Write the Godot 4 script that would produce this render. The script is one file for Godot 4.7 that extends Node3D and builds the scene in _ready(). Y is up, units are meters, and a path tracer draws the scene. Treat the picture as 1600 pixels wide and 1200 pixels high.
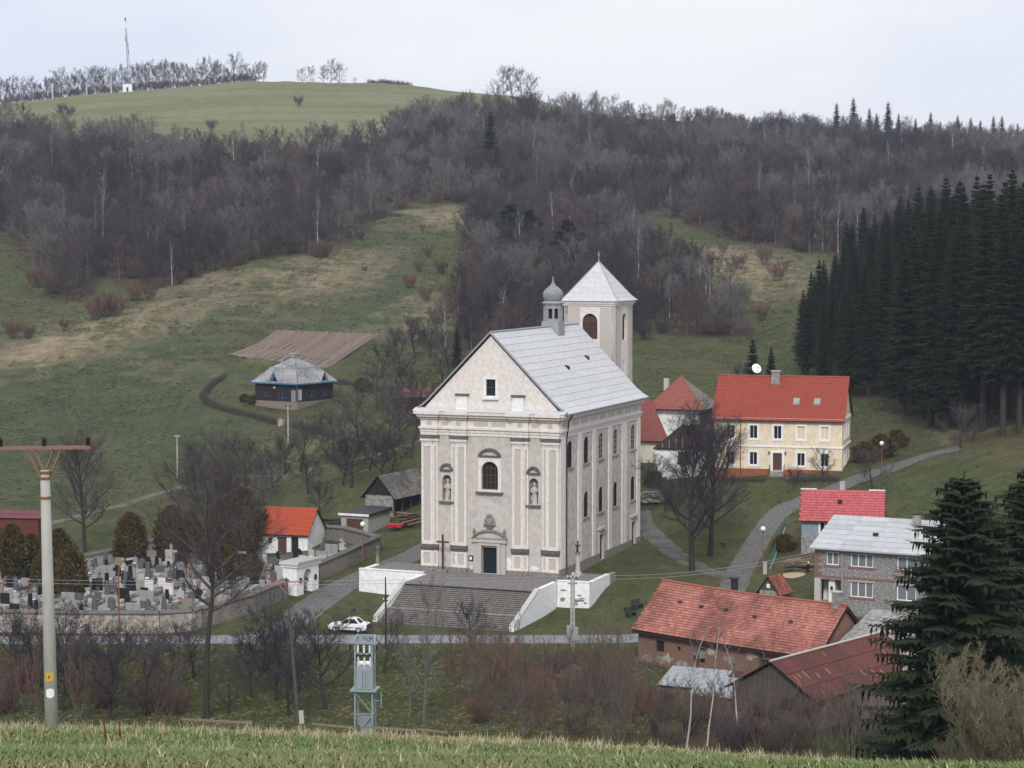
extends Node3D
# A village church in a Moravian valley, early spring, seen from the hill across the road. Metres, y up, the camera looks along -z.

# ---------- the lie of the land: heights surveyed along bearings (x over depth) at given depths ----------
const BEARING := [-0.4000, -0.3231, -0.2462, -0.1846, -0.1231, -0.0615, 0.0000, 0.0615, 0.1231, 0.1846, 0.2462, 0.3231, 0.4000]
const DEPTH := [0, 4, 8, 12, 16, 20, 24, 28, 32, 36, 40, 44, 48, 52, 56, 60, 68, 76, 84, 92, 100, 108, 116, 124, 132, 140, 148, 156, 164, 172, 180, 184, 188, 192, 196, 200, 204, 208, 212, 216, 220, 224, 228, 232, 236, 240, 244, 248, 252, 256, 260, 264, 268, 272, 276, 280, 290, 300, 310, 320, 330, 340, 350, 360, 370, 380, 390, 400, 410, 420, 445, 470, 495, 520, 545, 570, 595, 620, 645, 670, 695, 720, 745, 770, 795, 800, 840, 880, 920, 960, 1000, 1040, 1080, 1120, 1160, 1200, 1240, 1280, 1320, 1360, 1400, 1550, 1750, 2000, 2400, 3000, 3500]
const HEIGHT := [
	[34.4, 33.71, 33.04, 32.36, 31.65, 30.9, 30.07, 29.17, 28.26, 27.39, 26.58, 25.81, 24.99, 24.06, 22.99, 21.83, 19.28, 16.57, 13.59, 10.56, 8, 6.01, 4.29, 2.73, 1.22, -0.28, -1.55, -2.46, -3.18, -3.73, -4.1, -4.09, -4.04, -3.96, -3.85, -3.7, -3.15, -3.13, -3.11, -3, -2.7, -2.61, -2.55, -2.49, -2.46, -2.42, -2.39, -2.36, -2.33, -2.29, -2.23, -2.16, -2.08, -1.99, -1.88, -1.76, -1.39, -0.88, 0.23, 1.61, 2.82, 4.22, 6.07, 8, 9.68, 11.26, 12.79, 14.31, 15.86, 17.43, 21.32, 25.03, 28.58, 32.01, 35.33, 38.46, 41.49, 44.57, 47.84, 51.41, 55.2, 59.07, 62.92, 66.62, 70.07, 70.71, 75.7, 80.43, 84.9, 89.13, 93.1, 97.32, 101.82, 105.89, 108.85, 109.99, 109.06, 106.81, 103.99, 100.06, 94.43, 69.99, 45.25, 19.99, -8.82, -42.49, -70.01],
	[34.4, 33.71, 33.04, 32.36, 31.66, 30.9, 30.06, 29.15, 28.22, 27.33, 26.52, 25.74, 24.91, 23.97, 22.9, 21.73, 19.16, 16.46, 13.51, 10.53, 8, 6.02, 4.3, 2.73, 1.22, -0.28, -1.55, -2.46, -3.18, -3.73, -4.1, -4.09, -4.04, -3.96, -3.85, -3.7, -3.15, -3.13, -3.11, -3, -2.7, -2.61, -2.55, -2.49, -2.46, -2.42, -2.39, -2.36, -2.33, -2.29, -2.23, -2.16, -2.08, -1.99, -1.88, -1.76, -1.39, -0.88, 0.23, 1.61, 2.82, 4.22, 6.07, 8, 9.68, 11.26, 12.79, 14.31, 15.86, 17.43, 21.32, 25.03, 28.58, 32.01, 35.33, 38.46, 41.49, 44.57, 47.84, 51.38, 55.1, 58.92, 62.74, 66.48, 70.03, 70.71, 76.08, 81.31, 86.35, 91.13, 95.59, 100.29, 105.28, 109.81, 113.1, 114.36, 113.44, 111.18, 108.36, 104.44, 98.81, 74.36, 49.63, 24.36, -4.44, -38.12, -65.64],
	[34.4, 33.72, 33.05, 32.37, 31.66, 30.9, 30.05, 29.12, 28.17, 27.26, 26.44, 25.65, 24.82, 23.88, 22.79, 21.62, 19.03, 16.32, 13.41, 10.49, 8, 6.03, 4.3, 2.73, 1.22, -0.28, -1.55, -2.46, -3.18, -3.73, -4.1, -4.09, -4.04, -3.96, -3.85, -3.7, -3.15, -3.13, -3.11, -3, -2.7, -2.61, -2.55, -2.49, -2.46, -2.42, -2.39, -2.36, -2.33, -2.29, -2.23, -2.16, -2.08, -1.99, -1.88, -1.76, -1.39, -0.88, 0.23, 1.61, 2.82, 4.22, 6.07, 8, 9.68, 11.26, 12.79, 14.31, 15.86, 17.43, 21.32, 25.03, 28.58, 32.01, 35.33, 38.46, 41.49, 44.57, 47.84, 51.35, 55.02, 58.79, 62.58, 66.34, 70, 70.71, 76.44, 82.18, 87.79, 93.14, 98.09, 103.25, 108.75, 113.73, 117.34, 118.74, 117.81, 115.56, 112.74, 108.81, 103.18, 78.74, 54, 28.74, -0.07, -33.74, -61.26],
	[34.4, 33.72, 33.05, 32.37, 31.66, 30.9, 30.04, 29.1, 28.14, 27.23, 26.4, 25.61, 24.78, 23.83, 22.74, 21.56, 18.96, 16.25, 13.36, 10.47, 8, 6.03, 4.3, 2.73, 1.22, -0.28, -1.55, -2.46, -3.18, -3.73, -4.1, -4.09, -4.04, -3.96, -3.85, -3.7, -3.15, -3.13, -3.11, -3, -2.7, -2.61, -2.55, -2.49, -2.46, -2.42, -2.39, -2.36, -2.33, -2.29, -2.23, -2.16, -2.08, -1.99, -1.88, -1.76, -1.39, -0.88, 0.23, 1.61, 2.82, 4.22, 6.07, 8, 9.68, 11.26, 12.79, 14.31, 15.86, 17.43, 21.32, 25.03, 28.58, 32.01, 35.33, 38.46, 41.49, 44.57, 47.84, 51.31, 54.9, 58.59, 62.36, 66.15, 69.96, 70.71, 76.99, 83.52, 90.04, 96.3, 102.03, 107.94, 114.23, 119.93, 124.07, 125.66, 124.74, 122.48, 119.66, 115.74, 110.1, 85.66, 60.92, 35.66, 6.86, -26.82, -54.34],
	[34.4, 33.72, 33.05, 32.37, 31.67, 30.9, 30.03, 29.07, 28.1, 27.17, 26.34, 25.54, 24.7, 23.74, 22.65, 21.46, 18.84, 16.13, 13.28, 10.44, 8, 6.04, 4.31, 2.73, 1.22, -0.28, -1.55, -2.46, -3.18, -3.73, -4.1, -4.09, -4.04, -3.96, -3.85, -3.7, -3.15, -3.08, -3.04, -2.89, -2.51, -2.35, -2.27, -2.22, -2.17, -2.14, -2.11, -2.08, -2.04, -2, -1.94, -1.86, -1.76, -1.63, -1.49, -1.32, -0.83, -0.22, 0.72, 1.88, 3.06, 4.41, 6.05, 7.8, 9.44, 11.07, 12.69, 14.29, 15.87, 17.45, 21.33, 25.03, 28.58, 32.01, 35.33, 38.46, 41.49, 44.57, 47.84, 51.27, 54.81, 58.45, 62.19, 66.01, 69.92, 70.71, 77.43, 84.62, 91.92, 98.95, 105.36, 111.89, 118.84, 125.15, 129.72, 131.49, 130.56, 128.31, 125.49, 121.56, 115.93, 91.49, 66.75, 41.49, 12.68, -20.99, -48.51],
	[34.4, 33.72, 33.05, 32.38, 31.67, 30.9, 30.02, 29.04, 28.04, 27.09, 26.24, 25.44, 24.6, 23.63, 22.53, 21.33, 18.68, 15.97, 13.17, 10.4, 8, 6.05, 4.32, 2.74, 1.22, -0.28, -1.55, -2.46, -3.18, -3.73, -4.1, -4.09, -4.04, -3.96, -3.85, -3.7, -3.15, -3.12, -3.11, -3.09, -3.05, -2.99, -2.9, -2.37, -1.56, -0.8, -0.49, -0.28, -0.14, -0.05, 0.04, 0.19, 0.45, 0.81, 1.24, 1.73, 3.05, 4.25, 5.29, 6.3, 7.22, 8, 8.72, 9.51, 10.53, 11.73, 13.05, 14.41, 15.75, 17.12, 20.69, 24.33, 28.1, 31.85, 35.35, 38.52, 41.54, 44.58, 47.84, 51.28, 54.83, 58.48, 62.22, 66.04, 69.93, 70.71, 77.35, 84.41, 91.57, 98.46, 104.73, 111.15, 117.98, 124.17, 128.66, 130.4, 129.47, 127.21, 124.4, 120.47, 114.84, 90.4, 65.66, 40.4, 11.59, -22.09, -49.6],
	[34.4, 33.72, 33.06, 32.39, 31.68, 30.9, 30, 29, 27.98, 27.01, 26.15, 25.34, 24.49, 23.51, 22.4, 21.2, 18.52, 15.8, 13.05, 10.35, 8, 6.06, 4.32, 2.74, 1.22, -0.28, -1.55, -2.46, -3.18, -3.73, -4.1, -4.09, -4.04, -3.96, -3.85, -3.7, -3.15, -3.12, -3.11, -3.08, -3.06, -3, -0.63, -0.15, -0.07, -0.03, -0.01, 0.01, 0.03, 0.07, 0.16, 0.39, 0.74, 1.17, 1.62, 2.24, 4.33, 6.12, 7.16, 7.98, 8.76, 9.51, 10.21, 10.98, 11.89, 12.92, 14.02, 15.15, 16.26, 17.39, 20.32, 23.44, 26.81, 30.29, 33.69, 36.97, 40.23, 43.51, 46.87, 50.27, 53.7, 57.16, 60.69, 64.3, 68.01, 68.76, 75.17, 82.02, 88.96, 95.63, 101.67, 107.93, 114.29, 118.93, 120.12, 118.79, 116.32, 113.39, 108.92, 102.89, 96.03, 74.18, 52.43, 30.18, 2.25, -31.85, -59.82],
	[34.4, 33.72, 33.06, 32.39, 31.68, 30.9, 29.98, 28.94, 27.88, 26.89, 26.01, 25.19, 24.32, 23.33, 22.21, 20.99, 18.27, 15.54, 12.87, 10.28, 8, 6.07, 4.34, 2.74, 1.22, -0.28, -1.55, -2.46, -3.18, -3.73, -4.1, -4.09, -4.04, -3.96, -3.85, -3.7, -3.15, -3.12, -3.11, -3, -2.7, -2.03, -1.35, -0.72, -0.3, -0.13, -0.03, 0.05, 0.15, 0.3, 0.64, 1.22, 1.96, 2.79, 3.64, 4.43, 5.84, 6.97, 7.97, 8.9, 9.78, 10.61, 11.38, 12.11, 12.82, 13.54, 14.29, 15.09, 15.94, 16.81, 19.15, 21.95, 25.47, 29.29, 32.87, 36.17, 39.38, 42.59, 45.87, 49.21, 52.56, 55.95, 59.36, 62.83, 66.35, 67.06, 73.04, 79.27, 85.28, 90.69, 96.57, 101.7, 103.9, 102.98, 100.72, 97.9, 93.89, 88.08, 81.26, 74.25, 67.84, 51.11, 33.06, 13.9, -12.96, -47.58, -76.1],
	[34.4, 33.72, 33.07, 32.4, 31.69, 30.9, 29.95, 28.87, 27.76, 26.73, 25.83, 24.99, 24.11, 23.1, 21.96, 20.72, 17.94, 15.22, 12.65, 10.19, 8, 6.09, 4.35, 2.75, 1.22, -0.28, -1.55, -2.46, -3.18, -3.72, -4.1, -4.21, -4.31, -4.37, -4.4, -4.16, -3.7, -3.3, -2.88, -2.52, -2.22, -1.96, -1.71, -1.43, -1.1, -0.68, -0.17, 0.42, 1.09, 1.84, 2.95, 4.25, 5.42, 6.12, 6.43, 6.67, 7.09, 7.51, 8.07, 8.65, 9.27, 9.89, 10.53, 11.18, 11.86, 12.57, 13.31, 14.11, 14.96, 15.87, 18.39, 21.2, 24.39, 27.81, 31.21, 34.61, 38.07, 41.51, 44.9, 48.23, 51.53, 54.8, 58.07, 61.36, 64.68, 65.35, 70.91, 76.61, 82.07, 86.99, 92.3, 95.77, 95.41, 93.41, 90.66, 87.13, 81.66, 74.98, 67.92, 61.3, 55.95, 40.76, 24.08, 5.95, -20.51, -55.32, -84.05],
	[34.4, 33.73, 33.08, 32.41, 31.7, 30.9, 29.93, 28.8, 27.64, 26.57, 25.65, 24.79, 23.9, 22.87, 21.71, 20.45, 17.62, 14.89, 12.42, 10.1, 8, 6.11, 4.37, 2.75, 1.22, -0.33, -1.58, -2.37, -3.06, -3.61, -3.94, -4, -3.8, -3.08, -2.19, -1.5, -1.08, -0.73, -0.4, -0.08, 0.22, 0.52, 0.83, 1.14, 1.49, 1.95, 2.58, 3.35, 4.19, 5.06, 5.89, 6.63, 7.22, 7.68, 8.05, 8.4, 9.36, 10.85, 12.19, 13.3, 14.32, 15.29, 16.22, 17.1, 17.94, 18.76, 19.57, 20.38, 21.21, 22.07, 24.24, 26.41, 28.64, 31, 33.55, 36.41, 39.51, 42.69, 45.83, 48.95, 52.12, 55.29, 58.46, 61.62, 64.73, 65.35, 70.37, 75.4, 80.17, 84.5, 89.2, 92.27, 91.9, 89.9, 87.15, 83.62, 78.15, 71.47, 64.41, 57.79, 52.43, 37.25, 20.56, 2.43, -24.02, -58.84, -87.57],
	[34.4, 33.73, 33.08, 32.42, 31.71, 30.9, 29.9, 28.72, 27.51, 26.41, 25.47, 24.59, 23.68, 22.64, 21.46, 20.18, 17.29, 14.56, 12.2, 10.01, 8, 6.13, 4.39, 2.76, 1.2, -0.54, -1.72, -1.87, -1.93, -1.97, -2, -2, -1.82, -1.17, -0.3, 0.5, 1.14, 1.78, 2.5, 3.45, 4.59, 5.72, 6.67, 7.28, 7.71, 8.07, 8.45, 8.88, 9.34, 9.81, 10.27, 10.73, 11.16, 11.58, 11.99, 12.39, 13.4, 14.48, 15.71, 17.05, 18.35, 19.49, 20.45, 21.33, 22.14, 22.92, 23.67, 24.41, 25.16, 25.95, 27.9, 29.79, 31.71, 33.75, 35.97, 38.46, 41.16, 43.96, 46.74, 49.59, 52.51, 55.46, 58.41, 61.29, 64.08, 64.62, 68.92, 73.12, 77.06, 80.67, 84.61, 87.19, 86.78, 84.79, 82.04, 78.5, 73.03, 66.35, 59.29, 52.67, 47.32, 32.13, 15.45, -2.68, -29.14, -63.95, -92.68],
	[34.4, 33.73, 33.09, 32.43, 31.72, 30.9, 29.87, 28.64, 27.37, 26.22, 25.26, 24.37, 23.44, 22.38, 21.18, 19.88, 16.92, 14.19, 11.94, 9.91, 8, 6.16, 4.41, 2.76, 1.2, -0.54, -1.72, -1.87, -1.93, -1.97, -2, -2, -1.82, -1.17, -0.3, 0.5, 1.14, 1.78, 2.5, 3.45, 4.59, 5.72, 6.67, 7.28, 7.71, 8.07, 8.45, 8.88, 9.34, 9.81, 10.27, 10.73, 11.16, 11.58, 11.99, 12.39, 13.4, 14.48, 15.71, 17.05, 18.35, 19.49, 20.45, 21.33, 22.14, 22.92, 23.67, 24.41, 25.16, 25.95, 27.9, 29.79, 31.71, 33.75, 35.97, 38.46, 41.16, 43.96, 46.74, 49.63, 52.62, 55.64, 58.61, 61.46, 64.12, 64.62, 68.45, 72.03, 75.34, 78.41, 81.8, 84.01, 83.58, 81.59, 78.84, 75.3, 69.83, 63.15, 56.1, 49.48, 44.12, 28.94, 12.25, -5.88, -32.34, -67.15, -95.88],
	[34.4, 33.73, 33.1, 32.44, 31.73, 30.9, 29.83, 28.55, 27.22, 26.02, 25.02, 24.11, 23.17, 22.08, 20.86, 19.53, 16.49, 13.77, 11.66, 9.79, 8, 6.19, 4.44, 2.77, 1.2, -0.54, -1.72, -1.87, -1.93, -1.97, -2, -2, -1.82, -1.17, -0.3, 0.5, 1.14, 1.78, 2.5, 3.45, 4.59, 5.72, 6.67, 7.28, 7.71, 8.07, 8.45, 8.88, 9.34, 9.81, 10.27, 10.73, 11.16, 11.58, 11.99, 12.39, 13.4, 14.48, 15.71, 17.05, 18.35, 19.49, 20.45, 21.33, 22.14, 22.92, 23.67, 24.41, 25.16, 25.95, 27.9, 29.79, 31.71, 33.75, 35.97, 38.46, 41.16, 43.96, 46.75, 49.66, 52.71, 55.79, 58.8, 61.62, 64.15, 64.62, 68.06, 71.15, 73.96, 76.6, 79.54, 81.46, 81.03, 79.03, 76.28, 72.75, 67.27, 60.6, 53.54, 46.92, 41.56, 26.38, 9.69, -8.44, -34.9, -69.71, -98.44]]

var depth_at := PackedInt32Array()      # depth in metres -> index into DEPTH

func land(x: float, z: float) -> float:
	var d := -z
	var u: float = clampf(x / maxf(d, 20.0), BEARING[0], BEARING[BEARING.size() - 1] - 0.000001)
	var i := 0
	while i < BEARING.size() - 2 and u >= BEARING[i + 1]:
		i += 1
	var t: float = (u - BEARING[i]) / (BEARING[i + 1] - BEARING[i])
	t = t * t * (3.0 - 2.0 * t) * 0.5 + t * 0.5
	d = clampf(d, 0.0, 3499.0)
	var j := depth_at[int(d)]
	var s: float = (d - DEPTH[j]) / float(DEPTH[j + 1] - DEPTH[j])
	var ra: Array = HEIGHT[i]
	var rb: Array = HEIGHT[i + 1]
	return lerpf(lerpf(ra[j], ra[j + 1], s), lerpf(rb[j], rb[j + 1], s), t)

func ground_at(p: Vector2, lift := 0.0) -> Vector3:
	return Vector3(p.x, land(p.x, p.y) + lift, p.y)

# ---------- shapes ----------
class Sh:
	var v := PackedVector3Array()
	var n := PackedVector3Array()
	var c := PackedColorArray()
	var col := Color(1, 1, 1)
	var xf := Transform3D()
	func tri(a: Vector3, b: Vector3, d: Vector3) -> void:
		a = xf * a
		b = xf * b
		d = xf * d
		var nn := (d - a).cross(b - a).normalized()
		v.append(a); v.append(b); v.append(d)
		n.append(nn); n.append(nn); n.append(nn)
		c.append(col); c.append(col); c.append(col)
	func quad(a: Vector3, b: Vector3, d: Vector3, e: Vector3) -> void:
		tri(a, b, d)
		tri(a, d, e)
	func hexa(p: Array) -> void:      # p: bottom 0-3 and top 4-7, anticlockwise seen from above
		quad(p[0], p[4], p[5], p[1]); quad(p[1], p[5], p[6], p[2]); quad(p[2], p[6], p[7], p[3]); quad(p[3], p[7], p[4], p[0])
		quad(p[4], p[7], p[6], p[5]); quad(p[0], p[1], p[2], p[3])
	func box(m: Vector3, s: Vector3, b := Basis()) -> void:
		var h := s * 0.5
		var p := []
		for y in [-1, 1]:
			for q in [[-1, 1], [1, 1], [1, -1], [-1, -1]]:
				p.append(m + b * Vector3(q[0] * h.x, y * h.y, q[1] * h.z))
		hexa(p)
	func span(a: Vector3, b: Vector3) -> void:      # a box from corner to corner
		box((a + b) * 0.5, (b - a).abs())
	func beam(a: Vector3, b: Vector3, w: float, h: float) -> void:
		var y := (b - a).normalized()
		var x := Vector3.UP.cross(y)
		if x.length() < 0.01:
			x = Vector3.RIGHT
		x = x.normalized()
		box((a + b) * 0.5, Vector3(w, a.distance_to(b), h), Basis(x, y, x.cross(y)))
	func tube(pts: PackedVector3Array, rad: PackedFloat32Array, sides: int, cap := false) -> void:
		var old := []
		for k in pts.size():
			var d := (pts[mini(k + 1, pts.size() - 1)] - pts[maxi(k - 1, 0)]).normalized()
			var x := d.cross(Vector3.FORWARD if absf(d.z) < 0.8 else Vector3.RIGHT).normalized()
			var y := x.cross(d)
			var ring := []
			for i in sides:
				var a := TAU * i / sides
				ring.append(pts[k] + (x * cos(a) + y * sin(a)) * rad[k])
			if k > 0:
				for i in sides:
					var j := (i + 1) % sides
					if rad[k] < 0.0005:
						tri(old[i], pts[k], old[j])
					else:
						quad(old[i], ring[i], ring[j], old[j])
			elif cap:
				for i in range(1, sides - 1):
					tri(ring[0], ring[i], ring[i + 1])
			old = ring
		if cap and rad[rad.size() - 1] > 0.0005:
			for i in range(1, sides - 1):
				tri(old[0], old[i + 1], old[i])
	func rod(a: Vector3, b: Vector3, r0: float, r1: float, sides := 8) -> void:
		tube(PackedVector3Array([a, b]), PackedFloat32Array([r0, r1]), sides, true)
	func spike(a: Vector3, b: Vector3, r: float) -> void:      # a three-sided twig
		var d := b - a
		var x := d.cross(Vector3(0.31, 0.9, 0.27)).normalized() * r
		var y := d.cross(x).normalized() * r
		var p := a + x
		var q := a - x * 0.5 + y * 0.87
		var s := a - x * 0.5 - y * 0.87
		tri(p, b, q); tri(q, b, s); tri(s, b, p)
	func prism(poly: PackedVector2Array, z0: float, z1: float) -> void:      # an outline in x and y, from z0 to z1 (z1 in front)
		var idx := Geometry2D.triangulate_polygon(poly)
		for i in range(0, idx.size(), 3):
			var a := poly[idx[i]]
			var b := poly[idx[i + 1]]
			var d := poly[idx[i + 2]]
			if (b - a).cross(d - a) > 0.0:
				var w := b
				b = d
				d = w
			tri(Vector3(a.x, a.y, z1), Vector3(b.x, b.y, z1), Vector3(d.x, d.y, z1))
			tri(Vector3(a.x, a.y, z0), Vector3(d.x, d.y, z0), Vector3(b.x, b.y, z0))
		var cw := Geometry2D.is_polygon_clockwise(poly)      # Godot's sense is for y down
		for i in poly.size():
			var a := poly[i]
			var b := poly[(i + 1) % poly.size()]
			if cw:
				quad(Vector3(a.x, a.y, z1), Vector3(a.x, a.y, z0), Vector3(b.x, b.y, z0), Vector3(b.x, b.y, z1))
			else:
				quad(Vector3(a.x, a.y, z1), Vector3(b.x, b.y, z1), Vector3(b.x, b.y, z0), Vector3(a.x, a.y, z0))
	func lathe(m: Vector3, prof: Array, sides: int, squeeze := Vector3.ONE) -> void:      # prof: [radius, height] from the bottom up
		for k in prof.size() - 1:
			for i in sides:
				var a := TAU * i / sides
				var b := TAU * (i + 1) / sides
				var p := []
				for e in [[k, a], [k + 1, a], [k + 1, b], [k, b]]:
					var r: float = prof[e[0]][0]
					p.append(m + Vector3(cos(e[1]) * r, prof[e[0]][1], sin(e[1]) * r) * squeeze)
				if prof[k][0] < 0.0005:
					tri(p[0], p[2], p[1])
				elif prof[k + 1][0] < 0.0005:
					tri(p[0], p[3], p[1])
				else:
					quad(p[0], p[3], p[2], p[1])
	func arch(x0: float, x1: float, y0: float, y1: float, rise: float, k := 10) -> PackedVector2Array:
		var o := PackedVector2Array([Vector2(x0, y0), Vector2(x1, y0)])
		if rise <= 0.0:
			o.append(Vector2(x1, y1)); o.append(Vector2(x0, y1))
			return o
		for i in k + 1:
			var a := PI * i / k
			o.append(Vector2((x0 + x1) * 0.5 + (x1 - x0) * 0.5 * cos(a), y1 - rise + rise * sin(a)))
		return o
	# a wall in the x-y plane whose front lies at z = 0, with openings [x0, x1, y0, y1, rise of the arch]
	func wall(x0: float, x1: float, y0: float, y1: float, thick: float, holes := []) -> void:
		var xs := [x0, x1]
		var ys := [y0, y1]
		for h in holes:
			xs.append(h[0]); xs.append(h[1]); ys.append(h[2]); ys.append(h[3])
		xs.sort()
		ys.sort()
		for i in xs.size() - 1:
			for j in ys.size() - 1:
				if xs[i + 1] - xs[i] < 0.0005 or ys[j + 1] - ys[j] < 0.0005:
					continue
				var mx: float = (xs[i] + xs[i + 1]) * 0.5
				var my: float = (ys[j] + ys[j + 1]) * 0.5
				var open := false
				for h in holes:
					if mx > h[0] and mx < h[1] and my > h[2] and my < h[3]:
						open = true
				if not open:
					quad(Vector3(xs[i], ys[j], 0), Vector3(xs[i], ys[j + 1], 0), Vector3(xs[i + 1], ys[j + 1], 0), Vector3(xs[i + 1], ys[j], 0))
		for h in holes:
			var rise: float = h[4] if h.size() > 4 else 0.0
			var o := arch(h[0], h[1], h[2], h[3], rise)
			for i in o.size():
				var a := o[i]
				var b := o[(i + 1) % o.size()]
				quad(Vector3(a.x, a.y, 0), Vector3(a.x, a.y, -thick), Vector3(b.x, b.y, -thick), Vector3(b.x, b.y, 0))
			if rise > 0.0:
				var m: float = (h[0] + h[1]) * 0.5
				for i in range(2, o.size() - 1):
					var corner := Vector3(h[1] if o[i].x + o[i + 1].x > 2.0 * m else h[0], h[3], 0)
					tri(corner, Vector3(o[i].x, o[i].y, 0), Vector3(o[i + 1].x, o[i + 1].y, 0))
		quad(Vector3(x0, y1, 0), Vector3(x0, y1, -thick), Vector3(x1, y1, -thick), Vector3(x1, y1, 0))
		quad(Vector3(x0, y0, 0), Vector3(x0, y0, -thick), Vector3(x0, y1, -thick), Vector3(x0, y1, 0))
		quad(Vector3(x1, y0, 0), Vector3(x1, y1, 0), Vector3(x1, y1, -thick), Vector3(x1, y0, -thick))
	func mesh(m: Material) -> ArrayMesh:
		var a := []
		a.resize(Mesh.ARRAY_MAX)
		a[Mesh.ARRAY_VERTEX] = v
		a[Mesh.ARRAY_NORMAL] = n
		a[Mesh.ARRAY_COLOR] = c
		var o := ArrayMesh.new()
		o.add_surface_from_arrays(Mesh.PRIMITIVE_TRIANGLES, a)
		o.surface_set_material(0, m)
		return o
	func smooth(m: Material) -> ArrayMesh:      # one smooth surface
		var st := SurfaceTool.new()
		st.begin(Mesh.PRIMITIVE_TRIANGLES)
		st.set_smooth_group(0)
		for i in v.size():
			st.set_color(c[i])
			st.add_vertex(v[i].snappedf(0.0005) if false else v[i])
		st.generate_normals()
		var o := st.commit()
		o.surface_set_material(0, m)
		return o

func sh(at := Vector3.ZERO, turn := 0.0) -> Sh:
	var s := Sh.new()
	s.xf = Transform3D(Basis(Vector3.UP, turn), at)
	return s

# ---------- objects ----------
var taken := {}

func numbered(called: String) -> String:
	taken[called] = taken.get(called, -1) + 1
	return called if taken[called] == 0 else "%s_%03d" % [called, taken[called]]

func tag(o: Node3D, label: String, category: String, group := "", kind := "") -> Node3D:
	if label:
		o.set_meta("label", label)
	if category:
		o.set_meta("category", category)
	if group:
		o.set_meta("group", group)
	if kind:
		o.set_meta("kind", kind)
	return o

func thing(called: String, label: String, category: String, at := Vector3.ZERO, turn := 0.0, group := "") -> Node3D:
	var o := Node3D.new()
	o.name = numbered(called)
	add_child(o)
	o.position = at
	o.rotation.y = turn
	tag(o, label, category, group)
	return o

func part(called: String, s: Sh, m: Material, parent: Node3D, smooth := false, kind := "") -> MeshInstance3D:
	var o := MeshInstance3D.new()
	o.mesh = s.smooth(m) if smooth else s.mesh(m)
	o.name = numbered(called) if parent == self else called
	parent.add_child(o, true)
	if kind:
		o.set_meta("kind", kind)
	return o

func again(src: MeshInstance3D, parent: Node3D, at: Vector3, turn := 0.0) -> MeshInstance3D:      # the same mesh once more as a part
	var o := MeshInstance3D.new()
	o.mesh = src.mesh
	o.name = String(src.name).rstrip("0123456789").trim_suffix("_")
	parent.add_child(o, true)
	o.position = at
	o.rotation.y = turn
	return o

func twin(src: Node3D, at: Vector3, turn: float, label := "", group := "") -> Node3D:      # another of the same kind, with copies of its parts
	var o: Node3D = src.duplicate()
	o.name = numbered(String(src.name).rstrip("0123456789").trim_suffix("_"))
	add_child(o)
	o.position = at
	o.rotation.y = turn
	if label:
		o.set_meta("label", label)
	if group:
		o.set_meta("group", group)
	return o

# ---------- materials ----------
var M := {}
var T := {}

func lin(r: float, g: float, b: float) -> Color:
	return Color(r, g, b).linear_to_srgb()

func noise_tex(freq: float, octaves: int, low: float, seed_: int, size := 512, kind := FastNoiseLite.TYPE_SIMPLEX_SMOOTH, bump := false) -> NoiseTexture2D:
	var f := FastNoiseLite.new()
	f.noise_type = kind
	f.frequency = freq
	f.fractal_octaves = octaves
	f.seed = seed_
	var t := NoiseTexture2D.new()
	t.width = size
	t.height = size
	t.seamless = true
	t.noise = f
	if not bump:
		var g := Gradient.new()
		g.set_color(0, Color(low, low, low))
		g.set_color(1, Color(1, 1, 1))
		g.set_offset(0, 0.22)
		g.set_offset(1, 0.74)
		t.color_ramp = g
	return t

func mat(called: String, color: Color, rough := 0.9, tex := "", scale := Vector3.ONE, bump := 0.0, tint := false) -> StandardMaterial3D:
	if M.has(called):
		return M[called]
	var m := StandardMaterial3D.new()
	m.resource_name = called
	m.albedo_color = color
	m.roughness = rough
	m.metallic_specular = 0.3
	m.vertex_color_use_as_albedo = tint
	if tex:
		m.albedo_texture = T[tex]
		m.uv1_triplanar = true
		m.uv1_scale = scale
		if bump > 0.0:
			m.heightmap_enabled = true
			m.heightmap_texture = T["relief"]
			m.heightmap_scale = bump
	M[called] = m
	return m

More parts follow.
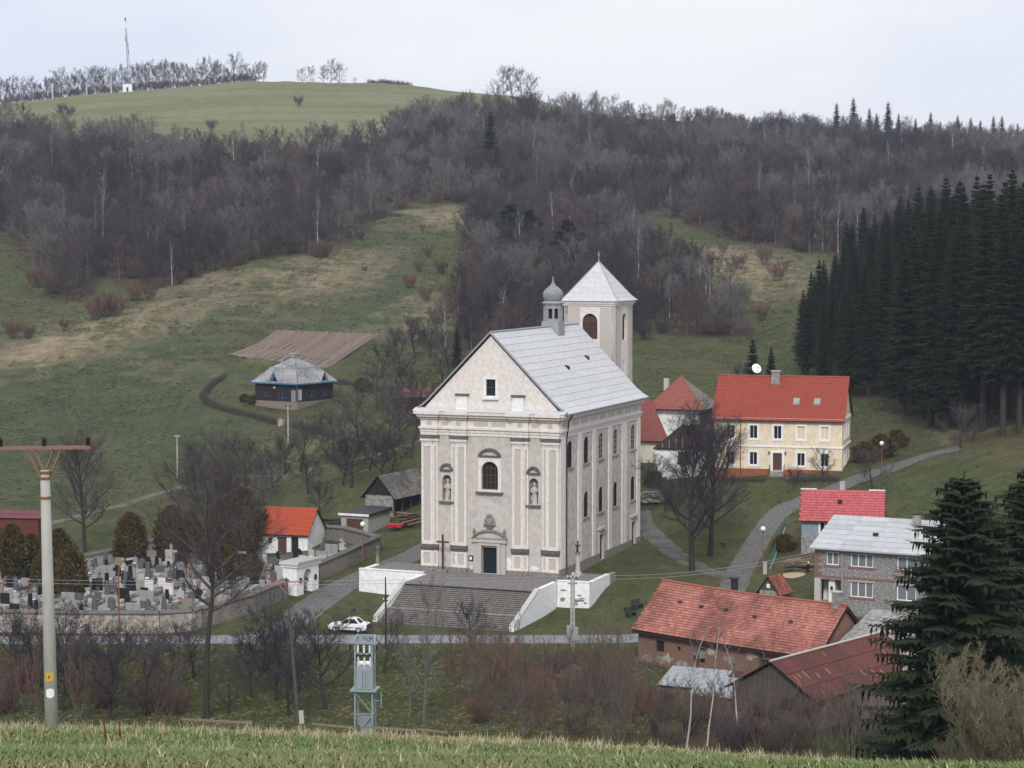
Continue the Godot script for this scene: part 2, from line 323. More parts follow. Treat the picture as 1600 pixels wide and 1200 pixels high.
func make_materials() -> void:
	T["grain"] = noise_tex(0.06, 4, 0.88, 1)
	T["blotch"] = noise_tex(0.02, 6, 0.93, 2)
	T["strong"] = noise_tex(0.02, 6, 0.78, 3)
	T["soiled"] = noise_tex(0.022, 6, 0.87, 7)
	T["turf"] = noise_tex(0.05, 5, 0.60, 4, 1024)
	T["stone"] = noise_tex(0.03, 3, 0.74, 5, 512, FastNoiseLite.TYPE_CELLULAR)
	T["relief"] = noise_tex(0.06, 4, 0.0, 6, 512, FastNoiseLite.TYPE_SIMPLEX_SMOOTH, true)
	mat("plaster", lin(0.555, 0.508, 0.468), 0.95, "blotch", Vector3(0.13, 0.10, 0.13), 1.0)
	mat("plaster_side", lin(0.575, 0.525, 0.48), 0.95, "soiled", Vector3(0.10, 0.08, 0.10), 1.0)
	mat("trim", lin(0.765, 0.70, 0.64), 0.9, "blotch", Vector3(0.17, 0.13, 0.17), 0.5)
	mat("panel", lin(0.57, 0.525, 0.48), 0.95, "grain", Vector3(0.5, 0.3, 0.5), 1.5)
	mat("limewash", lin(0.83, 0.825, 0.81), 0.9, "blotch", Vector3(0.15, 0.13, 0.15), 0.6)
	mat("grey_plaster", lin(0.33, 0.315, 0.295), 0.95, "strong", Vector3(0.15, 0.15, 0.15), 1.5)
	mat("sandstone", lin(0.30, 0.265, 0.23), 0.95, "strong", Vector3(0.3, 0.3, 0.3), 1.5)
	mat("pale_stone", lin(0.50, 0.47, 0.43), 0.9, "blotch", Vector3(0.6, 0.6, 0.6), 1.0)
	mat("step_stone", lin(0.17, 0.155, 0.142), 0.95, "strong", Vector3(0.12, 0.5, 0.12), 1.5)
	mat("tread_stone", lin(0.25, 0.23, 0.21), 0.95, "strong", Vector3(0.2, 0.3, 0.2), 1.0)
	mat("paving", lin(0.23, 0.212, 0.196), 0.95, "strong", Vector3(0.2, 0.2, 0.2), 1.0)
	mat("sheet_roof", lin(0.57, 0.565, 0.56), 0.55, "blotch", Vector3(0.12, 0.12, 0.12), 0.3, true)
	mat("dark_metal", lin(0.035, 0.033, 0.034), 0.6, "grain")
	mat("zinc", lin(0.34, 0.345, 0.355), 0.5, "grain")
	mat("pane", lin(0.018, 0.02, 0.024), 0.2)
	mat("leaded", lin(0.028, 0.029, 0.027), 0.55, "grain", Vector3(1.5, 1.5, 1.5))
	mat("shutter", lin(0.115, 0.062, 0.05), 0.8, "grain", Vector3(0.4, 2.0, 0.4))
	mat("door_green", lin(0.012, 0.022, 0.025), 0.6, "grain", Vector3(2, 0.3, 2))
	mat("dark_wood", lin(0.035, 0.027, 0.024), 0.85, "strong", Vector3(0.3, 2.0, 0.3))
	mat("old_wood", lin(0.115, 0.10, 0.088), 0.9, "strong", Vector3(2.0, 0.2, 2.0), 1.0)
	mat("raw_wood", lin(0.30, 0.22, 0.145), 0.9, "strong", Vector3(0.7, 0.7, 0.7))
	mat("concrete", lin(0.41, 0.40, 0.365), 0.9, "blotch", Vector3(0.5, 0.12, 0.5), 0.6)
	mat("tint_rough", Color(1, 1, 1), 0.92, "blotch", Vector3(0.25, 0.25, 0.25), 0.8, true)
	mat("tint_tile", Color(1, 1, 1), 0.85, "blotch", Vector3(0.35, 0.35, 0.35), 0.6, true)
	mat("cream", lin(0.80, 0.675, 0.505), 0.9, "blotch", Vector3(0.12, 0.06, 0.12), 0.3)
	mat("white_paint", lin(0.80, 0.80, 0.80), 0.6)
	mat("red_plinth", lin(0.36, 0.125, 0.06), 0.9, "strong", Vector3(0.3, 0.3, 0.3))
	mat("brick", lin(0.31, 0.175, 0.132), 0.95, "stone", Vector3(0.45, 0.7, 0.45), 2.0)
	mat("rubble", lin(0.34, 0.33, 0.315), 0.95, "stone", Vector3(0.28, 0.34, 0.28), 3.0)
	mat("rubble_wall", lin(0.44, 0.39, 0.34), 0.95, "strong", Vector3(0.12, 0.2, 0.12), 2.0)
	mat("coping", lin(0.16, 0.148, 0.14), 0.95, "strong", Vector3(0.3, 0.3, 0.3), 1.5)
	mat("asphalt", lin(0.255, 0.255, 0.262), 0.9, "strong", Vector3(0.21, 0.21, 0.21), 1.0, true)
	mat("dirt_road", lin(0.165, 0.156, 0.148), 0.95, "strong", Vector3(0.23, 0.23, 0.23), 1.5, true)
	M.leaded.metallic_specular = 0.06
	M.pane.metallic_specular = 0.2
	mat("soil", Color(1, 1, 1), 0.95, "turf", Vector3(0.08, 0.08, 0.08), 2.0, true)
	var g := mat("turf", Color(1, 1, 1), 1.0, "turf", Vector3(0.11, 0.11, 0.11), 5.0, true)
	g.uv1_world_triplanar = true
	g.metallic_specular = 0.1
	mat("iron_rust", lin(0.085, 0.038, 0.025), 0.85, "strong", Vector3(0.4, 0.4, 0.4))
	mat("rust_pole", lin(0.30, 0.13, 0.055), 0.8, "strong", Vector3(1, 1, 1))
	mat("steel_blue", lin(0.27, 0.345, 0.36), 0.55, "grain", Vector3(0.6, 0.6, 0.6))
	mat("porcelain", lin(0.75, 0.74, 0.70), 0.3)
	mat("insulator", lin(0.035, 0.02, 0.016), 0.3)
	mat("rubber", lin(0.018, 0.018, 0.019), 0.8)
	mat("car_white", lin(0.80, 0.81, 0.80), 0.25).clearcoat_enabled = true
	mat("chrome", lin(0.55, 0.55, 0.56), 0.3).metallic = 0.9
	mat("bark", lin(0.062, 0.050, 0.043), 0.95, "strong", Vector3(1.5, 0.4, 1.5), 1.0)
	mat("twig_dark", lin(0.048, 0.042, 0.046), 0.95)
	mat("twig_brown", lin(0.082, 0.068, 0.067), 0.95)
	mat("twig_red", lin(0.108, 0.075, 0.073), 0.95)
	mat("twig_grey", lin(0.155, 0.14, 0.134), 0.95)
	mat("twig_warm", lin(0.125, 0.098, 0.080), 0.95)
	mat("twig_russet", lin(0.155, 0.088, 0.068), 0.95)
	mat("twig_olive", lin(0.17, 0.148, 0.092), 0.95)
	mat("birch_bark", lin(0.52, 0.49, 0.45), 0.9, "strong", Vector3(1.0, 0.5, 1.0))
	mat("needles", lin(0.021, 0.034, 0.016), 0.95, "", Vector3.ONE, 0.0, true)
	mat("thuja", lin(0.095, 0.072, 0.026), 0.95, "", Vector3.ONE, 0.0, true)
	mat("blade", Color(1, 1, 1), 0.9, "", Vector3.ONE, 0.0, true)
	mat("globe", lin(0.85, 0.85, 0.85), 0.35)

# ---------- camera, sky, sun ----------
func make_view() -> void:
	var cam := Camera3D.new()
	cam.name = "camera"
	cam.position = Vector3(0, 36, 0)
	cam.rotation.x = -atan(208.0 / 3250.0)
	cam.fov = rad_to_deg(2.0 * atan(600.0 / 3250.0))
	cam.far = 6000.0
	add_child(cam)
	var env := Environment.new()
	env.background_mode = Environment.BG_SKY
	env.sky = Sky.new()
	env.sky.sky_material = make_sky()
	env.tonemap_mode = Environment.TONE_MAPPER_LINEAR
	env.tonemap_exposure = 1.42
	env.fog_enabled = true
	env.fog_density = 0.0001
	env.fog_light_color = Color(0.80, 0.84, 0.92)
	env.sdfgi_enabled = true
	env.ssao_enabled = true
	env.ssil_enabled = true
	var we := WorldEnvironment.new()
	we.name = "surroundings"
	we.environment = env
	add_child(we)
	var sun := DirectionalLight3D.new()      # a veiled sun behind the camera's left shoulder
	sun.name = "sun"
	sun.light_color = Color(1.0, 0.985, 0.96)
	sun.light_energy = 0.5
	sun.light_angular_distance = 14.0
	sun.shadow_enabled = true
	sun.look_at_from_position(Vector3(-8, 62, 80), Vector3.ZERO)
	add_child(sun)

func make_sky() -> PanoramaSkyMaterial:
	var w := 1536
	var h := 768
	var im := Image.create(w, h, false, Image.FORMAT_RGBF)
	var f := FastNoiseLite.new()
	f.seed = 11
	f.frequency = 2.6
	f.fractal_octaves = 5
	for y in h:
		var up := PI * (0.5 - (y + 0.5) / h)
		if up < -0.02:
			break
		for x in w:
			var a := TAU * (x + 0.5) / w
			var d := Vector3(cos(up) * sin(a), sin(up), cos(up) * cos(a))
			var k := clampf(0.5 + 1.25 * f.get_noise_3d(d.x, d.y * 3.2 + 4.0, d.z), 0.0, 1.0)
			var c := Color(0.48, 0.535, 0.64).lerp(Color(0.635, 0.645, 0.67), k)
			c = c * (1.0 + 0.45 * maxf(0.0, sin(up)))
			im.set_pixel(x, y, c)
	im.fill_rect(Rect2i(0, int(h * 0.507), w, h), Color(0.10, 0.10, 0.09))
	var m := PanoramaSkyMaterial.new()
	m.panorama = ImageTexture.create_from_image(im)
	return m

# ---------- the ground ----------
var woods := []              # outlines in x and z of the ground that trees cover
var dry := []                # outlines of last year's pale grass
var green := []
var clearings := []
var rough := FastNoiseLite.new()
var graveyard := PackedVector2Array()

func inside(p: Vector2, many: Array) -> bool:
	for o in many:
		if Geometry2D.is_point_in_polygon(p, o):
			return true
	return false

func outlines() -> void:
	for o in [
		[Vector2(-153.9, -583.0), Vector2(-144.8, -590.0), Vector2(-125.9, -541.0), Vector2(-107.6, -472.7), Vector2(-95.7, -464.2), Vector2(-97.5, -495.9), Vector2(-83.4, -484.5), Vector2(-76.2, -495.9), Vector2(-69.1, -523.0), Vector2(-59.4, -537.7), Vector2(-49.5, -537.8), Vector2(-42.8, -581.7), Vector2(-38.2, -623.0), Vector2(-33.1, -673.9), Vector2(-12.3, -669.0), Vector2(-3.1, -1023.0), Vector2(-28.8, -943.0), Vector2(-49.4, -897.0), Vector2(-61.5, -837.4), Vector2(-72.0, -783.1), Vector2(-91.1, -783.2), Vector2(-113.4, -805.0), Vector2(-146.8, -827.0), Vector2(-176.3, -847.2), Vector2(-201.1, -888.0), Vector2(-226.5, -925.6), Vector2(-245.4, -901.0)],
		[Vector2(-13.2, -663.0), Vector2(-9.3, -549.5), Vector2(-12.4, -504.0), Vector2(-11.8, -449.6), Vector2(-14.2, -418.0), Vector2(-6.0, -387.8), Vector2(7.4, -401.3), Vector2(20.5, -415.3), Vector2(34.0, -441.3), Vector2(37.9, -535.9), Vector2(39.3, -639.9), Vector2(38.3, -675.0), Vector2(51.5, -645.4), Vector2(59.3, -603.4), Vector2(73.6, -585.0), Vector2(86.1, -561.0), Vector2(104.9, -551.0), Vector2(146.2, -567.0), Vector2(307.2, -1195.0), Vector2(219.4, -1195.0), Vector2(146.2, -1195.0), Vector2(63.3, -1035.0), Vector2(18.6, -1011.2), Vector2(-6.2, -1015.0)],
		[Vector2(34.2, -505.6), Vector2(46.3, -519.0), Vector2(51.9, -482.4), Vector2(49.5, -440.2), Vector2(37.1, -430.6), Vector2(30.9, -435.7)]]:
		woods.append(PackedVector2Array(o))
	for o in [
		[Vector2(-98.9, -381.9), Vector2(-95.5, -387.5), Vector2(-84.2, -408.0), Vector2(-74.2, -430.5), Vector2(-67.7, -468.4), Vector2(-62.5, -495.9), Vector2(-59.4, -523.0), Vector2(-67.5, -523.0), Vector2(-75.4, -501.0), Vector2(-77.9, -452.2), Vector2(-90.9, -441.0), Vector2(-98.1, -430.5), Vector2(-104.8, -405.0)],
		[Vector2(-77.2, -407.4), Vector2(-66.8, -401.4), Vector2(-53.3, -392.9), Vector2(-52.7, -390.1), Vector2(-66.2, -397.9), Vector2(-76.6, -404.4)],
		[Vector2(-27.3, -444.2), Vector2(-23.3, -473.2), Vector2(-15.5, -503.0), Vector2(-10.1, -467.4), Vector2(-14.7, -433.1), Vector2(-20.3, -439.2)],
		[Vector2(-49.3, -535.0), Vector2(-41.2, -559.6), Vector2(-33.4, -543.0), Vector2(-38.3, -488.9), Vector2(-47.5, -468.0), Vector2(-54.1, -475.8)],
		[Vector2(-33.7, -645.9), Vector2(-16.6, -675.0), Vector2(-6.8, -631.0), Vector2(-18.4, -600.0), Vector2(-28.2, -613.1)],
		[Vector2(46.4, -581.3), Vector2(63.5, -591.1), Vector2(75.1, -549.0), Vector2(64.8, -478.8), Vector2(59.7, -511.0), Vector2(50.3, -545.8)],
		[Vector2(40.0, -567.0), Vector2(47.4, -551.0), Vector2(42.1, -527.0), Vector2(37.5, -531.0)],
		[Vector2(-56.6, -460.1), Vector2(-46.5, -458.1), Vector2(-45.9, -451.8), Vector2(-55.8, -453.8)],
		[Vector2(-39.9, -319.0), Vector2(-37.2, -338.8), Vector2(-33.3, -326.6), Vector2(-36.0, -314.8)],
		[Vector2(62.0, -295.2), Vector2(66.5, -283.3), Vector2(66.5, -269.1), Vector2(61.7, -269.7)]]:
		dry.append(PackedVector2Array(o))
	for o in [
		[Vector2(-75.3, -304.1), Vector2(-61.0, -308.2), Vector2(-49.0, -337.3), Vector2(-39.2, -352.7), Vector2(-47.0, -362.9), Vector2(-55.9, -369.6), Vector2(-55.4, -382.5), Vector2(-43.6, -393.3), Vector2(-75.4, -408.0), Vector2(-86.1, -399.0), Vector2(-94.9, -384.7)],
		[Vector2(-77.2, -411.1), Vector2(-66.8, -461.8), Vector2(-52.4, -460.5), Vector2(-23.0, -466.4), Vector2(-26.9, -436.7), Vector2(-49.7, -436.3), Vector2(-56.5, -407.4)],
		[Vector2(-42.6, -462.1), Vector2(-37.5, -507.9), Vector2(-35.9, -615.0), Vector2(-28.0, -651.0), Vector2(-25.0, -543.0), Vector2(-25.0, -464.4)]]:
		green.append(PackedVector2Array(o))
	for o in [[Vector2(72.6, -913.0), Vector2(87.5, -937.0), Vector2(86.4, -905.1), Vector2(74.2, -881.1)], [Vector2(159.0, -953.0), Vector2(176.8, -963.0), Vector2(187.3, -913.0), Vector2(177.6, -879.0), Vector2(166.7, -907.6), Vector2(153.4, -911.0)], [Vector2(167.3, -815.0), Vector2(187.7, -839.6), Vector2(181.6, -801.0), Vector2(163.8, -775.0)], [Vector2(40.7, -831.5), Vector2(51.7, -843.9), Vector2(52.5, -817.0), Vector2(41.9, -805.0)], [Vector2(59.5, -747.0), Vector2(72.7, -765.0), Vector2(72.5, -739.0), Vector2(60.9, -723.0)]]:
		clearings.append(PackedVector2Array(o))
		dry.append(PackedVector2Array(o))
	graveyard = PackedVector2Array([Vector2(-58.2, -212.9), Vector2(-32.7, -212.5), Vector2(-16.8, -251.5), Vector2(-27.6, -270.1), Vector2(-45.2, -260.4), Vector2(-51.9, -249.8), Vector2(-66.0, -241.9)])

func ground_color(x: float, z: float) -> Color:
	var d := -z
	var w := clampf(d / 260.0, 0.3, 3.0)
	var n1 := rough.get_noise_2d(x * 3.0, z * 3.0)
	var n2 := rough.get_noise_2d(x * 0.6 + 500.0, z * 0.6)
	var n3 := rough.get_noise_2d(x * 12.0, z * 12.0 + 300.0)
	var n4 := rough.get_noise_2d(x * 48.0 + 70.0, z * 30.0)
	var p := Vector2(x + n1 * 3.0 * w, z + rough.get_noise_2d(x * 3.0 + 90.0, z * 3.0) * 5.0 * w)
	var c := Color(0.108, 0.122, 0.056)
	c = c.lerp(Color(0.145, 0.126, 0.074), clampf(0.15 + n1 * 1.2 + n2 * 0.7, 0.0, 0.7))
	if d < 62.0:
		c = Color(0.140, 0.178, 0.070).lerp(Color(0.25, 0.225, 0.130), clampf(0.15 + n1 * 0.9 + n3 * 1.2 + smoothstep(42.0, 50.0, d) * 0.45, 0.0, 1.0))
	elif d < 203.0:
		c = Color(0.080, 0.092, 0.032).lerp(Color(0.098, 0.078, 0.046), clampf(0.28 + n1 * 1.6 + n3 * 0.5 + smoothstep(4.0, 16.0, x) * 0.5, 0.0, 1.0))
	elif d > 820.0 and not inside(p, woods) and not inside(p, clearings):
		var stripe := rough.get_noise_2d(x * 0.4, z * 5.0)
		c = (1.0 + 0.2 * n3) * Color(0.215, 0.228, 0.112).lerp(Color(0.285, 0.270, 0.158), clampf(0.4 + stripe * 1.5 + n2, 0.0, 1.0))
		return c
	if d > 203.0 and d < 300.0 and Geometry2D.is_point_in_polygon(Vector2(x, z), graveyard):
		return Color(0.17, 0.155, 0.135).lerp(Color(0.10, 0.10, 0.055), clampf(0.4 + n3 * 2.0, 0.0, 1.0))
	if d > 280.0:
		if inside(p, green):
			c = Color(0.098, 0.118, 0.062).lerp(Color(0.122, 0.128, 0.072), clampf(0.4 + n1 + n2, 0.0, 1.0))
		elif inside(p, woods) and not inside(p, clearings):
			return Color(0.088, 0.070, 0.055).lerp(Color(0.13, 0.105, 0.07), clampf(0.3 + n1 * 1.5, 0.0, 1.0))
		var k := 0.0
		for q in [Vector2(0, 0), Vector2(3.0, 4.0), Vector2(-3.0, -4.0), Vector2(4.0, -5.0), Vector2(-4.0, 5.0)]:
			if inside(p + q * w, dry):
				k += 0.2
		if k > 0.0:
			c = c.lerp(Color(0.345, 0.275, 0.185), k * clampf(0.85 + n1 * 1.0 + n3 * 0.9 + n4 * 0.6, 0.2, 1.0))
	return c * (1.0 + n4 * 0.30 + n3 * 0.22)

func make_ground() -> void:
	depth_at.resize(3501)
	var j := 0
	for d in 3501:
		while j < DEPTH.size() - 2 and d >= DEPTH[j + 1]:
			j += 1
		depth_at[d] = j
	rough.seed = 5
	rough.frequency = 0.012
	rough.fractal_octaves = 4
	outlines()
	var ds := []
	for r in [[4.0, 60.0, 0.5], [60.0, 170.0, 3.0], [170.0, 300.0, 0.8], [300.0, 600.0, 2.0], [600.0, 1300.0, 5.0], [1300.0, 3400.0, 70.0]]:
		var d: float = r[0]
		while d < r[1] - 0.01:
			ds.append(d)
			d += r[2]
	var us := []
	for i in 430:
		var q := (i / 429.0) * 2.0 - 1.0
		us.append(q * 0.27 if absf(q) < 0.85 else signf(q) * (0.2295 + (absf(q) - 0.85) * 1.1))
	var lump := FastNoiseLite.new()
	lump.seed = 21
	lump.frequency = 0.25
	lump.fractal_octaves = 3
	var v := PackedVector3Array()
	var c := PackedColorArray()
	var idx := PackedInt32Array()
	for d in ds:
		for u in us:
			var x: float = u * maxf(d, 20.0)
			var y := land(x, -d)
			if d < 62.0:
				y += lump.get_noise_2d(x, d) * 0.10
			elif d > 60.0 and d < 205.0:
				y += lump.get_noise_2d(x * 0.6, d * 0.6) * 0.12 * smoothstep(205.0, 200.0, d)
			elif d > 300.0:
				y += lump.get_noise_2d(x * 0.2, d * 0.2) * 0.5 * smoothstep(300.0, 420.0, d)
			v.append(Vector3(x, y, -d))
			c.append(ground_color(x, -d))
	var k := us.size()
	for a in ds.size() - 1:
		for b in k - 1:
			var o := a * k + b
			idx.append(o); idx.append(o + k); idx.append(o + k + 1)
			idx.append(o); idx.append(o + k + 1); idx.append(o + 1)
	var nrm := PackedVector3Array()
	nrm.resize(v.size())
	for a in ds.size():
		for b in k:
			var l := v[a * k + maxi(b - 1, 0)]
			var r := v[a * k + mini(b + 1, k - 1)]
			var t := v[mini(a + 1, ds.size() - 1) * k + b]
			var s := v[maxi(a - 1, 0) * k + b]
			nrm[a * k + b] = (r - l).cross(t - s).normalized()
	var arr := []
	arr.resize(Mesh.ARRAY_MAX)
	arr[Mesh.ARRAY_VERTEX] = v
	arr[Mesh.ARRAY_NORMAL] = nrm
	arr[Mesh.ARRAY_COLOR] = c
	arr[Mesh.ARRAY_INDEX] = idx
	var m := ArrayMesh.new()
	m.add_surface_from_arrays(Mesh.PRIMITIVE_TRIANGLES, arr)
	m.surface_set_material(0, M.turf)
	var o := MeshInstance3D.new()
	o.name = "ground"
	o.mesh = m
	add_child(o)
	tag(o, "grassy valley floor, fields and hillside", "", "", "structure")

var on_road := {}

func road(called: String, pts: Array, width: float, lift: float, m: Material, label: String, ragged := 0.3) -> void:
	var curve := Curve2D.new()
	for i in pts.size():
		var t: Vector2 = (pts[mini(i + 1, pts.size() - 1)] - pts[maxi(i - 1, 0)]) / 6.0
		curve.add_point(pts[i], -t, t)
	var line := curve.tessellate_even_length(6, 0.8)
	var s := sh()
	var old := []
	for i in line.size():
		var t := (line[mini(i + 1, line.size() - 1)] - line[maxi(i - 1, 0)]).normalized().orthogonal()
		var row := []
		for q in 9:
			var wv := width * (1.0 + ragged * rough.get_noise_2d(line[i].x * 40.0 + q * 90.0, line[i].y * 40.0))
			row.append(ground_at(line[i] + t * wv * (q / 8.0 - 0.5), lift - (0.11 if q == 0 or q == 8 else 0.0)))
		on_road[Vector2i((line[i] / 2.0).round())] = true
		if i > 0:
			for q in 8:
				var p := line[i] + t * width * (q / 8.0 - 0.5)
				var g := 1.0 + 0.30 * rough.get_noise_2d(p.x * 18.0, p.y * 18.0) + 0.22 * rough.get_noise_2d(p.x * 70.0, p.y * 70.0)
				if ragged > 0.2:      # a grassy crown between wheel tracks
					s.col = Color(g, g, g).lerp(Color(0.55, 0.62, 0.30), clampf(0.15 + 1.6 * rough.get_noise_2d(p.x * 25.0 + 400.0, p.y * 25.0) + (0.2 if q in [0, 3, 4, 7] else -0.1), 0.0, 0.7))
				else:
					s.col = Color(g, g, g)
				s.quad(old[q], old[q + 1], row[q + 1], row[q])
		old = row
	tag(part(called, s, m, self, true), label, "", "", "structure")

func make_roads() -> void:
	road("main_road", [Vector2(-67.5, -207.0), Vector2(-51.1, -207.5), Vector2(-38.3, -207.6), Vector2(-24.3, -207.8), Vector2(-6.4, -208.0), Vector2(6.4, -208.0), Vector2(13.5, -209.0), Vector2(18.4, -214.0), Vector2(21.9, -222.0)], 4.8, 0.06, M.asphalt, "grey asphalt road running below the church steps", 0.06)
	road("church_lane", [Vector2(-24.7, -206.4), Vector2(-22.5, -219.8), Vector2(-20.2, -232.1), Vector2(-16.6, -238.2), Vector2(-13.2, -243.6), Vector2(-10.8, -249.8), Vector2(-8.8, -256.9)], 4.2, 0.075, M.dirt_road, "lane climbing from the road past the cemetery gate", 0.16)
	road("side_road", [Vector2(20.6, -220.0), Vector2(24.1, -228.0), Vector2(25.7, -235.4), Vector2(27.8, -243.7), Vector2(30.6, -253.3), Vector2(33.4, -259.7), Vector2(36.9, -262.3), Vector2(41.3, -264.6), Vector2(47.5, -269.5), Vector2(54.5, -275.4), Vector2(59.4, -274.5)], 3.3, 0.075, M.dirt_road, "narrow side road climbing past the cream house", 0.19)
	road("churchyard_path", [Vector2(25.4, -233.9), Vector2(22.1, -237.5), Vector2(19.7, -244.7), Vector2(18.1, -254.3), Vector2(16.9, -262.6), Vector2(16.6, -268.8)], 2.8, 0.09, M.dirt_road, "worn path from the side road to the back of the church")
	road("field_path", [Vector2(-70.6, -271.3), Vector2(-64.9, -283.2), Vector2(-58.7, -296.3), Vector2(-50.8, -309.7), Vector2(-41.1, -316.8), Vector2(-31.0, -313.7), Vector2(-21.2, -312.1), Vector2(-13.9, -320.4)], 1.7, 0.07, M.dirt_road, "thin grey track along the foot of the green field")
	# ploughed strip: furrow after furrow
	var a: Vector2 = Vector2(-55.8, -408.0)
	var b: Vector2 = Vector2(-49.4, -432.8)
	var e: Vector2 = Vector2(-27.4, -431.5)
	var f: Vector2 = Vector2(-35.1, -394.5)
	var s := sh()
	var rows := 15
	var rng := RandomNumberGenerator.new()
	rng.seed = 3
	for i in rows:
		var tone := rng.randf()
		for side in 2:
			var t0 := (i + side * 0.5) / rows
			var t1 := (i + side * 0.5 + 0.5) / rows
			var old := []
			for q in 41:
				var k := q / 40.0
				var bend := sin(k * PI) * 0.06
				var u0 := clampf(t0 + bend * (1.0 - t0), 0.0, 1.0)
				var u1 := clampf(t1 + bend * (1.0 - t1), 0.0, 1.0)
				var kk := clampf(k + (rng.randf() - 0.5) * 0.03 * (1.0 if q == 0 or q == 40 else 0.0), -0.03, 1.03)
				var p0 := a.lerp(f, u0).lerp(b.lerp(e, u0), kk)
				var p1 := a.lerp(f, u1).lerp(b.lerp(e, u1), kk)
				var hi := (0.36 + rng.randf() * 0.12) * (0.3 if q == 0 or q == 40 else 1.0)
				var g0 := ground_at(p0, 0.08 if side == 0 else hi)
				var g1 := ground_at(p1, hi if side == 0 else 0.08)
				if q > 0:
					s.col = Color(0.235, 0.168, 0.138).lerp(Color(0.31, 0.238, 0.195), clampf(tone * 0.7 + rng.randf() * 0.3, 0.0, 1.0))
					s.quad(old[0], g0, g1, old[1])
				old = [g0, g1]
	tag(part("ploughed_field", s, M.soil, self), "brown ploughed strip with furrows on the green slope", "", "", "structure")

# ---------- the church ----------
const CHURCH_TURN := -0.3665

func window_unit(parent: Node3D, xf: Transform3D, w: float, h: float, rise: float, fm: Material, pm: Material, cols: int, rows: int, called := "window", bar := 0.07) -> MeshInstance3D:
	var s := Sh.new()
	s.xf = xf
	var o := s.arch(-w / 2, w / 2, 0, h, rise, 8)
	for i in o.size():
		var a := o[i]
		var b := o[(i + 1) % o.size()]
		var m := Vector2(0, h * 0.45)
		var ai := a + (m - a).normalized() * bar * 1.4
		var bi := b + (m - b).normalized() * bar * 1.4
		s.quad(Vector3(a.x, a.y, 0.05), Vector3(b.x, b.y, 0.05), Vector3(bi.x, bi.y, 0.05), Vector3(ai.x, ai.y, 0.05))
		s.quad(Vector3(ai.x, ai.y, 0.05), Vector3(bi.x, bi.y, 0.05), Vector3(bi.x, bi.y, 0.0), Vector3(ai.x, ai.y, 0.0))
	for i in range(1, cols):
		var x := -w / 2 + w * i / cols
		var top := h - rise + (rise * sqrt(maxf(0.0, 1.0 - pow(2.0 * x / w, 2.0))) if rise > 0.0 else 0.0)
		s.span(Vector3(x - bar / 2, 0.02, 0.01), Vector3(x + bar / 2, top - 0.02, 0.055))
	for i in range(1, rows):
		var y := h * i / rows
		var half := w / 2
		if y > h - rise and rise > 0.0:
			half = w / 2 * sqrt(maxf(0.0, 1.0 - pow((y - h + rise) / rise, 2.0)))
		s.span(Vector3(-half + 0.02, y - bar / 2, 0.012), Vector3(half - 0.02, y + bar / 2, 0.05))
	var win := part(called, s, fm, parent)
	var g := Sh.new()
	g.xf = xf
	g.prism(o, -0.04, 0.0)
	part("pane", g, pm, win)
	return win

func shift(x: float, y: float, z: float) -> Transform3D:
	return Transform3D(Basis(), Vector3(x, y, z))

func side_shift(x: float, s: float, y: float, sink := 0.0) -> Transform3D:      # on a wall that faces +x, s metres back from the front
	return Transform3D(Basis(Vector3.UP, PI / 2), Vector3(x - sink, y, -s))

# a segmental hood over a window, niche or door
func hood(called: String, parent: Node3D, x: float, y: float, w: float, h: float, z: float, m: Material) -> MeshInstance3D:
	var s := sh()
	var outer := PackedVector2Array()
	var inner := PackedVector2Array()
	for i in 9:
		var a := PI * (0.12 + 0.76 * i / 8.0)
		var k := Vector2(cos(a) / cos(PI * 0.12), (sin(a) - sin(PI * 0.12)) / (1.0 - sin(PI * 0.12)))
		outer.append(Vector2(x + k.x * w / 2, y + 0.12 + k.y * (h - 0.12)))
		inner.append(Vector2(x + k.x * (w / 2 - 0.22), y + 0.12 + k.y * (h - 0.34)))
	for i in 8:
		s.prism(PackedVector2Array([inner[i], outer[i], outer[i + 1], inner[i + 1]]), z, z + 0.30)
	s.span(Vector3(x - w / 2, y, z), Vector3(x + w / 2, y + 0.13, z + 0.28))
	var o := part(called, s, m, parent)
	var f := sh()
	inner.append(Vector2(inner[8].x, y + 0.13))
	inner.append(Vector2(inner[0].x, y + 0.13))
	f.prism(inner, z - 0.02, z + 0.08)
	part("field", f, M.panel, o)
	return o

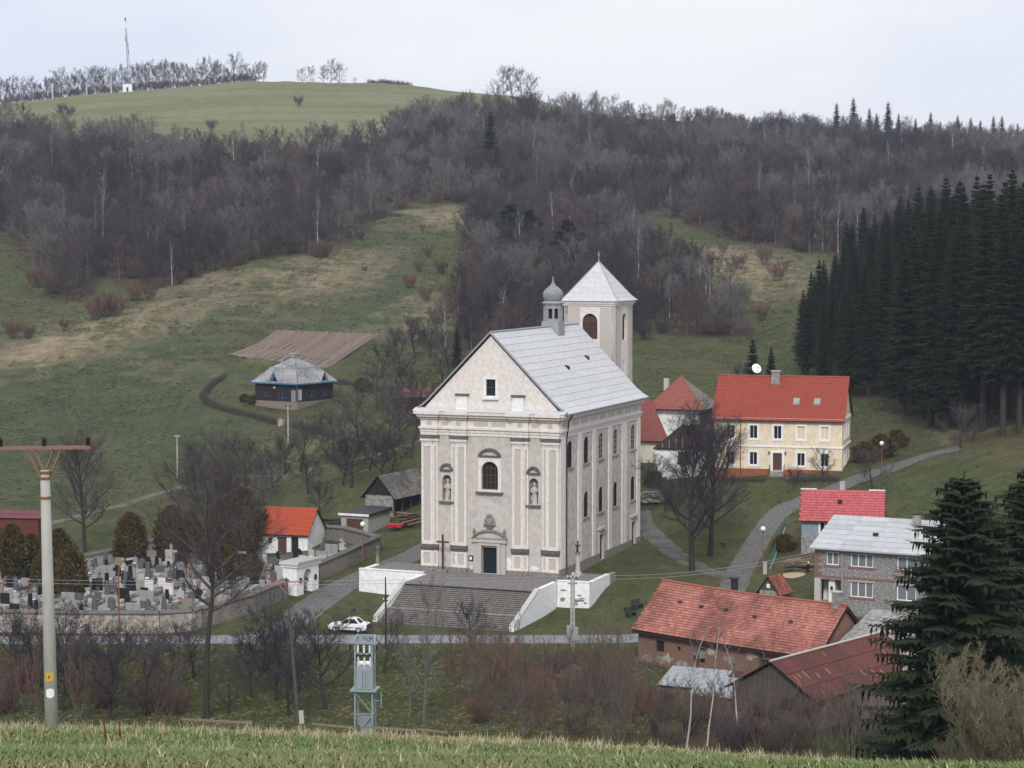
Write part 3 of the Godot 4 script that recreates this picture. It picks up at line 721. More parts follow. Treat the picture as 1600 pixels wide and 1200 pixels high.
func pilaster(parent: Node3D, x0: float, x1: float, narrow: int) -> void:      # narrow: on which side the slim half pilaster stands
	var cut := x0 + 0.58 if narrow < 0 else x1 - 0.58
	for half in 2:
		var a := x0 if half == 0 else cut
		var b := cut if half == 0 else x1
		var slim := (half == 0) == (narrow < 0)
		var z := 0.14 if slim else 0.26
		var e := 0.17 if slim else 0.26
		# pedestal
		var s := sh(Vector3(0, 0, z + 0.06))
		s.wall(a - (0.0 if slim else 0.05), b + (0.0 if slim else 0.05), 0.55, 2.35, 0.3, [[a + e, b - e, 0.85, 2.1]])
		var ped := part("pedestal", s, M.trim, parent)
		s = sh()
		s.span(Vector3(a + e - 0.02, 0.83, z - 0.06), Vector3(b - e + 0.02, 2.12, z))
		part("recessed_panel", s, M.panel, ped)
		s = sh()
		s.span(Vector3(a - 0.06, -0.6, -0.1), Vector3(b + 0.06, 0.55, z + 0.14))
		part("plinth", s, M.sandstone, parent)
		s = sh()
		s.span(Vector3(a - 0.06, 2.35, -0.1), Vector3(b + 0.06, 2.62, z + 0.12))
		s.span(Vector3(a - 0.10, 2.623, -0.1), Vector3(b + 0.10, 3.02, z + 0.22))
		part("pedestal_cap", s, M.coping, parent)
		# shaft
		s = sh(Vector3(0, 0, z))
		s.wall(a, b, 3.02, 14.5, 0.3, [[a + e, b - e, 3.4, 14.1]])
		var shaft := part("pilaster", s, M.trim, parent)
		s = sh()
		s.span(Vector3(a + e - 0.02, 3.38, z - 0.12), Vector3(b - e + 0.02, 14.12, z - 0.06))
		part("recessed_panel", s, M.panel, shaft)
		# capital
		s = sh()
		s.span(Vector3(a - 0.03, 14.5, -0.1), Vector3(b + 0.03, 14.72, z + 0.06))
		s.span(Vector3(a - 0.12, 14.723, -0.1), Vector3(b + 0.12, 15.02, z + 0.2))
		var capital := part("capital", s, M.trim, parent)
		s = sh()
		s.span(Vector3(a - 0.18, 15.023, -0.1), Vector3(b + 0.18, 15.38, z + 0.28))
		part("abacus", s, M.coping, capital)

func make_church() -> void:
	var ch := thing("church", "large baroque church with pale plaster front and grey sheet roof", "church", Vector3(-2.46, 0, -230.55), CHURCH_TURN)
	var W := 8.2
	var L := 29.3
	# front
	var s := sh()
	s.wall(-W, W, -0.8, 18.0, 0.7, [[-0.93, 0.93, 0.0, 2.95], [-1.0, 1.0, 9.43, 12.6, 1.0], [-5.75, -4.65, 7.96, 10.9, 0.55], [4.65, 5.75, 7.96, 10.9, 0.55]])
	part("front_wall", s, M.plaster, ch)
	slab(ch, "door_backing", Vector3(-1.2, -0.2, -0.6), Vector3(1.2, 3.2, -0.5), M.dark_wood)
	slab(ch, "window_backing", Vector3(-1.3, 9.2, -0.69), Vector3(1.3, 12.8, -0.62), M.dark_wood)
	# right side
	var holes := []
	for w in [3.5, 9.1, 14.4, 19.8, 26.6]:
		holes.append([w - 0.8, w + 0.8, 11.85, 14.9, 0.8])
	for w in [9.1, 14.4, 19.8, 26.6]:
		holes.append([w - 0.75, w + 0.75, 5.65, 8.6, 0.75])
	for w in [14.4, 26.6]:
		holes.append([w - 0.65, w + 0.65, 0.0, 2.95])
	s = Sh.new()
	s.xf = side_shift(W, 0, 0)
	s.wall(0.003, L, -0.8, 18.0, 0.8, holes)
	part("side_wall", s, M.plaster_side, ch)
	s = sh()
	s.span(Vector3(-W, -0.8, -L), Vector3(-W + 0.7, 18.0, -0.72))
	s.span(Vector3(-W + 0.702, -0.8, -L), Vector3(W - 0.82, 18.0, -L + 0.7))
	part("rear_wall", s, M.plaster_side, ch)
	for h in holes:
		var hw: float = h[1] - h[0]
		var mid: float = (h[0] + h[1]) / 2
		if h[2] > 1.0:
			var upper: bool = h[2] > 10.0
			var bright: bool = upper and mid > 14.0
			window_unit(ch, side_shift(W, mid, h[2], 0.13), hw, h[3] - h[2], h[4], M.dark_metal if not bright else M.zinc, M.leaded if not bright else M.pane, 2, 5, "side_window")
			# a flat raised band round the window
			s = Sh.new()
			s.xf = side_shift(W, mid, 0)
			s.span(Vector3(-hw / 2 - 0.35, h[2] - 0.22, 0.0), Vector3(hw / 2 + 0.35, h[2] - 0.02, 0.12))
			part("window_sill", s, M.grey_plaster, ch)
		else:
			s = Sh.new()
			s.xf = side_shift(W, mid, 0, 0.12)
			for k in 4:
				s.span(Vector3(-hw / 2 + hw * k / 4 + 0.01, 0, -0.06), Vector3(-hw / 2 + hw * (k + 1) / 4 - 0.01, h[3], 0.0))
			part("side_door", s, M.door_green, ch)
			s = Sh.new()
			s.xf = side_shift(W, mid, 0)
			s.span(Vector3(-hw / 2 - 0.32, 0.0, 0.0), Vector3(-hw / 2 - 0.003, 3.0, 0.14))
			s.span(Vector3(hw / 2 + 0.003, 0.0, 0.0), Vector3(hw / 2 + 0.32, 3.0, 0.14))
			s.span(Vector3(-hw / 2 - 0.32, 3.003, 0.0), Vector3(hw / 2 + 0.32, 3.4, 0.16))
			s.span(Vector3(-hw / 2 - 0.45, 3.6, 0.0), Vector3(hw / 2 + 0.45, 3.85, 0.35))
			part("door_surround", s, M.pale_stone, ch)
	for q in [[0.05, 1.75], [6.1, 7.3], [11.2, 12.3], [17.0, 18.1], [22.1, 22.9], [23.1, 23.9], [28.0, 29.25]]:
		s = Sh.new()
		s.xf = side_shift(W, 0, 0)
		s.span(Vector3(q[0], 0.9, 0.0), Vector3(q[1], 15.4, 0.14))
		part("side_pilaster", s, M.trim, ch)
	s = Sh.new()
	s.xf = side_shift(W, 0, 0)
	for q in [[-0.2, 13.5], [15.3, 25.7], [27.5, L]]:
		s.span(Vector3(q[0], -0.8, 0.0), Vector3(q[1], 0.9, 0.2))
	part("side_plinth", s, M.sandstone, ch)
	# entablature round the front and the right side
	var breaks := [[-8.2, -6.25, 0.26], [-4.6, -2.75, 0.26], [2.75, 4.6, 0.26], [6.25, 8.2, 0.26]]
	for layer in [[15.4, 15.75, 0.10, "architrave", "trim"], [15.753, 16.1, 0.18, "architrave", "trim"], [16.103, 16.3, 0.34, "architrave", "trim"], [16.303, 17.2, 0.08, "frieze", "trim"], [17.203, 17.45, 0.30, "cornice", "pale_stone"], [17.453, 17.75, 0.52, "cornice", "trim"], [17.753, 18.1, 0.78, "cornice", "trim"]]:
		s = sh()
		s.span(Vector3(-W - layer[2], layer[0], -0.3), Vector3(W + layer[2], layer[1], layer[2]))
		s.span(Vector3(W - 0.3, layer[0], -L - layer[2] * 0.4), Vector3(W + layer[2], layer[1], -0.303))
		s.span(Vector3(-W - layer[2], layer[0], -L - layer[2] * 0.4), Vector3(-W + 0.3, layer[1], -0.303))
		for b in breaks:
			s.span(Vector3(b[0] - layer[2] * 0.6, layer[0] + 0.002, 0.0), Vector3(b[1] + layer[2] * 0.6, layer[1] - 0.002, layer[2] + b[2]))
		part(layer[3], s, M[layer[4]], ch)
	for p in [-5.4, 0.0, 5.4, -3.67, 3.67, -7.2, 7.2]:      # framed fields on the frieze
		var wd := 1.0 if absf(p) == 5.4 else (2.0 if p == 0.0 else 0.65)
		var z := 0.09 if absf(p) == 5.4 or p == 0.0 else 0.345
		for q in ([-1.05, 1.05] if p == 0.0 else [0.0]):
			s = sh()
			s.span(Vector3(p + q - wd * 0.42, 16.5, z - 0.05), Vector3(p + q + wd * 0.42, 17.0, z + 0.02))
			part("frieze_panel", s, M.panel, ch)
	for k in 9:
		s = Sh.new()
		s.xf = side_shift(W, 2.0 + 3.2 * k, 0)
		s.span(Vector3(-1.2, 16.5, 0.0), Vector3(1.2, 17.0, 0.11))
		part("frieze_panel", s, M.panel, ch)
	s = sh()      # sheet flashing on the cornice
	s.hexa([Vector3(-9.05, 18.1, 0.85), Vector3(9.05, 18.1, 0.85), Vector3(9.05, 18.1, -0.5), Vector3(-9.05, 18.1, -0.5), Vector3(-9.05, 18.14, 0.85), Vector3(9.05, 18.14, 0.85), Vector3(9.05, 18.45, -0.2), Vector3(-9.05, 18.45, -0.2)])
	s.col = Color(0.95, 0.95, 0.95)
	part("cornice_flashing", s, M.sheet_roof, ch)
	pilaster(ch, -8.2, -6.25, 1)
	pilaster(ch, -4.6, -2.75, -1)
	pilaster(ch, 2.75, 4.6, 1)
	pilaster(ch, 6.25, 8.2, -1)
	for q in [[-6.18, -4.67], [-2.68, -1.9], [1.9, 2.68], [4.67, 6.18]]:
		s = sh()
		s.span(Vector3(q[0], -0.6, -0.05), Vector3(q[1], 0.5, 0.12))
		part("front_plinth", s, M.sandstone, ch)
	# middle window, hoods, niches with saints
	s = sh(Vector3(0, 0, 0.10))
	s.wall(-1.4, 1.4, 9.2, 13.0, 0.12, [[-1.0, 1.0, 9.43, 12.6, 1.0]])
	part("window_surround", s, M.trim, ch)
	window_unit(ch, shift(0, 9.43, -0.4), 2.0, 3.17, 1.0, M.shutter, M.leaded, 4, 4, "front_window", 0.09)
	s = sh()
	s.span(Vector3(-1.6, 9.02, 0.0), Vector3(1.6, 9.2, 0.4))
	part("window_sill", s, M.coping, ch)
	hood("window_hood", ch, 0, 13.15, 2.7, 0.95, 0.0, M.coping)
	for x in [-5.2, 5.2]:
		hood("niche_hood", ch, x, 11.4, 1.62, 0.85, 0.0, M.coping)
		s = sh()
		s.span(Vector3(x - 0.56, 7.9, -0.66), Vector3(x + 0.56, 11.0, -0.6))
		part("niche_back", s, M.sandstone, ch)
		s = sh()
		s.span(Vector3(x - 0.85, 7.74, 0.0), Vector3(x + 0.85, 7.94, 0.32))
		part("niche_sill", s, M.coping, ch)
		statue(ch, Vector3(x, 7.96, -0.28), 2.5, "saint_statue", M.pale_stone, signf(x))
	# portal
	s = sh()
	s.span(Vector3(-1.9, 0, 0), Vector3(-1.35, 3.55, 0.22))
	s.span(Vector3(1.35, 0, 0), Vector3(1.9, 3.55, 0.22))
	s.span(Vector3(-1.347, -0.1, -0.1), Vector3(-0.94, 3.2, 0.34))
	s.span(Vector3(0.94, -0.1, -0.1), Vector3(1.347, 3.2, 0.34))
	s.span(Vector3(-1.347, 3.203, 0), Vector3(1.347, 3.55, 0.34))
	s.span(Vector3(-2.1, 3.553, 0), Vector3(2.1, 3.85, 0.45))
	var portal := part("portal", s, M.pale_stone, ch)
	hood("portal_pediment", ch, 0, 3.853, 4.3, 1.15, 0.0, M.sandstone)
	for x in [-2.0, 2.0]:
		s = sh()
		s.lathe(Vector3(x * 0.9, 4.35, 0.25), [[0.16, 0.0], [0.16, 0.12], [0.06, 0.2], [0.2, 0.45], [0.17, 0.62], [0.05, 0.75], [0.0, 0.95]], 8)
		part("urn", s, M.sandstone, portal)
	s = sh()      # cartouche with a coat of arms over the door
	s.lathe(Vector3(0, 5.78, 0.1), [[0.0, -0.78], [0.35, -0.66], [0.58, -0.2], [0.62, 0.2], [0.5, 0.55], [0.28, 0.72], [0.0, 0.78]], 14, Vector3(1, 1, 0.35))
	s.lathe(Vector3(0, 5.78, 0.28), [[0.0, -0.48], [0.3, -0.35], [0.36, 0.1], [0.26, 0.42], [0.0, 0.5]], 12, Vector3(1, 1, 0.35))
	s.lathe(Vector3(0, 6.5, 0.15), [[0.26, -0.05], [0.3, 0.1], [0.12, 0.24], [0.0, 0.28]], 8)
	for q in [-1, 1]:
		s.lathe(Vector3(q * 0.55, 5.55, 0.15), [[0.0, -0.2], [0.17, -0.1], [0.17, 0.1], [0.0, 0.2]], 8)
	part("cartouche", s, M.sandstone, ch, true)
	var door := sh()
	for k in 2:
		for q in 3:
			door.span(Vector3(-0.91 + 0.92 * k, 0.05 + q * 0.97, -0.42), Vector3(-0.01 + 0.92 * k, 0.95 + q * 0.97, -0.36))
			door.span(Vector3(-0.80 + 0.92 * k, 0.17 + q * 0.97, -0.36), Vector3(-0.12 + 0.92 * k, 0.83 + q * 0.97, -0.33))
	door.span(Vector3(-0.93, 0.0, -0.47), Vector3(0.93, 2.95, -0.421))
	part("front_door", door, M.door_green, ch)
	s = sh()      # notice case beside the door
	s.span(Vector3(-2.55, 1.35, 0.0), Vector3(-2.0, 1.95, 0.1))
	var case := part("notice_case", s, M.dark_wood, ch)
	s = sh()
	s.span(Vector3(-2.42, 1.47, 0.1), Vector3(-2.13, 1.82, 0.115))
	part("notice", s, M.white_paint, case)
	s = sh()
	for k in 2:
		s.span(Vector3(-2.35, 0.42 + 0.18 * k, 0.0), Vector3(-2.0, 0.58 + 0.18 * k, 0.16))
	part("offering_ledge", s, M.trim, ch)
	# repaired and flaking places on the front
	var fl := RandomNumberGenerator.new()
	fl.seed = 19
	for q in [[-0.6, 7.9, 1.1, 0.5, 0], [0.9, 8.2, 0.8, 0.4, 1], [0.2, 7.0, 0.7, 0.35, 0], [2.3, 1.3, 0.3, 0.9, 2], [2.35, 0.6, 0.28, 0.3, 2], [-5.4, 5.9, 0.5, 0.4, 1], [5.5, 5.2, 0.55, 0.5, 0], [-1.9, 6.6, 0.6, 0.5, 1], [1.7, 11.0, 0.5, 0.7, 0], [-5.5, 1.2, 0.5, 0.3, 1], [5.3, 0.9, 0.6, 0.3, 2]]:
		var o := PackedVector2Array()
		for k in 14:
			var a := TAU * k / 14
			o.append(Vector2(q[0] + cos(a) * q[2] * fl.randf_range(0.6, 1.1), q[1] + sin(a) * q[3] * fl.randf_range(0.6, 1.1)))
		s = sh()
		s.prism(o, -0.03, 0.004 + 0.0012 * fl.randf())
		part("plaster_patch", s, [mat("old_plaster", lin(0.60, 0.55, 0.51), 0.95, "blotch", Vector3(0.4, 0.4, 0.4), 1.0), mat("grey_patch", lin(0.49, 0.46, 0.435), 0.95, "blotch", Vector3(0.4, 0.4, 0.4), 1.0), M.limewash][q[4]], ch)
	# gable
	s = sh()
	var top := func(x: float) -> float: return 26.55 - absf(x) * 1.03
	for q in [[[-7.9, 18.1], [-0.58, 18.1], [-0.58, top.call(-0.58)], [-7.9, top.call(-7.9) + 0.1]], [[0.58, 18.1], [7.9, 18.1], [7.9, top.call(7.9) + 0.1], [0.58, top.call(0.58)]], [[-0.58, 18.1], [0.58, 18.1], [0.58, 19.9], [-0.58, 19.9]], [[-0.58, 21.75], [0.58, 21.75], [0.58, top.call(0.58)], [0.0, 26.55], [-0.58, top.call(-0.58)]]]:
		var o := PackedVector2Array()
		for p in q:
			o.append(Vector2(p[0], p[1]))
		s.prism(o, -0.75, -0.3)
	part("gable", s, M.trim, ch)
	window_unit(ch, shift(0, 19.9, -0.55), 1.16, 1.85, 0.3, M.old_wood, M.leaded, 2, 2, "gable_window", 0.06)
	s = sh(Vector3(0, 0, -0.24))
	s.wall(-0.85, 0.85, 19.7, 22.05, 0.06, [[-0.56, 0.56, 19.9, 21.75]])
	s.span(Vector3(-0.95, 19.5, 0), Vector3(0.95, 19.68, 0.25))
	part("gable_window_frame", s, M.limewash, ch)
	for x in [-3.35, 3.35]:
		s = sh()
		s.span(Vector3(x - 0.65, 18.3, -0.3), Vector3(x + 0.65, 19.85, 0.15))
		var ped := part("gable_pedestal", s, M.limewash, ch)
		s = sh()
		s.span(Vector3(x - 0.78, 19.853, -0.35), Vector3(x + 0.78, 20.08, 0.26))
		part("pedestal_cap", s, M.coping, ped)
	# roof: courses of sheet metal, each lapping over the one below
	var prof := [Vector2(9.15, 18.12), Vector2(8.35, 18.62), Vector2(7.65, 19.2)]
	for k in 11:
		prof.append(Vector2(7.65, 19.2).lerp(Vector2(0.0, 26.95), (k + 1) / 11.0))
	var rng := RandomNumberGenerator.new()
	rng.seed = 8
	s = sh()
	for sg in [-1, 1]:
		for k in prof.size() - 1:
			var a := Vector3(prof[k].x * sg, prof[k].y - 0.08, -0.25)
			var b := Vector3(prof[k + 1].x * sg, prof[k + 1].y - 0.08, -0.25)
			var e := Vector3(0, 0, -L - 0.1)
			s.quad(a, a + e, b + e, b)
			s.quad(a, b, b - Vector3(0, 0.25, 0), a - Vector3(0, 0.25, 0))
	part("roof_deck", s, M.dark_metal, ch)
	for sg in [-1, 1]:
		for k in prof.size() - 1:
			var n: int = 6 if sg > 0 else 1
			var d2: Vector2 = (prof[k + 1] - prof[k]).normalized()
			var nn := Vector3(-d2.y * -sg, d2.x * -1.0, 0)
			nn = Vector3(d2.y * sg, -d2.x, 0)
			for i in n:
				var z0 := -0.1 - (L + 0.4) * i / n
				var z1 := -0.1 - (L + 0.4) * (i + 1) / n
				var a := Vector3(prof[k].x * sg, prof[k].y, z0) + nn * 0.035
				var b := Vector3(prof[k + 1].x * sg, prof[k + 1].y, z0)
				var off := Vector3(0, 0, z1 - z0 + 0.012)
				s = sh()
				var g := 0.94 + rng.randf() * 0.06
				s.col = Color(g, g, g)
				var dn := nn * -0.06
				s.hexa([a + dn, a + dn + off, b + dn + off, b + dn, a, a + off, b + off, b])
				part("roof_sheet", s, M.sheet_roof, ch)
	s = sh()
	s.tube(PackedVector3Array([Vector3(0, 27.0, -0.1), Vector3(0, 27.0, -L - 0.5)]), PackedFloat32Array([0.12, 0.12]), 8, true)
	part("ridge_cap", s, M.zinc, ch)
	s = sh()
	for sg in [-1, 1]:
		for k in prof.size() - 1:
			s.beam(Vector3(prof[k].x * sg, prof[k].y + 0.02, -0.12), Vector3(prof[k + 1].x * sg, prof[k + 1].y + 0.02, -0.12), 0.26, 0.16)
	part("verge", s, M.zinc, ch)
	s = sh()
	s.tube(PackedVector3Array([Vector3(9.22, 18.05, 0.0), Vector3(9.22, 18.05, -L - 0.3)]), PackedFloat32Array([0.11, 0.11]), 8, true)
	part("gutter", s, M.zinc, ch)
	s = sh()
	s.tube(PackedVector3Array([Vector3(9.2, 18.0, -1.9), Vector3(8.65, 17.2, -1.9), Vector3(8.4, 15.2, -1.9), Vector3(8.4, 0.2, -1.9)]), PackedFloat32Array([0.08, 0.08, 0.08, 0.08]), 8, true)
	part("downpipe", s, M.dark_metal, ch)
	for q in [[13.0, 7], [22.0, 8]]:      # roof vents
		var pp: Vector2 = prof[q[1]]
		s = sh()
		s.hexa([Vector3(pp.x - 0.05, pp.y - 0.05, -q[0]), Vector3(pp.x + 0.55, pp.y - 0.6, -q[0]), Vector3(pp.x + 0.55, pp.y - 0.6, -q[0] - 0.5), Vector3(pp.x - 0.05, pp.y - 0.05, -q[0] - 0.5), Vector3(pp.x, pp.y + 0.06, -q[0]), Vector3(pp.x + 0.5, pp.y - 0.12, -q[0]), Vector3(pp.x + 0.5, pp.y - 0.12, -q[0] - 0.5), Vector3(pp.x, pp.y + 0.06, -q[0] - 0.5)])
		part("roof_vent", s, M.dark_metal, ch)
	# ridge turret with onion dome
	var tz := -20.6
	s = sh()
	s.hexa([Vector3(-1.15, 25.4, tz + 1.15), Vector3(1.15, 25.4, tz + 1.15), Vector3(1.15, 25.4, tz - 1.15), Vector3(-1.15, 25.4, tz - 1.15), Vector3(-1.05, 27.6, tz + 1.05), Vector3(1.05, 27.6, tz + 1.05), Vector3(1.05, 27.6, tz - 1.05), Vector3(-1.05, 27.6, tz - 1.05)])
	var tur := part("turret_base", s, M.zinc, ch)
	s = sh(Vector3(0, 0, tz))
	for i in 8:
		var a := TAU * (i + 0.5) / 8
		s.box(Vector3(cos(a) * 1.02, 28.6, sin(a) * 1.02), Vector3(0.24, 2.0, 0.24), Basis(Vector3.UP, -a))
		var b := TAU * (i + 1.0) / 8
		s.box(Vector3(cos(b) * 0.95, 29.35, sin(b) * 0.95), Vector3(0.14, 0.5, 0.62), Basis(Vector3.UP, -b))
		s.box(Vector3(cos(b) * 0.95, 27.75, sin(b) * 0.95), Vector3(0.14, 0.3, 0.62), Basis(Vector3.UP, -b))
	part("turret_posts", s, M.zinc, tur)
	s = sh()
	s.rod(Vector3(0, 27.6, tz), Vector3(0, 29.6, tz), 0.62, 0.62, 8)
	part("turret_louvre", s, M.dark_wood, tur)
	s = sh()
	s.lathe(Vector3(0, 0, tz), [[0.0, 29.5], [1.2, 29.58], [1.32, 29.75], [1.3, 29.85], [1.0, 30.0]], 16)
	part("turret_cornice", s, M.zinc, tur)
	s = sh()
	s.lathe(Vector3(0, 0, tz), [[0.95, 29.95], [1.12, 30.2], [1.24, 30.6], [1.22, 30.95], [1.02, 31.3], [0.68, 31.6], [0.36, 31.85], [0.2, 32.1], [0.12, 32.4], [0.07, 32.7], [0.0, 33.2]], 20)
	part("onion_dome", s, mat("dome_metal", lin(0.30, 0.30, 0.305), 0.5, "strong", Vector3(0.5, 0.15, 0.5)), tur, true)
	s = sh()
	s.rod(Vector3(0, 33.0, tz), Vector3(0, 34.1, tz), 0.035, 0.03, 6)
	s.lathe(Vector3(0, 33.25, tz), [[0.0, -0.13], [0.13, 0.0], [0.0, 0.13]], 8)
	s.span(Vector3(-0.25, 33.75, tz - 0.03), Vector3(0.25, 33.82, tz + 0.03))
	part("dome_cross", s, M.dark_metal, tur)
	# chancel and bell tower
	s = sh()
	s.span(Vector3(-5.2, -0.6, -34.4), Vector3(5.2, 15.5, -L - 0.003))
	part("chancel", s, M.plaster_side, ch)
	s = sh()
	s.prism(PackedVector2Array([Vector2(-5.6, 15.5), Vector2(5.6, 15.5), Vector2(0, 21.0)]), -34.5, -L - 0.3)
	part("chancel_roof", s, M.sheet_roof, ch)
	var cz := -37.75
	var h := 3.45
	s = sh(Vector3(0, 0, cz + h))
	s.wall(-h, h, -0.6, 29.6, 0.6, [[-1.0, 1.0, 24.9, 28.1, 1.0]])
	s.xf = Transform3D(Basis(Vector3.UP, PI / 2), Vector3(h, 0, cz))
	s.wall(-h, h, -0.6, 29.6, 0.6, [[-0.85, 0.85, 24.7, 28.1, 0.85], [-0.3, 0.3, 20.6, 22.2]])
	s.xf = Transform3D(Basis(Vector3.UP, PI), Vector3(0, 0, cz - h))
	s.wall(-h, h, -0.6, 29.6, 0.6)
	s.xf = Transform3D(Basis(Vector3.UP, -PI / 2), Vector3(-h, 0, cz))
	s.wall(-h, h, -0.6, 29.6, 0.6)
	var tow := part("bell_tower", s, M.trim, ch)
	s = sh()
	for q in [Vector3(0, 0, cz + h), Vector3(h, 0, cz)]:
		pass
	for k in 4:
		s.xf = Transform3D(Basis(Vector3.UP, PI / 2 * k), Vector3(0, 0, cz))
		s.span(Vector3(-h + 0.5, 1.0, h), Vector3(-1.35, 28.9, h + 0.03))
		s.span(Vector3(1.35, 1.0, h), Vector3(h - 0.5, 28.9, h + 0.03))
		s.span(Vector3(-1.347, 1.0, h), Vector3(1.347, 20.2, h + 0.03))
	part("tower_field", s, M.panel, tow)
	s = sh()
	for k in 4:
		s.xf = Transform3D(Basis(Vector3.UP, PI / 2 * k), Vector3(0, 0, cz))
		s.span(Vector3(-h - 0.15, 29.1, h - 0.1), Vector3(h + 0.147, 29.35, h + 0.15))
		s.span(Vector3(-h - 0.3, 29.353, h - 0.1), Vector3(h + 0.297, 29.65, h + 0.3))
	part("tower_cornice", s, M.trim, tow)
	for k in 2:
		var xf := Transform3D(Basis(Vector3.UP, PI / 2 * k), Vector3(0, 24.9 if k == 0 else 24.7, cz)) * shift(0, 0, h - 0.35)
		var wd := 2.0 if k == 0 else 1.7
		var ht := 3.2 if k == 0 else 3.4
		var lo := window_unit(tow, xf, wd, ht, wd / 2, M.dark_wood, M.shutter, 2, 2, "louvre", 0.06)
		s = Sh.new()
		s.xf = xf
		for i in 9:
			s.box(Vector3(0, 0.2 + i * 0.24, 0.03), Vector3(wd - 0.15, 0.03, 0.14), Basis(Vector3.RIGHT, 0.7))
		part("slats", s, M.shutter, lo, false, "stuff")
	s = Sh.new()
	s.xf = Transform3D(Basis(Vector3.UP, PI / 2), Vector3(h - 0.4, 20.6, cz))
	s.span(Vector3(-0.3, 0, -0.05), Vector3(0.3, 1.6, 0))
	part("slit_pane", s, M.pane, tow)
	# tower roof: sheet courses on four faces
	var tp := [Vector2(3.95, 29.7), Vector2(3.45, 30.15), Vector2(3.0, 30.7)]
	for k in 6:
		tp.append(Vector2(3.0, 30.7).lerp(Vector2(0.06, 34.6), (k + 1) / 6.0))
	for f in 4:
		for k in tp.size() - 1:
			s = sh()
			s.xf = Transform3D(Basis(Vector3.UP, PI / 2 * f), Vector3(0, 0, cz))
			var g := 0.93 + rng.randf() * 0.07
			s.col = Color(g, g, g)
			var a: Vector2 = tp[k]
			var b: Vector2 = tp[k + 1]
			var up := 0.03
			s.hexa([Vector3(-a.x, a.y - 0.04, a.x), Vector3(a.x, a.y - 0.04, a.x), Vector3(b.x, b.y - 0.04, b.x - 0.02), Vector3(-b.x, b.y - 0.04, b.x - 0.02), Vector3(-a.x, a.y + up, a.x), Vector3(a.x, a.y + up, a.x), Vector3(b.x, b.y, b.x), Vector3(-b.x, b.y, b.x)])
			part("tower_roof_sheet", s, M.sheet_roof, tow)
	s = sh()
	for f in 4:
		s.xf = Transform3D(Basis(Vector3.UP, PI / 2 * f), Vector3(0, 0, cz))
		for k in tp.size() - 1:
			s.rod(Vector3(tp[k].x, tp[k].y + 0.03, tp[k].x), Vector3(tp[k + 1].x, tp[k + 1].y + 0.03, tp[k + 1].x), 0.06, 0.06, 6)
	s.xf = Transform3D()
	s.span(Vector3(-3.4, 29.66, cz - 3.4), Vector3(3.4, 29.8, cz + 3.4))
	part("tower_hips", s, M.zinc, tow)
	s = sh()
	s.lathe(Vector3(0, 0, cz), [[0.16, 34.5], [0.07, 34.8], [0.05, 35.3], [0.13, 35.42], [0.13, 35.5], [0.04, 35.62], [0.03, 36.0], [0.0, 36.05]], 8)
	s.span(Vector3(-0.2, 35.75, cz - 0.025), Vector3(0.2, 35.81, cz + 0.025))
	part("tower_finial", s, M.zinc, tow)

# a robed saint: base, robe, shoulders, head, one arm bent across the chest
func statue(parent: Node3D, at: Vector3, h: float, called: String, m: Material, lean: float) -> MeshInstance3D:
	var k := h / 2.5
	var s := sh(at)
	s.lathe(Vector3.ZERO, [[0.42 * k, 0.0], [0.42 * k, 0.12 * k], [0.34 * k, 0.16 * k], [0.36 * k, 0.3 * k], [0.31 * k, 0.8 * k], [0.25 * k, 1.2 * k], [0.29 * k, 1.5 * k], [0.31 * k, 1.75 * k], [0.22 * k, 1.92 * k], [0.09 * k, 2.0 * k], [0.09 * k, 2.06 * k], [0.14 * k, 2.16 * k], [0.15 * k, 2.3 * k], [0.1 * k, 2.44 * k], [0.0, 2.5 * k]], 12, Vector3(1, 1, 0.72))
	for q in [-1, 1]:
		var sd: float = q
		s.tube(PackedVector3Array([Vector3(0.27 * sd * k, 1.8 * k, 0), Vector3(0.38 * sd * k, 1.45 * k, 0.05 * k), Vector3((0.08 * sd + 0.08 * lean) * k, (1.42 + 0.08 * sd * lean) * k, 0.28 * k)]), PackedFloat32Array([0.11 * k, 0.1 * k, 0.06 * k]), 7, true)
	s.tube(PackedVector3Array([Vector3(-0.2 * lean * k, 0.2 * k, 0.2 * k), Vector3(-0.26 * lean * k, 0.8 * k, 0.2 * k), Vector3(0.1 * lean * k, 1.3 * k, 0.24 * k)]), PackedFloat32Array([0.1 * k, 0.09 * k, 0.05 * k]), 6, true)
	return part(called, s, m, parent, true)

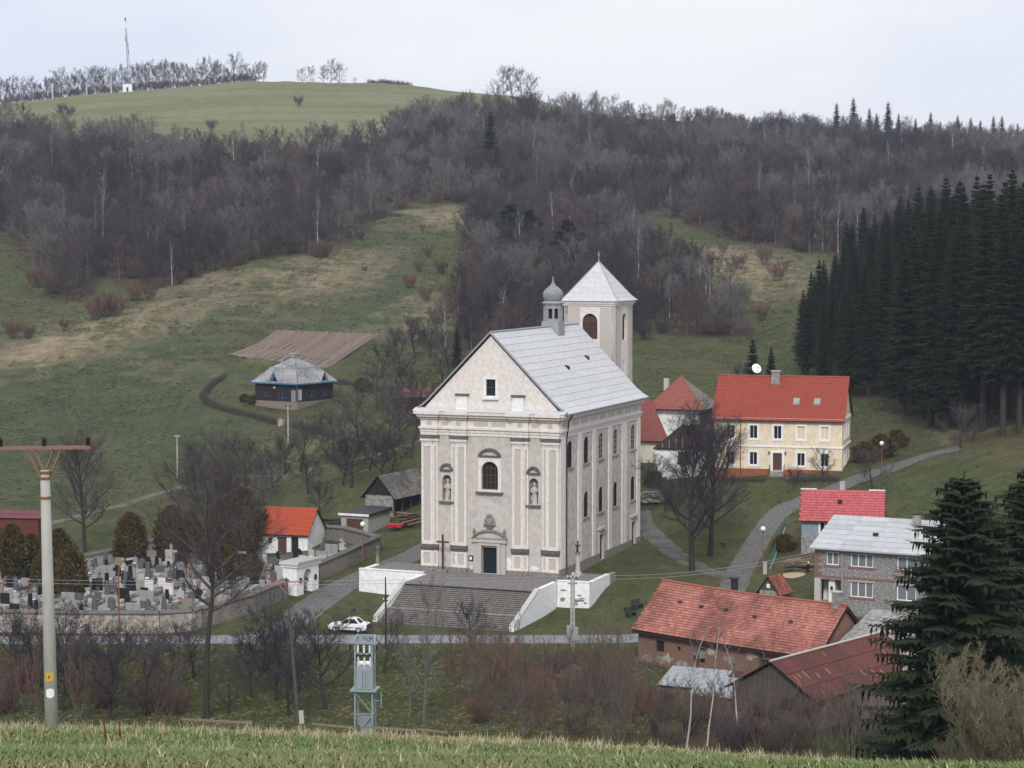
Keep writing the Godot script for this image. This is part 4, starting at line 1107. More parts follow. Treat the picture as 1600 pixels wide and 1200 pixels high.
# ---------- the forecourt: terrace, steps, white walls ----------
func make_forecourt() -> void:
	var at := Vector3(-2.46, 0, -230.55)
	var t := thing("terrace", "stone terrace with white retaining walls before the church", "terrace", at, CHURCH_TURN)
	var x0 := -6.2
	var x1 := 8.7
	var s := sh()
	s.span(Vector3(-14.0, -3.9, -4.0), Vector3(-8.31, 0.02, 3.0))
	s.span(Vector3(-8.307, -3.9, 0.25), Vector3(8.307, 0.02, 3.0))
	s.span(Vector3(8.31, -3.9, -4.0), Vector3(12.4, 0.02, 3.0))
	part("earth_core", s, M.paving, t)
	s = sh()      # flagstones of the landing
	var rng := RandomNumberGenerator.new()
	rng.seed = 12
	s.span(Vector3(x0, -3.9, 3.003), Vector3(x1, -0.03, 9.0))
	part("landing_bed", s, M.coping, t)
	var z := 0.6
	while z < 8.9:
		var x := x0 + 0.02
		var dz := 0.75
		while x < x1 - 0.1:
			var dx := minf(0.9 + rng.randf() * 0.6, x1 - 0.02 - x)
			s = sh()
			s.box(Vector3(x + dx / 2, 0.02 + rng.randf() * 0.008, z + dz / 2), Vector3(dx - 0.03, 0.11, dz - 0.03))
			part("flagstone", s, M.paving, t)
			x += dx
		z += dz
	for q in [[-14.5, x0 - 0.5], [x1 + 0.5, 12.9]]:
		s = sh()
		s.hexa([Vector3(q[0], -4.2, 3.55), Vector3(q[1], -4.2, 3.55), Vector3(q[1], -4.2, 3.003), Vector3(q[0], -4.2, 3.003), Vector3(q[0], 0.22, 3.4), Vector3(q[1], 0.22, 3.4), Vector3(q[1], 0.22, 3.003), Vector3(q[0], 0.22, 3.003)])
		var wl := part("retaining_wall", s, M.limewash, t)
		s = sh()
		s.span(Vector3(q[0] - 0.05, 0.22, 2.95), Vector3(q[1] + 0.05, 0.32, 3.47))
		part("coping", s, M.limewash, wl)
	s = sh()
	s.span(Vector3(12.403, -4.0, -3.6), Vector3(12.9, 0.2, 3.0))
	part("return_wall", s, M.limewash, t)
	s = sh()
	s.span(Vector3(12.4, -2.6, -5.6), Vector3(13.0, 0.1, -3.603))
	part("rough_end_wall", s, M.sandstone, t)
	s = sh()
	s.span(Vector3(-14.5, -4.0, -1.0), Vector3(-14.003, 0.2, 3.0))
	part("return_wall", s, M.limewash, t)
	for q in [[x0 - 0.5, x0 - 0.003], [x1 + 0.003, x1 + 0.5]]:
		s = sh()
		s.span(Vector3(q[0], -4.0, 3.556), Vector3(q[1], 0.16, 9.0))
		# the cheek follows the stairs in three falls
		s.hexa([Vector3(q[0], -4.0, 16.6), Vector3(q[1], -4.0, 16.6), Vector3(q[1], -4.0, 9.003), Vector3(q[0], -4.0, 9.003), Vector3(q[0], -2.6, 16.6), Vector3(q[1], -2.6, 16.6), Vector3(q[1], 0.16, 9.003), Vector3(q[0], 0.16, 9.003)])
		var ck := part("stair_cheek", s, M.limewash, t)
		s = sh()
		for k in 7:
			var a := k / 7.0
			var b := (k + 0.96) / 7.0
			s.beam(Vector3((q[0] + q[1]) / 2, 0.2 - 2.76 * a, 9.0 + 7.6 * a), Vector3((q[0] + q[1]) / 2, 0.2 - 2.76 * b, 9.0 + 7.6 * b), 0.58, 0.12)
		part("coping", s, M.pale_stone, ck)
	# steps: twelve, a landing, seven more
	var st := thing("church_steps", "wide worn stone steps leading up to the church terrace", "steps", at, CHURCH_TURN)
	var y := -0.05
	var zz := 9.0
	for k in 20:
		var tread := 0.33 if k != 12 else 1.15
		s = sh()
		s.span(Vector3(x0, y - 1.4, zz), Vector3(x1, y - 0.06, zz + tread - 0.02))
		var tr := part("step", s, M.step_stone, st)
		s = sh()      # worn nosing that stands proud of the riser
		var k0 := x0
		while k0 < x1 - 0.01:
			var k1 := minf(k0 + rng.randf_range(1.6, 2.6), x1)
			var dy := rng.randf_range(-0.012, 0.0)
			s.span(Vector3(k0 + 0.005, y - 0.062, zz + 0.005), Vector3(k1 - 0.005, y + dy, zz + tread + 0.035))
			k0 = k1
		part("tread", s, M.tread_stone, tr)
		y -= 0.157
		zz += tread

# ---------- houses ----------
var dice := RandomNumberGenerator.new()

# rows of small tiles on a slope: corners at the eave (left, right) and at the ridge (right, left)
func tiles(parent: Node3D, el: Vector3, er: Vector3, rr: Vector3, rl: Vector3, rows: int, cols: int, c1: Color, c2: Color, old := 0.0, m: Material = null, lip := 0.045, sag := 0.0) -> MeshInstance3D:
	var s := sh()
	var up := (er - el).cross(rl - el).normalized()
	if up.y < 0.0:
		up = -up
	for r in rows:
		var t0 := float(r) / rows
		var t1 := (r + 1.12) / rows
		for k in cols:
			var f := (k + (0.5 if r % 2 else 0.0)) / cols
			var g := minf((k + 1.0 + (0.5 if r % 2 else 0.0)) / cols, 1.0)
			if f >= 0.999:
				continue
			var w := dice.randf()
			s.col = c1.lerp(c2, w)
			if old > 0.0:      # lichen, soot and replaced tiles come in patches and runs
				var n := rough.get_noise_2d(f * 260.0 + el.x * 31.0, t0 * 90.0 + el.z * 17.0) + 0.5 * rough.get_noise_2d(f * 900.0, t0 * 120.0)
				s.col = s.col.lerp(s.col * 0.45, clampf(n * 1.3, 0.0, 0.6)).lerp(s.col * 1.5, clampf(-n * 1.1 - 0.05, 0.0, 0.4))
			if dice.randf() < old:
				s.col = s.col.lerp(s.col * dice.randf_range(0.5, 1.5), 0.35 + dice.randf() * 0.4)
			var raise := up * (lip + dice.randf() * 0.012)
			var a := el.lerp(er, f).lerp(rl.lerp(rr, f), t0) + raise
			var b := el.lerp(er, g).lerp(rl.lerp(rr, g), t0) + raise
			var c := el.lerp(er, g).lerp(rl.lerp(rr, g), minf(t1, 1.0)) + up * 0.012
			var d := el.lerp(er, f).lerp(rl.lerp(rr, f), minf(t1, 1.0)) + up * 0.012
			if sag > 0.0:
				var da := Vector3(0, -sag * sin(PI * f) * (0.4 + 0.6 * t0), 0)
				var db := Vector3(0, -sag * sin(PI * g) * (0.4 + 0.6 * t0), 0)
				a += da
				b += db
				c += Vector3(0, -sag * sin(PI * g) * (0.4 + 0.6 * minf(t1, 1.0)), 0)
				d += Vector3(0, -sag * sin(PI * f) * (0.4 + 0.6 * minf(t1, 1.0)), 0)
			s.quad(a, d, c, b)
			s.quad(a, b, b - raise, a - raise)
	return part("roof_tiles", s, m if m else M.tint_tile, parent, false, "stuff")

# large sheets on a slope, each a part
func sheets(parent: Node3D, el: Vector3, er: Vector3, rr: Vector3, rl: Vector3, rows: int, cols: int, m: Material, c1: Color, c2: Color, called := "roof_sheet") -> void:
	var up := (er - el).cross(rl - el).normalized()
	if up.y < 0.0:
		up = -up
	for r in rows:
		for k in cols:
			var s := sh()
			s.col = c1.lerp(c2, dice.randf())
			var f := float(k) / cols
			var g := (k + 0.994) / cols
			var t0 := float(r) / rows
			var t1 := minf((r + 1.06) / rows, 1.0)
			var a := el.lerp(er, f).lerp(rl.lerp(rr, f), t0) + up * 0.06
			var b := el.lerp(er, g).lerp(rl.lerp(rr, g), t0) + up * 0.06
			var c := el.lerp(er, g).lerp(rl.lerp(rr, g), t1) + up * 0.012
			var d := el.lerp(er, f).lerp(rl.lerp(rr, f), t1) + up * 0.012
			var dn := up * -0.045
			s.hexa([a + dn, b + dn, c, d, a, b, c + up * 0.003, d + up * 0.003])
			part(called, s, m, parent)

# a saddle roof over x0..x1 with eaves at y0 and a ridge at y1; returns the deck
func saddle(parent: Node3D, x0: float, x1: float, dep: float, y0: float, y1: float, ov: float, gv: float, deck: Material, thick := 0.14) -> MeshInstance3D:
	var s := sh()
	var k := (y1 - y0) / (dep * 0.5)
	var a := Vector3(x0 - gv, y0 - ov * k, ov)
	var b := Vector3(x0 - gv, y1, -dep * 0.5)
	var c := Vector3(x0 - gv, y0 - ov * k, -dep - ov)
	var w := Vector3(x1 - x0 + gv * 2, 0, 0)
	var dn := Vector3(0, -thick, 0)
	s.hexa([a + dn, a + dn + w, b + dn + w, b + dn, a, a + w, b + w, b])
	s.hexa([b + dn, b + dn + w, c + dn + w, c + dn, b, b + w, c + w, c])
	return part("roof", s, deck, parent)

func slope_pts(x0: float, x1: float, dep: float, y0: float, y1: float, ov: float, gv: float, back := false) -> Array:
	var k := (y1 - y0) / (dep * 0.5)
	var z := ov if not back else -dep - ov
	return [Vector3(x0 - gv, y0 - ov * k, z), Vector3(x1 + gv, y0 - ov * k, z), Vector3(x1 + gv, y1, -dep * 0.5), Vector3(x0 - gv, y1, -dep * 0.5)]

# four walls of a block; holes are in the front wall; gables up to y1
func block(parent: Node3D, x0: float, x1: float, dep: float, yb: float, y0: float, y1: float, m: Material, holes := [], right_holes := []) -> void:
	var s := sh()
	s.wall(x0, x1, yb, y0, 0.35, holes)
	part("front_wall", s, m, parent)
	s = Sh.new()
	s.xf = Transform3D(Basis(Vector3.UP, PI / 2), Vector3(x1 - 0.002, 0, -0.002))
	s.wall(0, dep - 0.004, yb, y0, 0.35, right_holes)
	s.xf = Transform3D(Basis(Vector3.UP, PI / 2), Vector3(x1 - 0.25, 0, 0))
	if y1 > y0:
		s.prism(PackedVector2Array([Vector2(0.02, y0 + 0.002), Vector2(dep - 0.02, y0 + 0.002), Vector2(dep / 2, y1 - 0.16)]), 0, 0.248)
	part("right_wall", s, m, parent)
	s = Sh.new()
	s.xf = Transform3D(Basis(Vector3.UP, -PI / 2), Vector3(x0 + 0.002, 0, -dep + 0.002))
	s.wall(0, dep - 0.004, yb, y0, 0.35)
	s.xf = Transform3D(Basis(Vector3.UP, -PI / 2), Vector3(x0 + 0.25, 0, -dep))
	if y1 > y0:
		s.prism(PackedVector2Array([Vector2(0.02, y0 + 0.002), Vector2(dep - 0.02, y0 + 0.002), Vector2(dep / 2, y1 - 0.16)]), 0, 0.248)
	part("left_wall", s, m, parent)
	s = sh()
	s.span(Vector3(x0 + 0.36, yb, -dep), Vector3(x1 - 0.36, y0, -dep + 0.3))
	part("back_wall", s, m, parent)

func surround(parent: Node3D, xf: Transform3D, w: float, h: float, e: float, m: Material, out := 0.07) -> void:
	var s := Sh.new()
	s.xf = xf * shift(0, 0, out)
	s.wall(-w / 2 - e, w / 2 + e, -e, h + e, out, [[-w / 2, w / 2, 0.0, h]])
	part("window_surround", s, m, parent)

func slab(parent: Node3D, called: String, a: Vector3, b: Vector3, m: Material) -> MeshInstance3D:
	var s := sh()
	s.span(a, b)
	return part(called, s, m, parent)

func pipe(parent: Node3D, called: String, pts: Array, r: float, m: Material) -> MeshInstance3D:
	var s := sh()
	var rr := PackedFloat32Array()
	for p in pts:
		rr.append(r)
	s.tube(PackedVector3Array(pts), rr, 7, true)
	return part(called, s, m, parent)

func make_houses() -> void:
	dice.seed = 77
	# --- the cream two-storey house ---
	var h := thing("cream_house", "cream two-storey house with red tiled roof and white window frames", "house", Vector3(35.14, 6.3, -274.2), deg_to_rad(-15.0))
	var cols := [-6.25, -3.2, 0.0, 3.1, 6.2]
	var holes := [[-0.6, 0.6, 0.65, 3.0]]
	for x in cols:
		holes.append([x - 0.5, x + 0.5, 4.85, 6.6])
		if x != 0.0:
			holes.append([x - 0.5, x + 0.5, 1.35, 3.05])
	var rh := []
	for z in [2.6, 5.2, 7.8]:
		rh.append([z - 0.45, z + 0.45, 1.35, 3.05])
		rh.append([z - 0.45, z + 0.45, 4.85, 6.6])
	block(h, -8.5, 8.5, 10.4, -1.6, 7.6, 12.7, M.cream, holes, rh)
	var shut := mat("blind", lin(0.72, 0.56, 0.42), 0.7)
	for o in holes:
		var mid: float = (o[0] + o[1]) / 2
		if o[2] < 1.0:
			continue
		var closed: bool = mid > 2.0 and o[2] > 4.0
		window_unit(h, shift(mid, o[2], -0.16), o[1] - o[0], o[3] - o[2], 0.0, M.white_paint, shut if closed else M.pane, 2, 1, "window", 0.06)
		surround(h, shift(mid, o[2], 0.0), o[1] - o[0], o[3] - o[2], 0.24, M.white_paint)
	for o in rh:
		var mid: float = (o[0] + o[1]) / 2
		window_unit(h, side_shift(8.5, mid, o[2], 0.16), 0.9, o[3] - o[2], 0.0, M.white_paint, shut if mid < 4.0 else M.pane, 2, 1, "window", 0.06)
		surround(h, side_shift(8.498, mid, o[2]), 0.9, o[3] - o[2], 0.16, M.white_paint, 0.05)
	slab(h, "door", Vector3(-0.6, 0.6, -0.2), Vector3(0.6, 3.0, -0.12), M.shutter)
	surround(h, shift(0, 0.66, 0.0), 1.2, 2.34, 0.3, M.white_paint)
	slab(h, "plinth", Vector3(-8.55, -1.6, -0.1), Vector3(8.6, 0.85, 0.06), M.red_plinth)
	slab(h, "plinth", Vector3(8.45, -1.6, -10.4), Vector3(8.57, 0.85, -0.103), M.red_plinth)
	slab(h, "string_course", Vector3(-8.55, 3.75, -0.1), Vector3(8.62, 3.95, 0.1), M.white_paint)
	slab(h, "string_course", Vector3(8.45, 3.75, -10.4), Vector3(8.62, 3.95, -0.103), M.white_paint)
	slab(h, "eaves_board", Vector3(-8.7, 7.25, -0.1), Vector3(8.72, 7.62, 0.22), M.white_paint)
	slab(h, "eaves_board", Vector3(8.45, 7.25, -10.5), Vector3(8.62, 7.62, -0.103), M.white_paint)
	var rf := saddle(h, -8.5, 8.5, 10.4, 7.75, 12.85, 0.45, 0.35, M.iron_rust)
	for back in [false, true]:
		var p := slope_pts(-8.5, 8.5, 10.4, 7.75, 12.85, 0.45, 0.35, back)
		tiles(rf, p[0], p[1], p[2], p[3], 26, 72, Color(0.285, 0.060, 0.039), Color(0.33, 0.076, 0.050))
	pipe(rf, "ridge_tiles", [Vector3(-8.85, 12.9, -5.2), Vector3(8.85, 12.9, -5.2)], 0.11, M.red_plinth)
	var ch := slab(rf, "chimney", Vector3(-1.45, 11.7, -5.0), Vector3(-0.35, 13.55, -4.1), M.grey_plaster)
	slab(ch, "chimney_cap", Vector3(-1.55, 13.553, -5.1), Vector3(-0.25, 13.68, -4.0), M.concrete)
	for x in [2.2, 4.95]:
		var s := Sh.new()
		s.xf = Transform3D(Basis(Vector3.RIGHT, atan2(5.1, 5.2) - PI / 2), Vector3(x, 9.75, -1.95))
		s.wall(-0.42, 0.42, -0.6, 0.6, 0.1, [[-0.32, 0.32, -0.5, 0.5]])
		s.xf = s.xf * shift(0, 0, 0.10)
		var sk := part("skylight", s, M.zinc, rf)
		var g := Sh.new()
		g.xf = s.xf * shift(0, 0, -0.02)
		g.span(Vector3(-0.32, -0.5, 0.0), Vector3(0.32, 0.5, 0.02))
		part("pane", g, M.zinc, sk)
	var st := Node3D.new()
	st.name = "front_steps"
	h.add_child(st)
	for k in 4:
		slab(st, "step", Vector3(-0.9, -0.8, 0.08 + 0.3 * k), Vector3(0.9, 0.6 - 0.16 * k, 0.4 + 0.3 * k), M.grey_plaster)
	for x in [-0.95, 0.95]:
		pipe(st, "handrail", [Vector3(x, 0.6, 0.15), Vector3(x, 1.5, 0.15), Vector3(x, 0.95, 1.3), Vector3(x, -0.2, 1.3)], 0.035, M.shutter)
		slab(st, "stair_cheek", Vector3(x - 0.12, -0.8, 0.08), Vector3(x + 0.12, 0.35, 1.4), M.red_plinth)
		var l := slab(h, "wall_lantern", Vector3(x * 1.15 - 0.08, 2.85, 0.1), Vector3(x * 1.15 + 0.08, 3.2, 0.26), M.dark_metal)
		l.set_meta("label", "small lantern beside the front door")
	pipe(h, "downpipe", [Vector3(-4.9, 7.3, 0.3), Vector3(-4.9, 7.0, 0.14), Vector3(-4.9, 0.2, 0.14)], 0.06, mat("copper", lin(0.16, 0.055, 0.03), 0.6))
	var dish := thing("satellite_dish", "white satellite dish on a pole above the cream house roof", "satellite dish", Vector3(35.14, 6.3, -274.2) + Basis(Vector3.UP, deg_to_rad(-15.0)) * Vector3(-3.75, 12.2, -5.4), 0.3)
	var s := sh()
	s.rod(Vector3(0, -0.1, 0), Vector3(0, 1.6, 0), 0.035, 0.035, 6)
	part("pole", s, M.zinc, dish)
	s = Sh.new()
	s.xf = Transform3D(Basis(Vector3.RIGHT, 1.15), Vector3(0, 1.6, 0.1))
	s.lathe(Vector3.ZERO, [[0.0, 0.0], [0.3, 0.03], [0.55, 0.1], [0.68, 0.18], [0.66, 0.2], [0.3, 0.06], [0.0, 0.03]], 18)
	part("reflector", s, M.white_paint, dish, true)
	s = Sh.new()
	s.xf = Transform3D(Basis(Vector3.RIGHT, 1.15), Vector3(0, 1.6, 0.1))
	s.rod(Vector3(0, 0.1, 0.6), Vector3(0, 0.75, 0.1), 0.02, 0.02, 5)
	s.box(Vector3(0, 0.78, 0.08), Vector3(0.12, 0.16, 0.12))
	part("receiver_arm", s, M.zinc, dish)

	# --- the house with a hipped roof between church and cream house ---
	h = thing("hipped_house", "cream house with red and grey hipped roof beside the church", "house", Vector3(Vector2(22.4, -296.0).x, 5.2, Vector2(22.4, -296.0).y), deg_to_rad(-20.0))
	block(h, -2.6, 4.6, 8.0, -1.5, 8.4, 0.0, M.limewash, [])
	slab(h, "boarded_side", Vector3(4.603, 4.5, -7.9), Vector3(4.68, 8.3, -0.1), M.old_wood)
	var ap := Vector3(0.6, 12.8, -4.0)
	var e := [Vector3(-3.4, 8.3, 0.8), Vector3(5.4, 8.3, 0.8), Vector3(5.4, 8.3, -8.8), Vector3(-3.4, 8.3, -8.8)]
	s = sh()
	for k in 4:
		s.tri(e[k] - Vector3(0, 0.1, 0), ap - Vector3(0, 0.1, 0), e[(k + 1) % 4] - Vector3(0, 0.1, 0))
		s.quad(e[k], e[(k + 1) % 4], e[(k + 1) % 4] - Vector3(0, 0.2, 0), e[k] - Vector3(0, 0.2, 0))
	rf = part("roof", s, M.iron_rust, h)
	tiles(rf, e[0], e[1], ap + Vector3(0.1, 0, 0), ap, 18, 40, Color(0.25, 0.080, 0.062), Color(0.31, 0.108, 0.084))
	tiles(rf, e[1], e[2], ap, ap + Vector3(0, 0, 0.1), 18, 40, Color(0.20, 0.175, 0.155), Color(0.26, 0.23, 0.20))
	tiles(rf, e[3], e[0], ap, ap, 18, 40, Color(0.25, 0.080, 0.062), Color(0.31, 0.108, 0.084))
	tiles(rf, e[2], e[3], ap, ap, 18, 40, Color(0.25, 0.080, 0.062), Color(0.31, 0.108, 0.084))
	pipe(rf, "hip_tiles", [e[1] + Vector3(0, 0.05, 0), ap + Vector3(0, 0.05, 0)], 0.1, M.red_plinth)
	ch = slab(rf, "chimney", Vector3(-1.5, 9.6, -3.2), Vector3(-0.8, 12.6, -2.5), M.pale_stone)
	slab(ch, "chimney_cap", Vector3(-1.55, 12.6, -3.25), Vector3(-0.75, 12.75, -2.45), M.dark_metal)
	# its lower wing with the roof running down to the front
	s = sh()
	s.prism(PackedVector2Array([Vector2(-6.4, -1.5), Vector2(0.6, -1.5), Vector2(0.6, 4.3), Vector2(-6.4, 4.3)]), 0.003, 4.6)
	part("wing_wall", s, mat("pale_cream", lin(0.70, 0.66, 0.50), 0.9, "blotch", Vector3(0.2, 0.1, 0.2)), h)
	s = sh()
	s.hexa([Vector3(0.1, 4.303, 4.5), Vector3(0.55, 4.303, 4.5), Vector3(0.55, 4.303, 0.003), Vector3(0.1, 4.303, 0.003), Vector3(0.0, 4.4, 4.4), Vector3(0.1, 4.4, 4.4), Vector3(-2.6, 8.6, 0.9), Vector3(-2.9, 8.6, 0.9)])
	part("wing_gable", s, M.limewash, h)
	s = sh()
	var wa := [Vector3(-6.9, 4.1, 5.2), Vector3(1.6, 4.1, 5.2), Vector3(-2.6, 9.6, 0.2), Vector3(-6.9, 9.6, 0.2)]
	s.quad(wa[0], wa[3], wa[2], wa[1])
	s.quad(wa[0], wa[1], wa[1] - Vector3(0, 0.2, 0), wa[0] - Vector3(0, 0.2, 0))
	var wr := part("wing_roof", s, M.iron_rust, h)
	tiles(wr, wa[0], wa[1], wa[2], wa[3], 18, 36, Color(0.19, 0.060, 0.052), Color(0.24, 0.078, 0.066))
	# --- the white outbuilding in front of it ---
	var ob := thing("white_outbuilding", "white outbuilding with dark window and lean-to red roof behind bare trees", "outbuilding", ground_at(Vector2(22.3, -281.2)), deg_to_rad(-12.0))
	block(ob, -2.9, 4.2, 4.0, -1.5, 4.1, 0.0, M.limewash, [[0.2, 2.1, 1.9, 3.7]])
	window_unit(ob, shift(1.15, 1.9, -0.1), 1.9, 1.8, 0.0, M.raw_wood, M.pane, 3, 3, "window", 0.07)
	s = sh()
	s.hexa([Vector3(-3.2, 4.0, 0.3), Vector3(5.4, 4.0, 0.3), Vector3(5.4, 4.2, -4.2), Vector3(-3.2, 4.2, -4.2), Vector3(-3.1, 4.15, 0.3), Vector3(5.4, 4.15, 0.3), Vector3(5.4, 7.0, -4.2), Vector3(0.2, 7.0, -4.2)])
	wr = part("roof", s, M.dark_wood, ob)
	tiles(wr, Vector3(1.5, 4.6, 0.35), Vector3(5.5, 4.6, 0.35), Vector3(5.5, 7.1, -4.2), Vector3(1.5, 7.1, -4.2), 12, 20, Color(0.19, 0.060, 0.052), Color(0.24, 0.078, 0.066))
	for k in 4:
		slab(wr, "gable_post", Vector3(-1.9 + k * 0.9, 4.16, 0.3), Vector3(-1.75 + k * 0.9, 4.75 + 0.5 * minf(k, 2.0), 0.36), M.raw_wood)

	# --- grey stone house ---
	h = thing("stone_house", "unplastered grey stone house with pale sheet roof and porch", "house", Vector3(31.1, -0.1, -211.8), deg_to_rad(-26.8))
	var W := 14.5
	holes = [[0.25, 2.75, 0.1, 2.55], [1.2, 2.5, 4.05, 5.4], [3.75, 6.15, 4.05, 5.4], [3.75, 6.15, 0.95, 2.5], [8.6, 10.6, 0.95, 2.5], [8.6, 10.6, 4.05, 5.4]]
	block(h, 0.0, W, 14.0, -3.0, 5.85, 0.0, M.rubble, holes)
	for o in holes:
		var mid: float = (o[0] + o[1]) / 2
		if o[2] < 0.5:
			continue
		window_unit(h, shift(mid, o[2], -0.18), o[1] - o[0], o[3] - o[2], 0.0, M.white_paint, mat("curtain_glass", lin(0.16, 0.185, 0.19), 0.2), 3 if o[1] - o[0] > 2.0 else 2, 1, "window", 0.1)
		slab(h, "brick_sill", Vector3(o[0] - 0.25, o[2] - 0.24, -0.1), Vector3(o[1] + 0.25, o[2] - 0.02, 0.05), M.brick)
		if o[2] < 3.0:
			slab(h, "lintel", Vector3(o[0] - 0.25, o[3] + 0.01, -0.1), Vector3(o[1] + 0.25, o[3] + 0.18, 0.03), M.concrete)
	slab(h, "brick_course", Vector3(-0.02, 2.75, -0.1), Vector3(2.8, 2.93, 0.04), M.brick)
	slab(h, "brick_course", Vector3(3.1, 2.72, -0.1), Vector3(W, 2.98, 0.04), M.brick)
	for k in 9:
		slab(h, "brick_quoin", Vector3(-0.03, 3.0 + k * 0.31, -0.4), Vector3(0.35 if k % 2 else 0.75, 3.27 + k * 0.31, 0.035), M.brick)
	# the porch: pale pier, back wall with door
	slab(h, "porch_pier", Vector3(-0.04, -0.4, -0.4), Vector3(0.6, 2.6, 0.06), M.pale_stone)
	slab(h, "porch_back", Vector3(0.3, -0.4, -2.2), Vector3(2.9, 2.6, -1.9), M.limewash)
	slab(h, "porch_floor", Vector3(0.2, -0.6, -1.9), Vector3(2.9, 0.12, 0.3), M.concrete)
	slab(h, "porch_pier", Vector3(1.35, 0.12, -1.0), Vector3(2.0, 2.55, -0.4), M.limewash)
	slab(h, "house_door", Vector3(2.05, 0.12, -1.88), Vector3(2.8, 2.3, -1.8), M.dark_wood)
	slab(h, "letter_box", Vector3(1.55, 1.45, -0.397), Vector3(1.8, 1.8, -0.28), M.dark_metal)
	pipe(h, "downpipe", [Vector3(2.93, 5.75, 0.45), Vector3(2.93, 5.4, 0.12), Vector3(2.93, -0.3, 0.12)], 0.07, M.zinc)
	rf = saddle(h, 0.0, W, 15.0, 5.95, 8.25, 0.55, 0.45, M.grey_plaster)
	var sl := slope_pts(0.0, W, 15.0, 5.95, 8.25, 0.55, 0.45)
	sheets(rf, sl[0], sl[1], sl[2], sl[3], 7, 5, M.sheet_roof, Color(0.70, 0.72, 0.74), Color(0.86, 0.87, 0.88))
	sl = slope_pts(0.0, W, 15.0, 5.95, 8.25, 0.55, 0.45, true)
	sheets(rf, sl[0], sl[1], sl[2], sl[3], 7, 1, M.sheet_roof, Color(0.86, 0.88, 0.9), Color(0.97, 0.98, 1.0))
	pipe(rf, "gutter", [Vector3(-0.45, 5.72, 0.62), Vector3(W + 0.4, 5.72, 0.62)], 0.09, M.zinc)
	for q in [[5.2, -3.2], [10.4, -3.6]]:
		slab(rf, "roof_vent", Vector3(q[0], 6.9, q[1]), Vector3(q[0] + 0.5, 7.22, q[1] + 0.35), M.dark_metal)
	ch = slab(rf, "chimney", Vector3(8.6, 7.2, -6.2), Vector3(9.3, 9.0, -5.5), M.grey_plaster)
	slab(ch, "chimney_cap", Vector3(8.52, 9.0, -6.28), Vector3(9.38, 9.1, -5.42), M.dark_metal)
	ch = slab(rf, "chimney", Vector3(11.2, 7.6, -7.4), Vector3(12.2, 8.9, -6.7), M.brick)
	slab(ch, "chimney_cap", Vector3(11.1, 8.9, -7.5), Vector3(12.3, 9.02, -6.6), M.pale_stone)

	# --- small house with a pinkish red metal roof ---
	h = thing("red_roofed_cottage", "low blue-grey house with bright pinkish red metal tile roof", "house", Vector3(Vector2(33.9, -243.0).x + 0.15, 1.4, -243.0), deg_to_rad(-11.0))
	block(h, 0.0, 9.3, 6.4, -1.2, 3.3, 6.1, mat("blue_grey", lin(0.26, 0.31, 0.36), 0.9, "blotch", Vector3(0.2, 0.1, 0.2)), [[2.1, 3.3, 1.6, 2.9], [5.5, 6.7, 1.6, 2.9]])
	for x in [2.7, 6.1]:
		window_unit(h, shift(x, 1.6, -0.12), 1.2, 1.3, 0.0, M.white_paint, M.pane, 2, 1, "window", 0.1)
		surround(h, shift(x, 1.6, 0.0), 1.2, 1.3, 0.12, M.white_paint, 0.04)
	slab(h, "plinth", Vector3(-0.04, -1.2, -0.1), Vector3(9.34, 1.2, 0.05), M.grey_plaster)
	rf = saddle(h, 0.0, 9.3, 6.4, 3.4, 6.3, 0.45, 0.3, M.iron_rust)
	var pink := mat("pink_metal", Color(1, 1, 1), 0.38, "blotch", Vector3(0.3, 0.3, 0.3), 0.0, true)
	for back in [false, true]:
		sl = slope_pts(0.0, 9.3, 6.4, 3.4, 6.3, 0.45, 0.3, back)
		tiles(rf, sl[0], sl[1], sl[2], sl[3], 12, 44, Color(0.40, 0.080, 0.084), Color(0.50, 0.125, 0.128), 0.0, pink, 0.06)
	slab(rf, "ridge_capping", Vector3(-0.3, 6.3, -3.35), Vector3(1.6, 6.42, -3.05), M.limewash)
	slab(rf, "ridge_capping", Vector3(7.7, 6.3, -3.35), Vector3(9.6, 6.42, -3.05), M.limewash)
	slab(rf, "roof_hatch", Vector3(4.1, 4.75, -2.1), Vector3(4.65, 5.3, -1.5), M.dark_metal)
	ch = slab(rf, "chimney", Vector3(4.3, 5.4, -4.1), Vector3(4.85, 7.15, -3.5), M.pale_stone)
	slab(ch, "chimney_cap", Vector3(4.25, 7.15, -4.15), Vector3(4.9, 7.24, -3.45), M.concrete)

	# --- long brick barn with a weathered tile roof ---
	h = thing("brick_barn", "long brick barn with weathered salmon red tile roof", "barn", Vector3(22.75, -4.4, -195.9) + Basis(Vector3.UP, deg_to_rad(-42.5)) * Vector3(0, 0, 4.2), deg_to_rad(-42.5))
	holes = [[-8.2, -7.2, 1.9, 3.0], [-3.7, -3.25, 1.5, 2.9], [-3.0, -2.3, 1.5, 2.9], [-5.6, -5.2, 2.3, 2.7], [4.2, 5.0, 1.4, 2.8], [8.0, 9.8, 0.4, 3.2]]
	block(h, -10.4, 10.4, 8.4, -1.6, 4.15, 7.9, M.brick, holes)
	for o in holes:
		slab(h, "shutter", Vector3(o[0], o[2], -0.3), Vector3(o[1], o[3], -0.22), M.dark_wood)
	for x in [-3.12, 4.1]:
		slab(h, "pilaster", Vector3(x - 0.1, 0.6, 0.003), Vector3(x + 0.1, 3.6, 0.14), M.old_wood)
